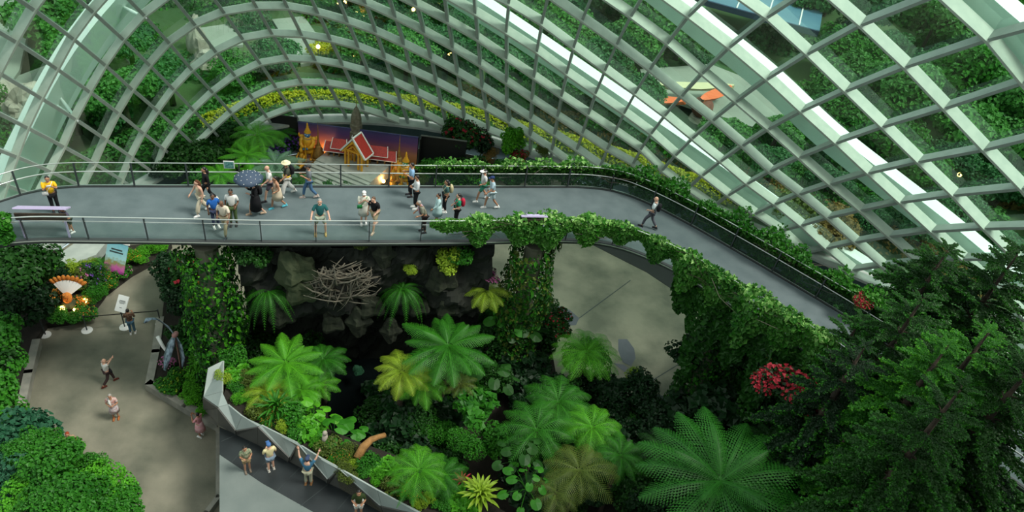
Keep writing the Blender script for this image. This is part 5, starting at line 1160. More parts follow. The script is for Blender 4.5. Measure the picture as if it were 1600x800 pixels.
# climbing plants on the wall right of the stage
shrub(722, 216, 1.6, 1.6, ('round', 'dark', 'red'), 'dark shrub with dull red flowers against the dome base')
shrub(745, 224, 1.2, 1.3, ('round', 'deep', 'red'), 'dark red leaved shrub right of the flowering shrub at the dome base')
shrub(800, 226, 1.5, 1.1, ('spire', 'bright'), 'bright green climber reaching up the dome bars right of the stage', zs=1.3)
shrub(765, 246, .6, .9, ('fine', 'brown'), 'small bronze leaved shrub before the dark wall')
shrub(812, 248, .6, 1.0, ('flowers', 'mid', 'red'), 'low red flowering plant behind the far railing')
shrub(848, 240, 1.2, .8, ('fine', 'olive'), 'wispy olive climber on the dome ledge')
# hedge of shrubs between stage and walkway
for k, (x, y, z, s, key, lab) in enumerate([
 (300, 262, 1.3, 2.3, ('crown2', 'dark'), 'big round dark shrub left of the ferns behind the walkway'),
 (262, 262, 1.0, 1.3, ('round', 'deep'), 'smaller dark shrub at the left shoulder of the big round shrub'),
 (352, 222, 1.2, 2.0, ('crown2', 'dark'), 'rounded dark shrub behind the tree ferns'),
 (320, 300, .8, 1.5, ('round', 'mid'), 'green shrub seen below the far rails left of the sign'),
 (455, 225, .8, 1.3, ('flowers', 'dark', 'purple'), 'purple flowering bush left of the blue faced guardian'),
 (440, 238, .6, 1.0, ('flowers', 'blue', 'purple'), 'blue-violet flowering clump in front of the left stage panel'),
 (395, 300, .5, 1.2, ('low', 'bright'), 'low bright green clump behind the far rail and umbrella'),
 (520, 290, .3, .9, ('low', 'mid'), 'low green clump at the foot of the stepped platform'),
 (545, 297, .25, .8, ('fine', 'mid'), 'fine leaved ground plant in front of the platform'),
 (700, 290, .4, 1.3, ('low', 'bright'), 'bright low plant under the far rail behind the group at right'),
 (745, 290, .5, 1.2, ('low', 'bright'), 'bright lime plant under the far rail behind the capped couple'),
 (680, 270, .5, 1.2, ('round', 'mid'), 'green bush right of the green faced guardian'),
 (735, 268, .5, 1.3, ('round', 'dark'), 'dark green bush between the wall and far railing'),
 (790, 272, .5, 1.2, ('round', 'mid'), 'mid green bush between the wall and far railing'),
 (655, 287, .3, .8, ('fine', 'olive'), 'small olive plant behind the man in light blue')]):
    shrub(x, y, z, s, key, lab)
for x, y, z, R, n, mt, lab, kd, tr in [
 (402, 212, 2.8, 2.0, 13, 'bright', 'spreading bright tree fern against the yellow hedge', 'tree', 2.6),
 (385, 242, 2.4, 1.7, 13, 'bright', 'broad green fern below the spreading tree fern', 'flat', 2.1),
 (430, 255, 2.3, 1.9, 13, 'grey', 'pale grey-green fern arching beside the blue faced guardian', 'flat', 2.0),
 (345, 272, 2.0, 1.4, 12, 'bright', 'lime fern behind the woman with long hair', 'flat', 1.8),
 (402, 270, 2.0, 1.5, 12, 'bright', 'bright fern behind the polka dot umbrella', 'flat', 1.7),
 (470, 283, .6, 1.2, 11, 'mid', 'small fern below the blue faced guardian', 'tree', .4),
 (440, 205, 1.8, 1.3, 10, 'mid', 'fern reaching over the left black panel', 'flat', 1.6),
 (312, 290, .9, 1.2, 10, 'bright', 'upright lime fern at the far rail post', 'sword', .7)]:
    fern(x, y, z, R, n, mt, lab, kd, tr)
# ------------------------------------------------------------------ ferns and plants of the central forest
FE = [
 (446, 566, 5.2, 1.75, 12, 'bright', 'wide pale green tree fern in front of the cliff at left', 'flat', 3.8),
 (700, 540, 6.2, 2.2, 15, 'mid', 'wheel-shaped dark green tree fern below the cliff, fronds all round', 'flat', 4.8),
 (628, 582, 5.4, 1.5, 12, 'yellow', 'yellow-green tree fern between the black pond and the wheel-shaped fern', 'tree', 4.0),
 (660, 600, 4.6, 1.4, 11, 'bright', 'lime tree fern just below the yellow-green fern', 'tree', 3.2),
 (720, 600, 4.6, .9, 10, 'olive', 'small olive fern under the wheel-shaped fern', 'tree', 3.2),
 (916, 550, 4.6, 1.95, 17, 'bright', 'feathery bright green tree fern beside the bare floor', 'tree', 3.2),
 (505, 562, 4.4, 1.3, 13, 'mid', 'darker fern tucked right of the pale green tree fern', 'tree', 3.0),
 (1126, 752, 8.6, 3.5, 16, 'fernd', 'huge dark green tree fern at the bottom right of centre', 'flat', 7.2),
 (655, 735, 5.0, 1.5, 13, 'bright', 'fan of bright fern fronds behind the planter bed', 'tree', 1.2),
 (690, 742, 4.8, 1.3, 11, 'mid', 'green fern right beside the fan of bright fronds', 'tree', 1.0),
 (640, 765, 4.7, 1.1, 10, 'mid', 'low fern below the fan of bright fronds', 'sword', .8),
 (838, 672, 5.6, 1.9, 12, 'mid', 'long-fronded tree fern left of the feathery golden fern', 'tree', 4.2),
 (872, 628, 5.0, 1.8, 12, 'mid', 'tree fern below the feathery bright tree fern', 'tree', 3.6),
 (925, 668, 5.2, 1.6, 12, 'bright', 'bright fern at the lower end of the bare floor', 'tree', 3.8),
 (905, 735, 5.6, 1.7, 13, 'olive', 'lacy golden-olive fern at bottom centre', 'lace', 4.2),
 (970, 712, 5.4, 1.4, 12, 'mid', 'green fern between the golden fern and the huge fern', 'tree', 4.0),
 (870, 770, 5.4, 1.2, 10, 'olive', 'second lacy olive fern at the bottom edge', 'lace', 4.0),
 (1035, 700, 5.0, 1.4, 10, 'dark', 'dim fern left behind the huge fern', 'tree', 3.6),
 (418, 612, 4.6, 1.2, 12, 'yellow', 'lime fern below the pale green tree fern', 'tree', .6),
 (470, 610, 4.4, 1.2, 12, 'bright', 'second lime fern right below the pale green tree fern', 'tree', .6),
 (495, 602, 4.0, 1.1, 10, 'bright', 'bright fern left of the black pond', 'tree', .6),
 (1238, 752, 6.5, 2.2, 12, 'deep', 'shadowy blue-green fern right of the huge fern', 'flat', 5),
 (1210, 700, 6.0, 1.6, 10, 'dark', 'dim palm-like fern below the red flower bush', 'tree', 4.5),
 (1290, 790, 6.5, 1.9, 12, 'deep', 'dark fern at the bottom under the conifers', 'flat', 5),
]
for f in FE: fern(*f)
fern(1128, 478, 6.8, 2.0, 7, 'bright', 'tree fern fronds reaching out below the vine-covered walkway', 'flat', 5.4, arc=3.6, a0=2.0)
fern(1140, 512, 5.8, 1.7, 6, 'mid', 'lower ring of fern fronds over the edge of the bare floor', 'flat', 4.4, arc=3.4, a0=2.2)
c = on_cliff(418, 455, .4); fern(0, 0, c.z, 1.6, 14, 'mid', 'long hanging fern on the left of the cliff', 'hang', None, loc=c, seed=4)
c = on_cliff(628, 452, .5); fern(0, 0, c.z, 1.6, 16, 'mid', 'long hanging fern on the right of the cliff', 'hang', None, loc=c, seed=5)
c = on_cliff(640, 420, .5); shrub(0, 0, 0, .45, ('fine', 'yellow'), 'small lime plant above the right hanging fern', loc=c)
c = on_cliff(760, 455, .3); fern(0, 0, c.z, 1.3, 12, 'yellow', 'yellow-green fern at the right end of the cliff', 'tree', None, loc=c, seed=6)
c = on_cliff(700, 410, .3); shrub(0, 0, 0, .8, ('spire', 'yellow'), 'yellow leafy climber at the top right of the cliff', loc=c)
c = on_cliff(768, 432, .1); shrub(0, 0, 0, .5, ('flowers', 'dark', 'pink'), 'pink flowering clump at the cliff edge beside the bare floor', loc=c)
c = on_cliff(395, 400, .4); shrub(0, 0, 0, .8, ('round', 'dark'), 'dark ivy clump at the top left of the cliff', loc=c)
c = on_cliff(560, 382, .3); shrub(0, 0, 0, .6, ('low', 'olive'), 'strip of olive moss plants under the walkway edge', loc=c)
c = on_cliff(720, 400, .3); shrub(0, 0, 0, .7, ('round', 'mid'), 'leafy clump where cliff meets walkway', loc=c)
# broad leaf plants
for x, y, z, R, n, mt, lab, ls in [
 (522, 690, 3.9, .95, 13, 'mid', 'broad round-leaved plant by the white stone figure', .34), (490, 660, 3.8, .8, 9, 'bright', 'broad-leaved plant above the white stone figure', .30), (552, 688, 3.6, .6, 6, 'mid', 'small broad-leaved plant by the orange log', .3),
 (800, 498, 4.6, 1.1, 14, 'mid', 'round-leaved plant beside the leafy column', .32), (815, 520, 4.2, .9, 10, 'dark', 'darker round-leaved plant below it beside the column', .32), (815, 720, 5.0, 1.0, 14, 'dark', 'large leaved plant at the dark gap in bottom centre', .26),
 (822, 765, 5.0, 1.0, 16, 'mid', 'lobed leafy plant at the bottom left of the golden fern', .24), (770, 600, 4.0, 1.0, 10, 'dark', 'broad dark leaves below the wheel-shaped fern', .34), (470, 640, 3.9, .7, 8, 'bright', 'bright broad leaves behind the strap-leaved tuft', .28)]:
    taro(x, y, z, R, n, mt, lab, None, ls)
rosette(432, 642, 4.3, 1.25, 34, 'mid', 'tuft of narrow strap leaves behind the planter wall', .05); rosette(750, 778, 4.6, 1.15, 38, 'yellow', 'spiky yellow-green rosette at the bottom of the planter', .07)
rosette(722, 755, 4.3, .6, 16, 'red', 'red spiky bromeliad beside the yellow-green rosette', .07); rosette(615, 742, 4.3, .7, 14, 'bright', 'pointed bright rosette among planter plants', .06)
# planter shrubs along the wall top
rr = random.Random(11)
PL = [(352, 598), (366, 614), (382, 630), (404, 648), (420, 660), (446, 672), (468, 684), (492, 698), (512, 708), (530, 722), (552, 732), (572, 742), (594, 752), (614, 766), (640, 778), (662, 790), (690, 796)]
for k, (x, y) in enumerate(PL):
    key = [('fine', 'yellow'), ('low', 'mid'), ('fine', 'bright'), ('round', 'olive'), ('fine', 'mid', 'orange')][k % 5]
    shrub(x + rr.uniform(-3, 3), y - 6, 4.25, rr.uniform(.42, .6), key, autolabel({0: 'fine yellow-green planter shrub', 1: 'low mid-green planter shrub', 2: 'fine bright green planter shrub', 3: 'round olive planter shrub', 4: 'orange-flowered planter shrub'}[k % 5], x, y, PLM),
          {0: 'yellow-green planter shrubs', 1: 'low green planter shrubs', 2: 'bright planter shrubs', 3: 'olive planter shrubs', 4: 'orange-flowered planter shrubs'}[k % 5], name='planter_shrub')
# second row
for k, (x, y) in enumerate([(365, 560), (372, 585), (395, 600), (455, 655), (480, 672), (540, 712), (575, 725), (600, 735), (650, 760), (700, 770), (725, 785), (540, 740)]):
    key = [('round', 'mid'), ('broad', 'bright'), ('fine', 'olive')][k % 3]
    shrub(x, y, 4.2, rr.uniform(.5, .75), key, autolabel({0: 'rounded green planter bush', 1: 'coarse bright-leaved planter bush', 2: 'fine olive planter bush'}[k % 3], x, y, PLM), {0: 'second row green bushes', 1: 'second row bright bushes', 2: 'second row olive bushes'}[k % 3], name='planter_shrub')
# forest fill: many shrubs of a few sorts, thinner to the right, its shade put into darker leaves
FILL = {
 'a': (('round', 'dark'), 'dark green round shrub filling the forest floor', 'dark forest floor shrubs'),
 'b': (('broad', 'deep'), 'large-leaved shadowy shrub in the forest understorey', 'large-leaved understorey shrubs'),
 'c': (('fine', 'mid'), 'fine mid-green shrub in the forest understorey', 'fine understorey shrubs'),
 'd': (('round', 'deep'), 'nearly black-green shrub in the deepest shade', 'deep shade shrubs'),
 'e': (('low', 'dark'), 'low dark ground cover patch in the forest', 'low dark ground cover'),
}
def fill(pts, kinds, zlo, zhi, slo, shi):
    for (x, y) in pts:
        k = rr.choice(kinds); key, lab, grp = FILL[k]
        x += rr.uniform(-9, 9); y += rr.uniform(-7, 7); shrub(x, y, rr.uniform(zlo, zhi), rr.uniform(slo, shi), key, autolabel({'a': 'dark round shrub', 'b': 'shadowy large-leaved shrub', 'c': 'fine mid-green shrub', 'd': 'near-black shrub', 'e': 'low dark ground cover'}[k], x, y, INM), grp, name='forest_shrub')
fill([(x, y) for x in range(378, 500, 34) for y in range(520, 660, 30)], 'aabce', 1.8, 2.8, .7, 1.0)
fill([(x, y) for x in range(590, 790, 34) for y in range(620, 780, 30) if not (x > 715 and y > 620)], 'aabce', 1.8, 3.0, .7, 1.1)
fill([(x, y) for x in range(740, 860, 34) for y in range(470, 610, 30)], 'abce', 1.8, 3.2, .7, 1.1)
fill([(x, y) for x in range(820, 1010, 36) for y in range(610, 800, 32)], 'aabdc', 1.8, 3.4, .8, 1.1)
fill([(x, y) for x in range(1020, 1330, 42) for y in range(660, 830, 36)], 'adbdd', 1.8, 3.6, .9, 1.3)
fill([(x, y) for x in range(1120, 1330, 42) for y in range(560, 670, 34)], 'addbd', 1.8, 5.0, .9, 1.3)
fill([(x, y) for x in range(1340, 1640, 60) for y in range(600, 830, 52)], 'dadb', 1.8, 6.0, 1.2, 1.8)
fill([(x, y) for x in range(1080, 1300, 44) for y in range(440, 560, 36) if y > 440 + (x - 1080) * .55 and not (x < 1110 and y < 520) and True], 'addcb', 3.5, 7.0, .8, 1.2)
# shade wall of hanging plants under the descending walkway
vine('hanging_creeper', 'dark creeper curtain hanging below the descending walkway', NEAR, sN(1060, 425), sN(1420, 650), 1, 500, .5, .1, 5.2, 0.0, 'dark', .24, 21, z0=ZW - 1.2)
# coloured accents
for x, y, z, s, key, lab in [
 (1255, 642, 8.8, .8, ('flowers', 'deep', 'red'), 'smaller crimson clump at the lower side of the crimson bush'), (1200, 598, 9.2, .8, ('flowers', 'deep', 'red'), 'smaller crimson clump at the upper left of the crimson bush'), (1235, 612, 9.4, 1.3, ('flowers', 'deep', 'red'), 'crimson flowering bush in the dark under the walkway'), (868, 510, 4.6, .9, ('spire', 'dark', 'red'), 'upright bush with small red flowers beside the bare floor'),
 (990, 594, 2.6, .75, ('fine', 'yellow'), 'yellow-green clump at the lower end of the bare floor'), (1020, 640, 2.2, .7, ('round', 'mid'), 'green clump by the pale basin'),
 (1345, 470, 11.0, .55, ('flowers', 'olive', 'red'), 'crimson flower spray beside the far railing at right'), (1160, 610, 3.6, 1.2, ('broad', 'mid'), 'broad leaved bush at the right edge of the bare floor'),
 (1120, 560, 3.6, 1.2, ('round', 'dark'), 'dark bush at the right edge of the bare floor'), (1330, 620, 7.2, .9, ('fine', 'yellow'), 'yellowish leafy sprays below the railing end at right'),
 (1240, 650, 5.6, .8, ('fine', 'olive'), 'olive clump below the crimson bush'), (770, 690, 3.4, .9, ('spire', 'mid'), 'climbing greenery left of the black gap'),
 (745, 640, 4.2, 1.0, ('broad', 'mid'), 'leafy hanging plant below the wheel-shaped fern'), (730, 700, 4.0, 1.0, ('fine', 'mid'), 'fine hanging foliage left of the black gap'),
 (914, 562, 3.0, 1.25, ('round', 'deep'), 'dark bush under the feathery bright tree fern'), (560, 580, 2.4, .3, ('round', 'blue'), 'tiny plant on the rock in the black pond')]:
    shrub(x, y, z, s, key, lab)
# ------------------------------------------------------------------ left gardens
for x, y, z, s, key, lab in [
 (268, 430, 1.5, 1.7, ('crown2', 'deep'), 'dark round tree-like bush right of the path'), (295, 470, 1.4, 1.5, ('crown2', 'deep'), 'dark bush below the round bush right of the path'), (310, 430, 2.4, 1.5, ('round', 'dark', 'red'), 'dark bush with red flowers under the walkway at left'),
 (345, 505, 2.2, 1.3, ('spire', 'bright'), 'tall bright leafy plant above the planter end'), (330, 470, 3.0, 1.3, ('round', 'mid', 'orange'), 'climbing plant with orange flowers on the leafy column'),
 (30, 420, 2.4, 2.4, ('crown2', 'dark'), 'dark tree clump at the left edge below the walkway'), (60, 445, 1.2, 1.2, ('crown2', 'dark'), 'dark shrub left of the poster garden'), (15, 470, 2.0, 2.0, ('crown2', 'deep'), 'deep green shrub mass at the left edge'),
 (48, 478, 1.4, 1.4, ('round', 'deep'), 'shadowy shrub left of the fan-tailed figure'), (-8, 545, 2.4, 2.1, ('crown', 'mid'), 'bright leafy tree at the left edge beside the plaza'), (-14, 622, 2.6, 2.1, ('crown', 'mid'), 'second leafy tree at the left edge, lower down'), (-50, 585, 2.6, 2.4, ('crown', 'dark'), 'dark tree behind the leafy trees at left edge'),
 (30, 690, 3.2, 1.5, ('round', 'blue'), 'blue-green shrub behind the bright tree at lower left'), (15, 750, 4.0, 1.7, ('crown', 'blue'), 'blue-green tree at the bottom left corner'), (78, 424, .6, .7, ('fine', 'bright'), 'light green feathery bush by the concrete ledge'),
 (118, 424, .6, .8, ('fine', 'yellow'), 'lime feathery bush left of the poster'), (146, 415, .6, .6, ('fine', 'yellow'), 'second lime bush left of the poster'), (148, 435, .7, .9, ('round', 'dark', 'purple'), 'dark bush with purple flowers by the poster'),
 (128, 440, .7, .8, ('round', 'olive', 'pink'), 'bush with faint pink flowers above the fan-tailed figure'), (205, 405, .6, .8, ('fine', 'bright', 'orange'), 'bright shrub with orange flowers right of the poster'), (222, 400, .6, .7, ('fine', 'bright'), 'bright shrub at the tip of the flower bed'),
 (243, 388, .6, .75, ('fine', 'bright'), 'bright shrub under the walkway at the path'), (165, 440, .6, .8, ('fine', 'mid', 'orange'), 'green shrub with orange blooms along the path edge'), (150, 462, .6, .75, ('fine', 'mid'), 'green shrub on the path edge below the orange blooms'),
 (190, 425, .5, .6, ('low', 'mid', 'pink'), 'pink and green ground cover at the foot of the poster'), (130, 492, .5, .7, ('low', 'mid', 'orange'), 'marigold patch right of the fan-tailed figure'), (95, 492, .5, .7, ('low', 'mid'), 'leafy border below the fan-tailed figure'), (112, 499, .45, .6, ('low', 'mid'), 'leafy border at the front tip of the flower bed'),
 (90, 462, .7, .55, ('flowers', 'dark', 'orange'), 'cluster of orange marigolds left of the figure'), (128, 470, .6, .5, ('flowers', 'mid', 'orange'), 'cluster of orange marigolds right of the figure'),
 (270, 600, .7, .75, ('round', 'mid', 'yellow'), 'yellow-green bush at the kerb corner'), (300, 615, .7, .8, ('fine', 'bright'), 'bright bush inside the angular kerb'), (315, 575, .8, .9, ('round', 'bright'), 'bright bush right of the winged sculpture'),
 (262, 570, .6, .55, ('flowers', 'dark', 'pink'), 'pinkish low plant below the pale arm of the sculpture'), (310, 540, 1.0, .9, ('round', 'mid'), 'green bush behind the winged sculpture'), (290, 520, 1.0, .9, ('round', 'dark'), 'dark bush above the winged sculpture'), (322, 640, .6, .5, ('fine', 'bright'), 'small bright bush at the tip of the angular bed'),
 (100, 440, .6, .8, ('round', 'deep'), 'dark low shrub below the concrete block')]:
    shrub(x, y, z, s, key, lab)
fern(318, 562, 1.2, .9, 12, 'bright', 'bright fern right of the winged sculpture', 'flat', .7); fern(160, 412, .9, .9, 11, 'mid', 'arching fern behind the poster', 'tree', .5)
# bright soft-needled tree at the lower left
def puff_tree(px, py, z, parts, label, matn, matn2):
    p = at(px, py, z); root = thing('soft_needled_tree', label, 'tree', (p.x, p.y, .36)); link('trunk', trunk_mesh('puff', z - .6, .2, .12), root)
    for k, (x, y, zz, s) in enumerate(parts):
        q = at(x, y, zz); mb = MB(); mb.tube([(0, 0, z - 2.2), ((q.x - p.x) * .5, (q.y - p.y) * .5, zz - 1.2), (q.x - p.x, q.y - p.y, zz - .4)], [.09, .06, .03], 5); mb.build('branch', M_bark, root)
        o = link('foliage', shape('crown' if k % 2 else 'crown2', matn if k % 4 == 1 else matn2), root, (q.x - p.x, q.y - p.y, zz - .36), (0, 0, k), s); o['kind'] = 'stuff'
puff_tree(90, 740, 5.2, [(62, 695, 4.8, .95), (105, 715, 5.0, .9), (30, 715, 4.6, .9), (135, 735, 4.9, .8), (90, 735, 5.5, 1.3), (160, 765, 5.0, 1.15), (120, 775, 5.4, 1.3), (80, 790, 5.2, 1.2), (175, 795, 4.8, 1.1), (50, 770, 4.9, 1.1), (130, 815, 5, 1.2)], 'bright green soft-needled tree at the lower left', 'bright', 'mid')

# ------------------------------------------------------------------ the big conifers at right
CB = {}
def conifer_branch(matn, seed):
    k = (matn, seed)
    if k in CB: return CB[k]
    rg = np.random.default_rng(seed); P = []; Nn = []; S = []; TP = []
    stem = lambda t: np.array([t, .04 * math.sin(3 * t + seed), .10 * t - .34 * t * t])
    for q in range(24):
        t = .18 + .82 * q / 23; L = .36 * (1 - .55 * t) * rg.uniform(.8, 1.2); sd = 1 if q % 2 else -1; b0 = stem(t)
        dr = np.array([.75, sd * .75 * rg.uniform(.6, 1.1), rg.uniform(-.25, .1)]); dr /= np.linalg.norm(dr); m_ = 30
        if q == 23: dr = np.array([1, 0, -.2])
        for i in range(m_):
            f = (i + rg.random()) / m_; c_ = b0 + dr * L * f + np.array([0, 0, .12 * L * math.sin(f * 3)]); a = rg.random() * 2 * pi
            s1 = np.cross(dr, [0, 0, 1]); s1 /= np.linalg.norm(s1); s2 = np.cross(s1, dr); o = s1 * math.cos(a) + s2 * abs(math.sin(a)) * 1.1
            P.append(c_ + o * .022); Nn.append(o * .8 + np.array([0, 0, .7])); S.append(.088 * (1.1 - .35 * f)); TP.append(f > .7 and rg.random() < .6)
    V, F = leaves(np.array(P), np.array(Nn), np.array(S), .30, .0, .3, rng=rg)
    V = V.tolist(); F = F.tolist(); mi = [2 if q else 0 for q in TP]
    mb = MB(); mb.tube([tuple(stem(t)) for t in (0, .25, .5, .75, 1)], [.018, .015, .011, .007, .003], 5); b0 = len(V); V += mb.V; F += [tuple(b0 + i for i in f) for f in mb.F]; mi += [1] * len(mb.F)
    CB[k] = newmesh('branch', V, F, [LF[matn], M_bark, LF[{'deep': 'mid', 'dark': 'mid', 'mid': 'bright', 'olive': 'olive'}[matn]]], mi); return CB[k]  # paler tips on deep needles: highlights put into the leaf colour
def conifer(px, py, ztop, zbot, Rb, whorls, per, matn, label, group=None):
    p = at(px, py, ztop); root = thing('conifer', label, 'tree', (p.x, p.y, 0)); rg = random.Random(int(px))
    mb = MB(); mb.tube([(0, 0, .3), (0, 0, zbot), (0, 0, ztop)], [.28, .2, .03], 8); mb.build('trunk', M_bark, root, True)
    for wv in range(whorls):
        f = wv / (whorls - 1); z = ztop - (ztop - zbot) * f; R = Rb * (.22 + .78 * f ** .75)
        for i in range(per):
            a = 2 * pi * (i + .5 * (wv % 2)) / per + rg.uniform(-.2, .2); s = R * rg.uniform(.8, 1.15)
            link('branch', conifer_branch(matn, 1 + (i + wv) % 3), root, (0, 0, z + rg.uniform(-.15, .15)), (rg.uniform(-.25, .25), -.45 + .5 * f + rg.uniform(-.1, .1), a), s)
conifer(1325, 680, 10.5, 5.0, 2.0, 6, 8, 'deep', 'shadowed conifer left of the others, under the walkway end')
conifer(1440, 470, 14.0, 8.5, 2.4, 8, 8, 'dark', 'dense dark conifer in front of the vine-covered railing end')
conifer(1350, 545, 13.2, 8.0, 2.0, 7, 8, 'deep', 'dark conifer hiding the walkway where the vines end')
conifer(1500, 610, 15.5, 9.5, 2.2, 7, 8, 'dark', 'dark conifer before the lower stretch of the walkway')
conifer(1478, 396, 13.0, 6.5, 3.0, 9, 8, 'dark', 'tall dark conifer whose tip stands before the glass at right')
conifer(1625, 560, 15.5, 9.0, 2.6, 8, 8, 'dark', 'dark conifer at the far right over the lower walkway')
conifer(1590, 398, 13.5, 6.5, 3.0, 9, 8, 'dark', 'pale-tipped conifer at the right edge of the picture')
conifer(1345, 500, 11.6, 5.5, 2.1, 7, 8, 'dark', 'smaller dark conifer at the end of the vine-covered railing')
conifer(1545, 520, 15.0, 9.5, 2.4, 7, 8, 'mid', 'green conifer with pale tips in the middle of the right edge')
conifer(1478, 545, 14.5, 9.0, 2.3, 7, 8, 'mid', 'nearer green conifer with drooping tips below the tall dark one')
conifer(1400, 590, 12.0, 6.0, 2.4, 6, 7, 'deep', 'dark conifer below the walkway end at right')
conifer(1580, 640, 13.0, 7.0, 2.2, 6, 7, 'deep', 'dark conifer at the lower right edge')
conifer(1430, 700, 11.0, 5.0, 2.4, 6, 7, 'deep', 'shadowed conifer low at the bottom right')
# ------------------------------------------------------------------ people
SKIN = {'light': mat('skin_light', (.62, .36, .25), .55), 'tan': mat('skin_tan', (.42, .21, .12), .55), 'brown': mat('skin_brown', (.16, .075, .04), .5)}
M_eye = mat('eye_dark', (.02, .015, .01), .3); M_lip = mat('lips', (.35, .10, .09), .5)
CC = {}
def cloth(col, rough=.85, col2=None, sc=8):
    k = (tuple(col), col2)
    if k not in CC: CC[k] = mat('cloth%d' % len(CC), col, rough, col2, sc, spec=.2)
    return CC[k]
def skin_mesh(name, verts, edges, radii, m, sub=1):
    me = bpy.data.meshes.new(name + '_src'); me.from_pydata([tuple(v) for v in verts], edges, [])
    ob = bpy.data.objects.new(name + '_src', me); COL.objects.link(ob)
    md = ob.modifiers.new('s', 'SKIN'); sk = me.skin_vertices[0].data
    for i, r in enumerate(radii): sk[i].radius = (r if isinstance(r, tuple) else (r, r))
    sk[0].use_root = True; md.use_smooth_shade = True; md.branch_smoothing = .3
    if sub: ss = ob.modifiers.new('u', 'SUBSURF'); ss.levels = sub; ss.render_levels = sub
    return ob
PEND = []
def person(px, py, z, face, h, legs, armL, armR, top, bottom, shoes, hair, skin, label, lean=0.0, sleeve='short', extra=(), group=None, sq=0.0, turn=0.0, loc=None):
    s = h / 1.72; p = loc if loc is not None else at(px, py, z); q = at(px + face[0], py + face[1], z) - at(px, py, z); rz = math.atan2(q.y, q.x) - pi / 2
    root = thing('person', label, 'person', (p.x, p.y, z), rz, group)
    J = {}
    J['pelvis'] = Vector((0, 0, .94)); J['waist'] = Vector((0, .01 + lean * .12, 1.08)); J['chest'] = Vector((0, .0 + lean * .32, 1.27)); J['neckb'] = Vector((0, -.01 + lean * .46, 1.43)); J['head'] = Vector((0, .02 + lean * .62, 1.57))
    for sd, nm in ((-1, 'l'), (1, 'r')):
        J['hip' + nm] = Vector((sd * .09, 0, .90))
        if legs == 'walk': st = .27 if nm == 'l' else -.27
        elif legs == 'walk2': st = -.25 if nm == 'l' else .25
        elif legs == 'wide': st = 0
        else: st = .02 * sd
        wx = .09 + (.1 if legs == 'wide' else .01)
        if st > .1: J['knee' + nm] = Vector((sd * .09, st * .75, .50)); J['ank' + nm] = Vector((sd * .08, st * 1.0, .08))
        elif st < -.1: J['knee' + nm] = Vector((sd * .09, st * .25, .49)); J['ank' + nm] = Vector((sd * .08, st * 1.25, .15))
        else: J['knee' + nm] = Vector((sd * (wx - .01), .03, .49)); J['ank' + nm] = Vector((sd * wx, st, .08))
        sh = Vector((sd * .175, -.01 + lean * .42, 1.38)); J['sh' + nm] = sh; arm = armL if nm == 'l' else armR
        E_, W_ = {'down': ((.06, -.03, -.28), (.06, .05, -.53)), 'fwd': ((.05, .12, -.25), (.02, .30, -.40)), 'back': ((.06, -.14, -.24), (.05, -.17, -.49)), 'photo': ((.05, .14, -.22), (-.11, .30, .02)), 'rail': ((.12, .12, -.25), (.16, .36, -.33)),
                  'up': ((.10, .12, .22), (.10, .30, .42)), 'high': ((.14, .10, .24), (.20, .24, .44)), 'cross': ((.06, .04, -.27), (-.10, .22, -.25)), 'phone': ((.06, .06, -.27), (-.04, .27, -.16)), 'hip': ((.17, -.06, -.24), (.02, .03, -.38)), 'bag': ((.06, .0, -.28), (.0, .17, -.36))}[arm]
        J['el' + nm] = sh + Vector((E_[0] * sd, E_[1], E_[2])); J['wr' + nm] = sh + Vector((W_[0] * sd, W_[1], W_[2]))
    J = {k: v * s for k, v in J.items()}
    names = ['pelvis', 'waist', 'chest', 'neckb', 'nk', 'shl', 'ell', 'wrl', 'shr', 'elr', 'wrr', 'hipl', 'kneel', 'ankl', 'hipr', 'kneer', 'ankr']
    J['nk'] = J['neckb'].lerp(J['head'], .45)
    RB = dict(pelvis=.125, waist=.11, chest=.125, neckb=.065, nk=.05, shl=.06, shr=.06, ell=.040, elr=.040, wrl=.028, wrr=.028, hipl=.085, hipr=.085, kneel=.055, kneer=.055, ankl=.038, ankr=.038)
    ED = [('pelvis', 'waist'), ('waist', 'chest'), ('chest', 'neckb'), ('neckb', 'nk'), ('chest', 'shl'), ('shl', 'ell'), ('ell', 'wrl'), ('chest', 'shr'), ('shr', 'elr'), ('elr', 'wrr'), ('pelvis', 'hipl'), ('hipl', 'kneel'), ('kneel', 'ankl'), ('pelvis', 'hipr'), ('hipr', 'kneer'), ('kneer', 'ankr')]
    body = skin_mesh('body', [J[n] for n in names], [(names.index(a), names.index(b)) for a, b in ED], [RB[n] * s for n in names], None)
    # head, face, hands (joined to the body)
    mb = MB(); hc = J['head']
    tiltR = Matrix.Rotation(turn, 3, 'Z')
    def hfn(v):
        k = 1 - .16 * max(0, -v.z) * (1 if v.y < .3 else .6); return Vector((v.x * k, v.y * (1 - .06 * max(0, -v.z)), v.z))
    mb.ell(hc, (.076 * s, .095 * s, .118 * s), 14, 10, m=0, rot=tiltR, fn=hfn)
    f = lambda x, y, z_: hc + tiltR @ (Vector((x, y, z_)) * s)
    mb.tube([f(0, .088, .02), f(0, .112, -.015), f(0, .09, -.028)], [.008 * s, .016 * s, .012 * s], 5, m=0)
    for sd in (-1, 1): mb.ell(f(sd * .077, -.005, 0), (.012 * s, .022 * s, .032 * s), 6, 4, m=0); mb.ell(f(sd * .03, .085, .015), (.013 * s, .008 * s, .008 * s), 6, 4, m=1); mb.box(f(sd * .03, .088, .038), (.03 * s, .008 * s, .006 * s), m=1)
    mb.box(f(0, .087, -.052), (.042 * s, .012 * s, .012 * s), m=2)
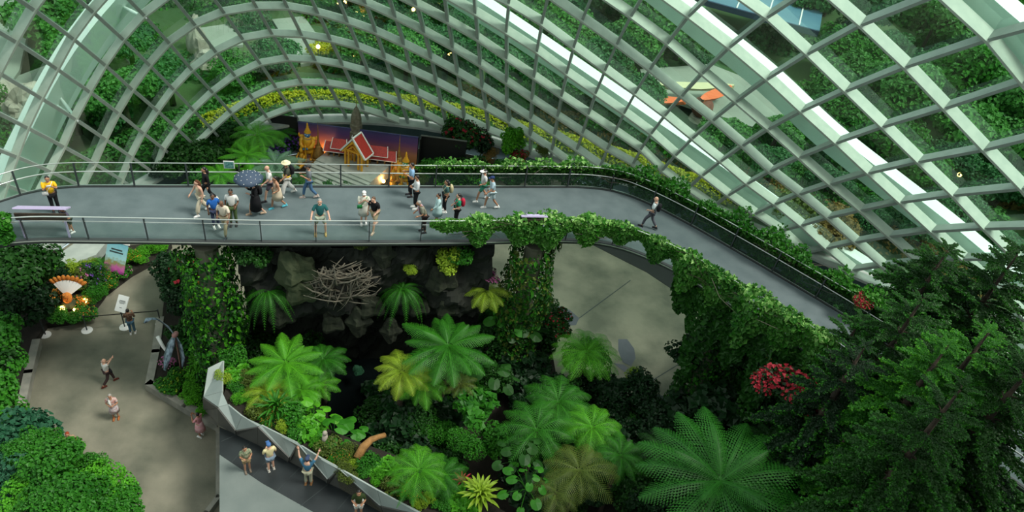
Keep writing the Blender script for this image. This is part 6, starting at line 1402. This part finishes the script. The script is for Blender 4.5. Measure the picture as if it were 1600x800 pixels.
    for nm, sd in (('l', -1), ('r', 1)):
        d = (J['wr' + nm] - J['el' + nm]).normalized(); side = d.cross(Vector((0, 1, 0)) if abs(d.y) < .8 else Vector((0, 0, 1))).normalized(); w0 = J['wr' + nm]; pn = d.cross(side)
        mb.tube([w0 - d * .01, w0 + d * .04 * s, w0 + d * .085 * s], [.026 * s, .036 * s, .030 * s], 6, m=0)
        for k in range(4):
            o = side * (k - 1.5) * .018 * s; L = [.06, .075, .07, .055][k] * s; a = w0 + d * .08 * s + o
            mb.tube([a, a + d * L * .5 + pn * .006, a + d * L * .85 + pn * .025 * s], [.010 * s, .009 * s, .007 * s], 5, m=0)
        a = w0 + d * .03 * s - side * .03 * s * sd; mb.tube([a, a + (d * .6 - side * sd * .5) * .04 * s, a + (d * .9 - side * sd * .3) * .065 * s], [.011 * s, .010 * s, .008 * s], 5, m=0)
    # clothes
    parts = [('body', body, None, mb, [SKIN[skin], M_eye, M_lip])]
    tc_ = top
    slv = {'none': None, 'short': .62, 'long': 1}[sleeve]
    tn = ['pelvis', 'waist', 'chest', 'neckb']; tv = [J['pelvis'] * 1.0, J['waist'], J['chest'], J['neckb'] - Vector((0, 0, .015 * s))]; tr_ = [.147 * s, .138 * s, .150 * s, .082 * s]; te = [(0, 1), (1, 2), (2, 3)]
    tv[0] = tv[0] - Vector((0, 0, .03 * s))
    if slv:
        for nm in 'lr':
            b0 = len(tv); tv.append(J['sh' + nm]); tr_.append(.076 * s); te.append((2, b0))
            if slv < 1: tv.append(J['sh' + nm].lerp(J['el' + nm], .8)); tr_.append(.064 * s); te.append((b0, b0 + 1))
            else: tv += [J['el' + nm], J['el' + nm].lerp(J['wr' + nm], .92)]; tr_ += [.056 * s, .042 * s]; te += [(b0, b0 + 1), (b0 + 1, b0 + 2)]
    parts.append(('shirt' if bottom[0] != 'dress' else 'dress_top', skin_mesh('shirt', tv, te, tr_, None), None, None, [tc_]))
    bt, bm = bottom
    if bt in ('trousers', 'shorts', 'loose'):
        bv = [J['pelvis']]; br = [.140 * s]; be = []
        for nm in 'lr':
            b0 = len(bv); kn, an = J['knee' + nm], J['ank' + nm]; wide = .03 if bt == 'loose' else 0
            bv.append(J['hip' + nm] - Vector((0, 0, .04 * s))); br.append(.098 * s); be.append((0, b0))
            if bt == 'shorts': bv.append(J['hip' + nm].lerp(kn, .88)); br.append(.088 * s); be.append((b0, b0 + 1))
            else: bv += [kn, an.lerp(kn, .12)]; br += [(.072 + wide) * s, (.06 + wide * 1.2) * s]; be += [(b0, b0 + 1), (b0 + 1, b0 + 2)]
        parts.append((bt if bt != 'loose' else 'trousers', skin_mesh('trousers', bv, be, br, None), None, None, [bm]))
    elif bt in ('skirt', 'dress', 'long_skirt'):
        hem = {'skirt': .52, 'dress': .50, 'long_skirt': .28}[bt]; k = MB(); st = abs(J['anl'].y) if 'anl' in J else 0
        k.lathe((0, 0, 0), [(.145 * s, 1.06 * s), (.165 * s, .92 * s), (.20 * s, .75 * s), (.235 * s, hem * s), (.22 * s, (hem + .01) * s)], 14)
        k.V = [(x + .012 * math.sin(7 * math.atan2(y, x)), y * (1.0 if bt == 'skirt' else 1.05), z_) for x, y, z_ in k.V]; parts.append(('skirt', None, k, None, [bm]))
    # shoes
    for nm in 'lr':
        k = MB(); a = J['ank' + nm]; z0 = a.z - .08 * s
        k.ell((a.x, a.y + .055 * s, z0 + .035 * s), (.046 * s, .135 * s, .04 * s), 10, 6); k.tube([(a.x, a.y, z0 + .03 * s), (a.x, a.y - .005, z0 + .10 * s)], [.045 * s, .042 * s], 8); k.box((a.x, a.y + .05 * s, z0 + .008 * s), (.088 * s, .26 * s, .016 * s)); parts.append(('shoe', None, k, None, [shoes]))
    # hair / headwear
    ht, hm = hair[0], hair[1]
    if ht != 'bald':
        k = MB()
        def cap(v):
            if v.y > .25 and v.z < .35: v = Vector((v.x * .9, v.y * .72, v.z))
            if v.z < -.35: v = Vector((v.x * .85, v.y * .8, max(v.z, -.6)))
            return v
        k.ell(hc + tiltR @ Vector((0, -.018 * s, .022 * s)), (.085 * s, .098 * s, .112 * s), 14, 9, rot=tiltR, fn=cap)
        if ht in ('long', 'long_cap'): k.tube([f(0, -.06, .03), f(0, -.10, -.09), f(0, -.115, -.22), f(0, -.10, -.33)], [.07 * s, .085 * s, .075 * s, .03 * s], 10)
        if ht == 'bun': k.ell(f(0, -.10, .06), (.045 * s,) * 3, 8, 6)
        if ht == 'tail': k.tube([f(0, -.09, .05), f(0, -.15, -.02), f(0, -.13, -.14)], [.03 * s, .032 * s, .012 * s], 7)
        parts.append(('hair', None, k, None, [hm]))
    if len(hair) > 2:
        k = MB(); hw = hair[2]
        if hw == 'cap': k.ell(f(0, -.01, .06), (.092 * s, .108 * s, .078 * s), 14, 7, rot=tiltR, fn=lambda v: Vector((v.x, v.y, max(v.z, -.1)))); k.box(f(0, .125, .05), (.13 * s, .09 * s, .012 * s), R=tiltR)
        elif hw == 'hat': k.lathe(f(0, -.01, .045), [(.19 * s, 0), (.18 * s, .012 * s), (.10 * s, .02 * s), (.092 * s, .085 * s), (.05 * s, .105 * s), (.005, .108 * s)], 16)
        elif hw == 'visor': k.lathe(f(0, 0, .04), [(.10 * s, 0), (.10 * s, .035 * s), (.095 * s, .035 * s)], 14); k.ell(f(0, .12, .045), (.12 * s, .12 * s, .018 * s), 12, 5)
        parts.append((hw, None, k, None, [hair[3]]))
    for ex in extra:
        k = MB(); m_ = ex[1]
        if ex[0] == 'backpack':
            c_ = J['chest'] + Vector((0, -.21 * s, -.05 * s)); k.ell(c_, (.15 * s, .10 * s, .22 * s), 12, 8, fn=lambda v: Vector((math.copysign(abs(v.x) ** .6, v.x), math.copysign(abs(v.y) ** .6, v.y), math.copysign(abs(v.z) ** .7, v.z))) * .9)
            for sd in (-1, 1): k.tube([J['neckb'] + Vector((sd * .10, -.10, -.02)) * s, J['neckb'] + Vector((sd * .105, .03, .0)) * s, J['chest'] + Vector((sd * .115, .155, -.02)) * s, J['waist'] + Vector((sd * .13, .06, 0)) * s, J['waist'] + Vector((sd * .12, -.12, 0)) * s], .016 * s, 5)
        elif ex[0] == 'sling_bag':
            a = J['shl'] + Vector((.04, .04, .06)) * s; b_ = J['hipr'] + Vector((.10, .13, .10)) * s; k.tube([a, J['chest'] + Vector((-.02, .16, .02)) * s, b_], .012 * s, 5); k.box(b_, (.2 * s, .07 * s, .14 * s))
        elif ex[0] == 'hand_bag': w0 = J['wrr'] + Vector((0, 0, -.12 * s)); k.tube([w0 + Vector((0, -.08, 0)), w0 + Vector((0, 0, .10 * s)), w0 + Vector((0, .08, 0))], .008, 5); k.box(w0 + Vector((0, 0, -.13 * s)), (.10 * s, .26 * s, .26 * s))
        elif ex[0] == 'phone': c_ = (J['wrl'] + J['wrr']) / 2 + Vector((0, .07, .07)) * s; k.box(c_, (.16 * s, .015, .08 * s))
        elif ex[0] == 'scarf': k.tube([J['neckb'] + Vector((-.06, -.05, .02)) * s, J['neckb'] + Vector((.09, .0, .02)) * s, J['chest'] + Vector((.05, .14, 0)) * s, J['waist'] + Vector((.0, .15, -.1)) * s], [.04 * s, .045 * s, .05 * s, .03 * s], 7)
        elif ex[0] == 'belt': k.lathe((0, 0, 0), [(.150 * s, .98 * s), (.158 * s, 1.0 * s), (.150 * s, 1.03 * s)], 14)
        parts.append((ex[0], None, k, None, [m_]))
    PEND.append((root, parts, lean)); return root, J, s
C = cloth
W_ = C((.72, .72, .68)); BLK = C((.012, .012, .014)); BLKH = mat('hair_black', (.012, .010, .009), .4); BRH = mat('hair_brown', (.10, .05, .025), .5); GRH = mat('hair_grey', (.32, .30, .27), .6); SHW = C((.75, .75, .72)); SHB = C((.03, .03, .035))
KH = C((.36, .30, .19)); CREAM = C((.62, .54, .40)); LBL = C((.28, .45, .62)); JEAN = C((.07, .15, .27))
L_, R_v, TOW, AWY = (-40, 3), (40, 3), (0, 20), (0, -20)
# on the walkway
person(89, 331, ZW, (4, 20), 1.70, 'stand', 'photo', 'photo', C((.85, .50, .02)), ('trousers', BLK), SHB, ('short', BLKH), 'tan', 'person in yellow shirt taking a photo behind the lavender board at left', extra=[('phone', W_), ('sling_bag', W_)])
person(113, 362, ZW, (-20, 10), 1.22, 'stand', 'bag', 'bag', C((.10, .09, .13)), ('shorts', C((.05, .07, .05))), SHW, ('short', BLKH), 'tan', 'child in dark clothes standing right of the lavender board', lean=.3)
person(317, 333, ZW, (-30, 12), 1.66, 'walk', 'down', 'fwd', C((.50, .42, .28)), ('loose', CREAM), SHW, ('long', C((.10, .04, .02))), 'light', 'woman with long brown hair and cream trousers at the left of the group', lean=.1, sleeve='none')
person(326, 314, ZW, (-30, 8), 1.68, 'walk2', 'down', 'down', BLK, ('trousers', BLK), SHW, ('long', BLKH), 'tan', 'woman all in black beside the far rail left of the sign', sleeve='long')
person(338, 354, ZW, (10, 20), 1.62, 'stand', 'down', 'down', C((.02, .12, .42)), ('trousers', C((.03, .04, .08))), SHW, ('bun', BLKH), 'brown', 'woman in royal blue blouse left of the man in cream', sleeve='short', sq=.1)
person(354, 366, ZW, (-12, 18), 1.72, 'walk', 'rail', 'bag', C((.66, .58, .46)), ('trousers', KH), C((.05, .06, .07)), ('bald', None), 'brown', 'bald man in cream shirt and khaki trousers at the near rail', lean=.15)
person(366, 351, ZW, (-6, 20), 1.76, 'stand', 'bag', 'down', W_, ('trousers', C((.07, .11, .04))), SHB, ('short', BLKH), 'brown', 'man in white shirt and olive trousers behind the man in cream', extra=[('hand_bag', C((.35, .03, .05)))])
UR, UJ, US = person(401, 335, ZW, (-30, 6), 1.64, 'walk2', 'phone', 'photo', BLK, ('long_skirt', BLK), C((.55, .40, .28)), ('long', BLKH), 'light', 'person in black robe walking under the dotted umbrella', sleeve='long', extra=[('backpack', BLK)])
person(424, 312, ZW, (-30, 6), 1.74, 'walk', 'fwd', 'back', W_, ('shorts', C((.08, .07, .09))), SHB, ('bald', None), 'light', 'bald man in white T-shirt and dark shorts by the far rail', lean=.1)
person(435, 325, ZW, (-24, 8), 1.62, 'walk2', 'bag', 'down', C((.62, .44, .32)), ('skirt', C((.60, .50, .36))), C((.10, .45, .55)), ('bun', BLKH), 'tan', 'woman in sleeveless beige dress and turquoise shoes', sleeve='none', lean=.1)
person(450, 305, ZW, (-26, 6), 1.74, 'walk', 'fwd', 'back', C((.07, .08, .06)), ('loose', W_), W_, ('short', BRH, 'hat', C((.80, .72, .45))), 'tan', 'person in straw sun hat, dark shirt and wide white trousers', extra=[('backpack', BLK), ('belt', C((.7, .45, .05)))])
person(484, 309, ZW, (-30, 4), 1.70, 'walk2', 'phone', 'phone', C((.15, .17, .18)), ('trousers', JEAN), C((.45, .38, .34)), ('short', BLKH, 'cap', C((.05, .05, .05))), 'tan', 'man in grey shirt and blue jeans walking alone past the stage')
MR_, MJ, MS = person(501, 366, ZW, (1, 20), 1.78, 'wide', 'rail', 'rail', C((.02, .11, .11)), ('shorts', C((.35, .40, .30))), C((.42, .30, .12)), ('short', GRH), 'light', 'man in dark teal polo leaning on the near railing with both hands')
person(568, 349, ZW, (4, 20), 1.66, 'stand', 'photo', 'photo', C((.66, .66, .56)), ('skirt', C((.60, .60, .52))), SHW, ('tail', BRH, 'cap', W_), 'light', 'woman in white cap and white dress holding her hands to her face', extra=[('sling_bag', C((.02, .22, .06)))])
person(585, 358, ZW, (-14, 16), 1.76, 'walk', 'bag', 'down', BLK, ('shorts', C((.38, .32, .20))), C((.50, .38, .30)), ('short', BRH), 'light', 'man in black T-shirt and beige shorts turning toward the woman in the white cap', lean=.25)
person(641, 306, ZW, (-30, 2), 1.74, 'stand', 'phone', 'phone', C((.25, .42, .62)), ('trousers', BLK), SHB, ('short', BLKH), 'tan', 'man in light blue shirt nearest the far rail', sleeve='short')
person(649, 325, ZW, (-30, 2), 1.72, 'stand', 'cross', 'cross', C((.60, .62, .62)), ('trousers', BLK), SHW, ('short', BLKH), 'tan', 'man in white long-sleeved shirt with crossed arms and black trousers', sleeve='long')
person(662, 362, ZW, (-26, 4), 1.66, 'stand', 'bag', 'bag', C((.24, .24, .18), .85, (.16, .16, .12)), ('trousers', C((.03, .02, .02))), SHB, ('short', GRH), 'tan', 'elderly person in grey-brown vest bending by the near rail', lean=.5, extra=[('scarf', C((.45, .30, .36)))])
person(682, 349, ZW, (-30, 2), 1.58, 'stand', 'fwd', 'down', C((.42, .60, .60)), ('skirt', C((.42, .60, .60))), SHB, ('short', BLKH), 'tan', 'woman in pale mint tunic with short black hair', sleeve='long')
person(694, 330, ZW, (-30, 2), 1.66, 'stand', 'down', 'down', C((.05, .12, .11)), ('trousers', BLK), SHW, ('long', BLKH), 'tan', 'woman with long black hair and a beige backpack', extra=[('backpack', C((.50, .44, .26)))])
person(712, 351, ZW, (-30, 2), 1.64, 'stand', 'bag', 'bag', C((.02, .24, .12)), ('trousers', BLK), SHW, ('tail', BLKH), 'light', 'person in green top carrying a red backpack', extra=[('backpack', C((.45, .02, .05)))])
person(752, 313, ZW, (-30, 3), 1.66, 'walk', 'bag', 'down', C((.62, .62, .60)), ('shorts', C((.04, .22, .14))), SHW, ('tail', BLKH, 'visor', W_), 'tan', 'woman in white visor and green shorts')
person(766, 325, ZW, (-30, 3), 1.72, 'walk2', 'fwd', 'down', C((.38, .50, .56)), ('shorts', C((.45, .56, .58))), SHW, ('short', BLKH, 'cap', C((.02, .04, .12))), 'tan', 'man in navy cap and pale blue T-shirt and shorts', lean=.15)
person(1012, 356, ZW, (-30, -12), 1.72, 'walk', 'bag', 'down', C((.55, .62, .62)), ('trousers', C((.10, .10, .12))), SHB, ('bald', None), 'light', 'lone bald man in white shirt on the right-hand bend of the walkway', extra=[('backpack', BLK)])
# on the plaza
person(208, 521, 0, (2, -20), 1.72, 'stand', 'phone', 'phone', C((.07, .03, .02), .9, (.22, .14, .09), 14), ('trousers', C((.06, .13, .18))), SHW, ('short', BLKH), 'tan', 'person in dark patterned knit and jeans standing at the queue belt', sleeve='long')
person(172, 600, 0, (20, -10), 1.74, 'walk', 'photo', 'up', W_, ('trousers', C((.05, .03, .03))), C((.12, .03, .02)), ('bald', None), 'light', 'balding man in white shirt raising a camera on the plaza', sleeve='short', extra=[('sling_bag', BLK)])
person(182, 653, 0, (-4, 20), 1.68, 'stand', 'phone', 'cross', C((.50, .20, .16), .85, (.62, .55, .52), 16), ('skirt', C((.45, .28, .28), .85, (.62, .6, .6), 12)), C((.35, .12, .04)), ('short', GRH), 'tan', 'person in pink and white patterned clothes in the middle of the plaza', extra=[('scarf', W_)])
person(315, 681, 0, (-18, -8), 1.66, 'stand', 'photo', 'photo', C((.72, .30, .34)), ('dress', C((.72, .30, .34), .85, (.75, .48, .50), 10)), SHW, ('short', BLKH), 'tan', 'woman in pink dress photographing at the corner of the plaza', extra=[('belt', C((.25, .3, .03)))])
person(118, 712, 0, (0, 20), 1.66, 'stand', 'down', 'down', C((.40, .25, .18)), ('trousers', C((.1, .1, .12))), SHW, ('short', C((.3, .05, .02))), 'tan', 'person almost hidden behind the bright green tree at lower left')
# on the ramp
person(387, 735, ZR + .012, (6, 20), 1.58, 'stand', 'phone', 'phone', C((.40, .38, .26), .85, (.12, .18, .10), 10), ('shorts', C((.30, .22, .12))), C((.2, .16, .12)), ('bun', BLKH), 'tan', 'woman in patterned beige top at the upper end of the ramp')
person(424, 734, ZR + .012, (-8, -18), 1.74, 'stand', 'cross', 'bag', C((.70, .62, .34)), ('shorts', C((.16, .22, .28))), C((.5, .48, .42)), ('short', GRH, 'cap', C((.06, .15, .36))), 'light', 'man in pale yellow shirt and blue cap on the dark strip')
person(482, 756, ZR + .012, (6, -20), 1.74, 'stand', 'high', 'high', C((.05, .16, .26)), ('trousers', C((.34, .34, .24))), C((.20, .10, .04)), ('short', BLKH, 'cap', C((.04, .06, .12))), 'light', 'person in blue shirt lifting both arms toward the planter')
person(560, 806, ZR + .012, (0, 20), 1.74, 'stand', 'phone', 'phone', C((.03, .05, .015)), ('shorts', C((.58, .58, .52))), SHB, ('short', BLKH), 'tan', 'man in dark green shirt and white shorts at the bottom of the picture')
# realise the pending skinned bodies in one pass
bpy.context.view_layer.update()
DG = bpy.context.evaluated_depsgraph_get()
for root, parts, lean in PEND:
    for name, src, mbx, mbjoin, mats in parts:
        if src is not None:
            ev = src.evaluated_get(DG); me0 = ev.to_mesh(); V = [tuple(v.co) for v in me0.vertices]; F = [tuple(p_.vertices) for p_ in me0.polygons]; ev.to_mesh_clear()
            k = MB(); k.add(V, F, 0)
            if mbjoin: k.add(mbjoin.V, mbjoin.F); k.M[-len(mbjoin.F):] = mbjoin.M
            me = k.mesh(name, mats, True)
        else: me = mbx.mesh(name, mats, True)
        link(name, me, root)
for root, parts, lean in PEND:
    for name, src, *_ in parts:
        if src is not None: me = src.data; bpy.data.objects.remove(src); bpy.data.meshes.remove(me)
# umbrella
t = thing('umbrella', 'dark blue umbrella with white dots held by the person in black', 'umbrella', UR.location + Vector((0, 0, 0)), UR.rotation_euler.z)
u0 = UJ['wrr'] * 1.0 + Vector((-.02, .06, .04)); top = Vector((0, .18, 2.02)); mb = MB(); mb.tube([u0, top], .012, 6); mb.build('shaft', M_post, t)
V = [tuple(top + Vector((0, 0, .04)))]; F = []; n = 16
for r_ in range(1, 6):
    for i in range(n):
        a = 2 * pi * i / n; rad = .58 * r_ / 5 * (1 - (.05 if i % 2 else 0) * (r_ == 5)); V.append((top.x + rad * math.cos(a), top.y + rad * math.sin(a), top.z + .04 - .26 * (r_ / 5) ** 2))
for i in range(n): F.append((0, 1 + i, 1 + (i + 1) % n))
for r_ in range(4):
    for i in range(n): F.append((1 + r_ * n + i, 1 + (r_ + 1) * n + i, 1 + (r_ + 1) * n + (i + 1) % n, 1 + r_ * n + (i + 1) % n))
can = link('canopy', newmesh('canopy', V, F, [mat('umbrella_navy', (.035, .06, .10), .7)], smooth=True), t)
md = can.modifiers.new('solid', 'SOLIDIFY'); md.thickness = .008
mb = MB()
for k in range(26):
    a = k * 2.4; r_ = .55 * math.sqrt((k + .6) / 27); mb.ell((top.x + r_ * math.cos(a), top.y + r_ * math.sin(a), top.z + .046 - .26 * (r_ / .58) ** 2), (.018, .018, .008), 6, 4)
mb.build('dots', M_white, can)
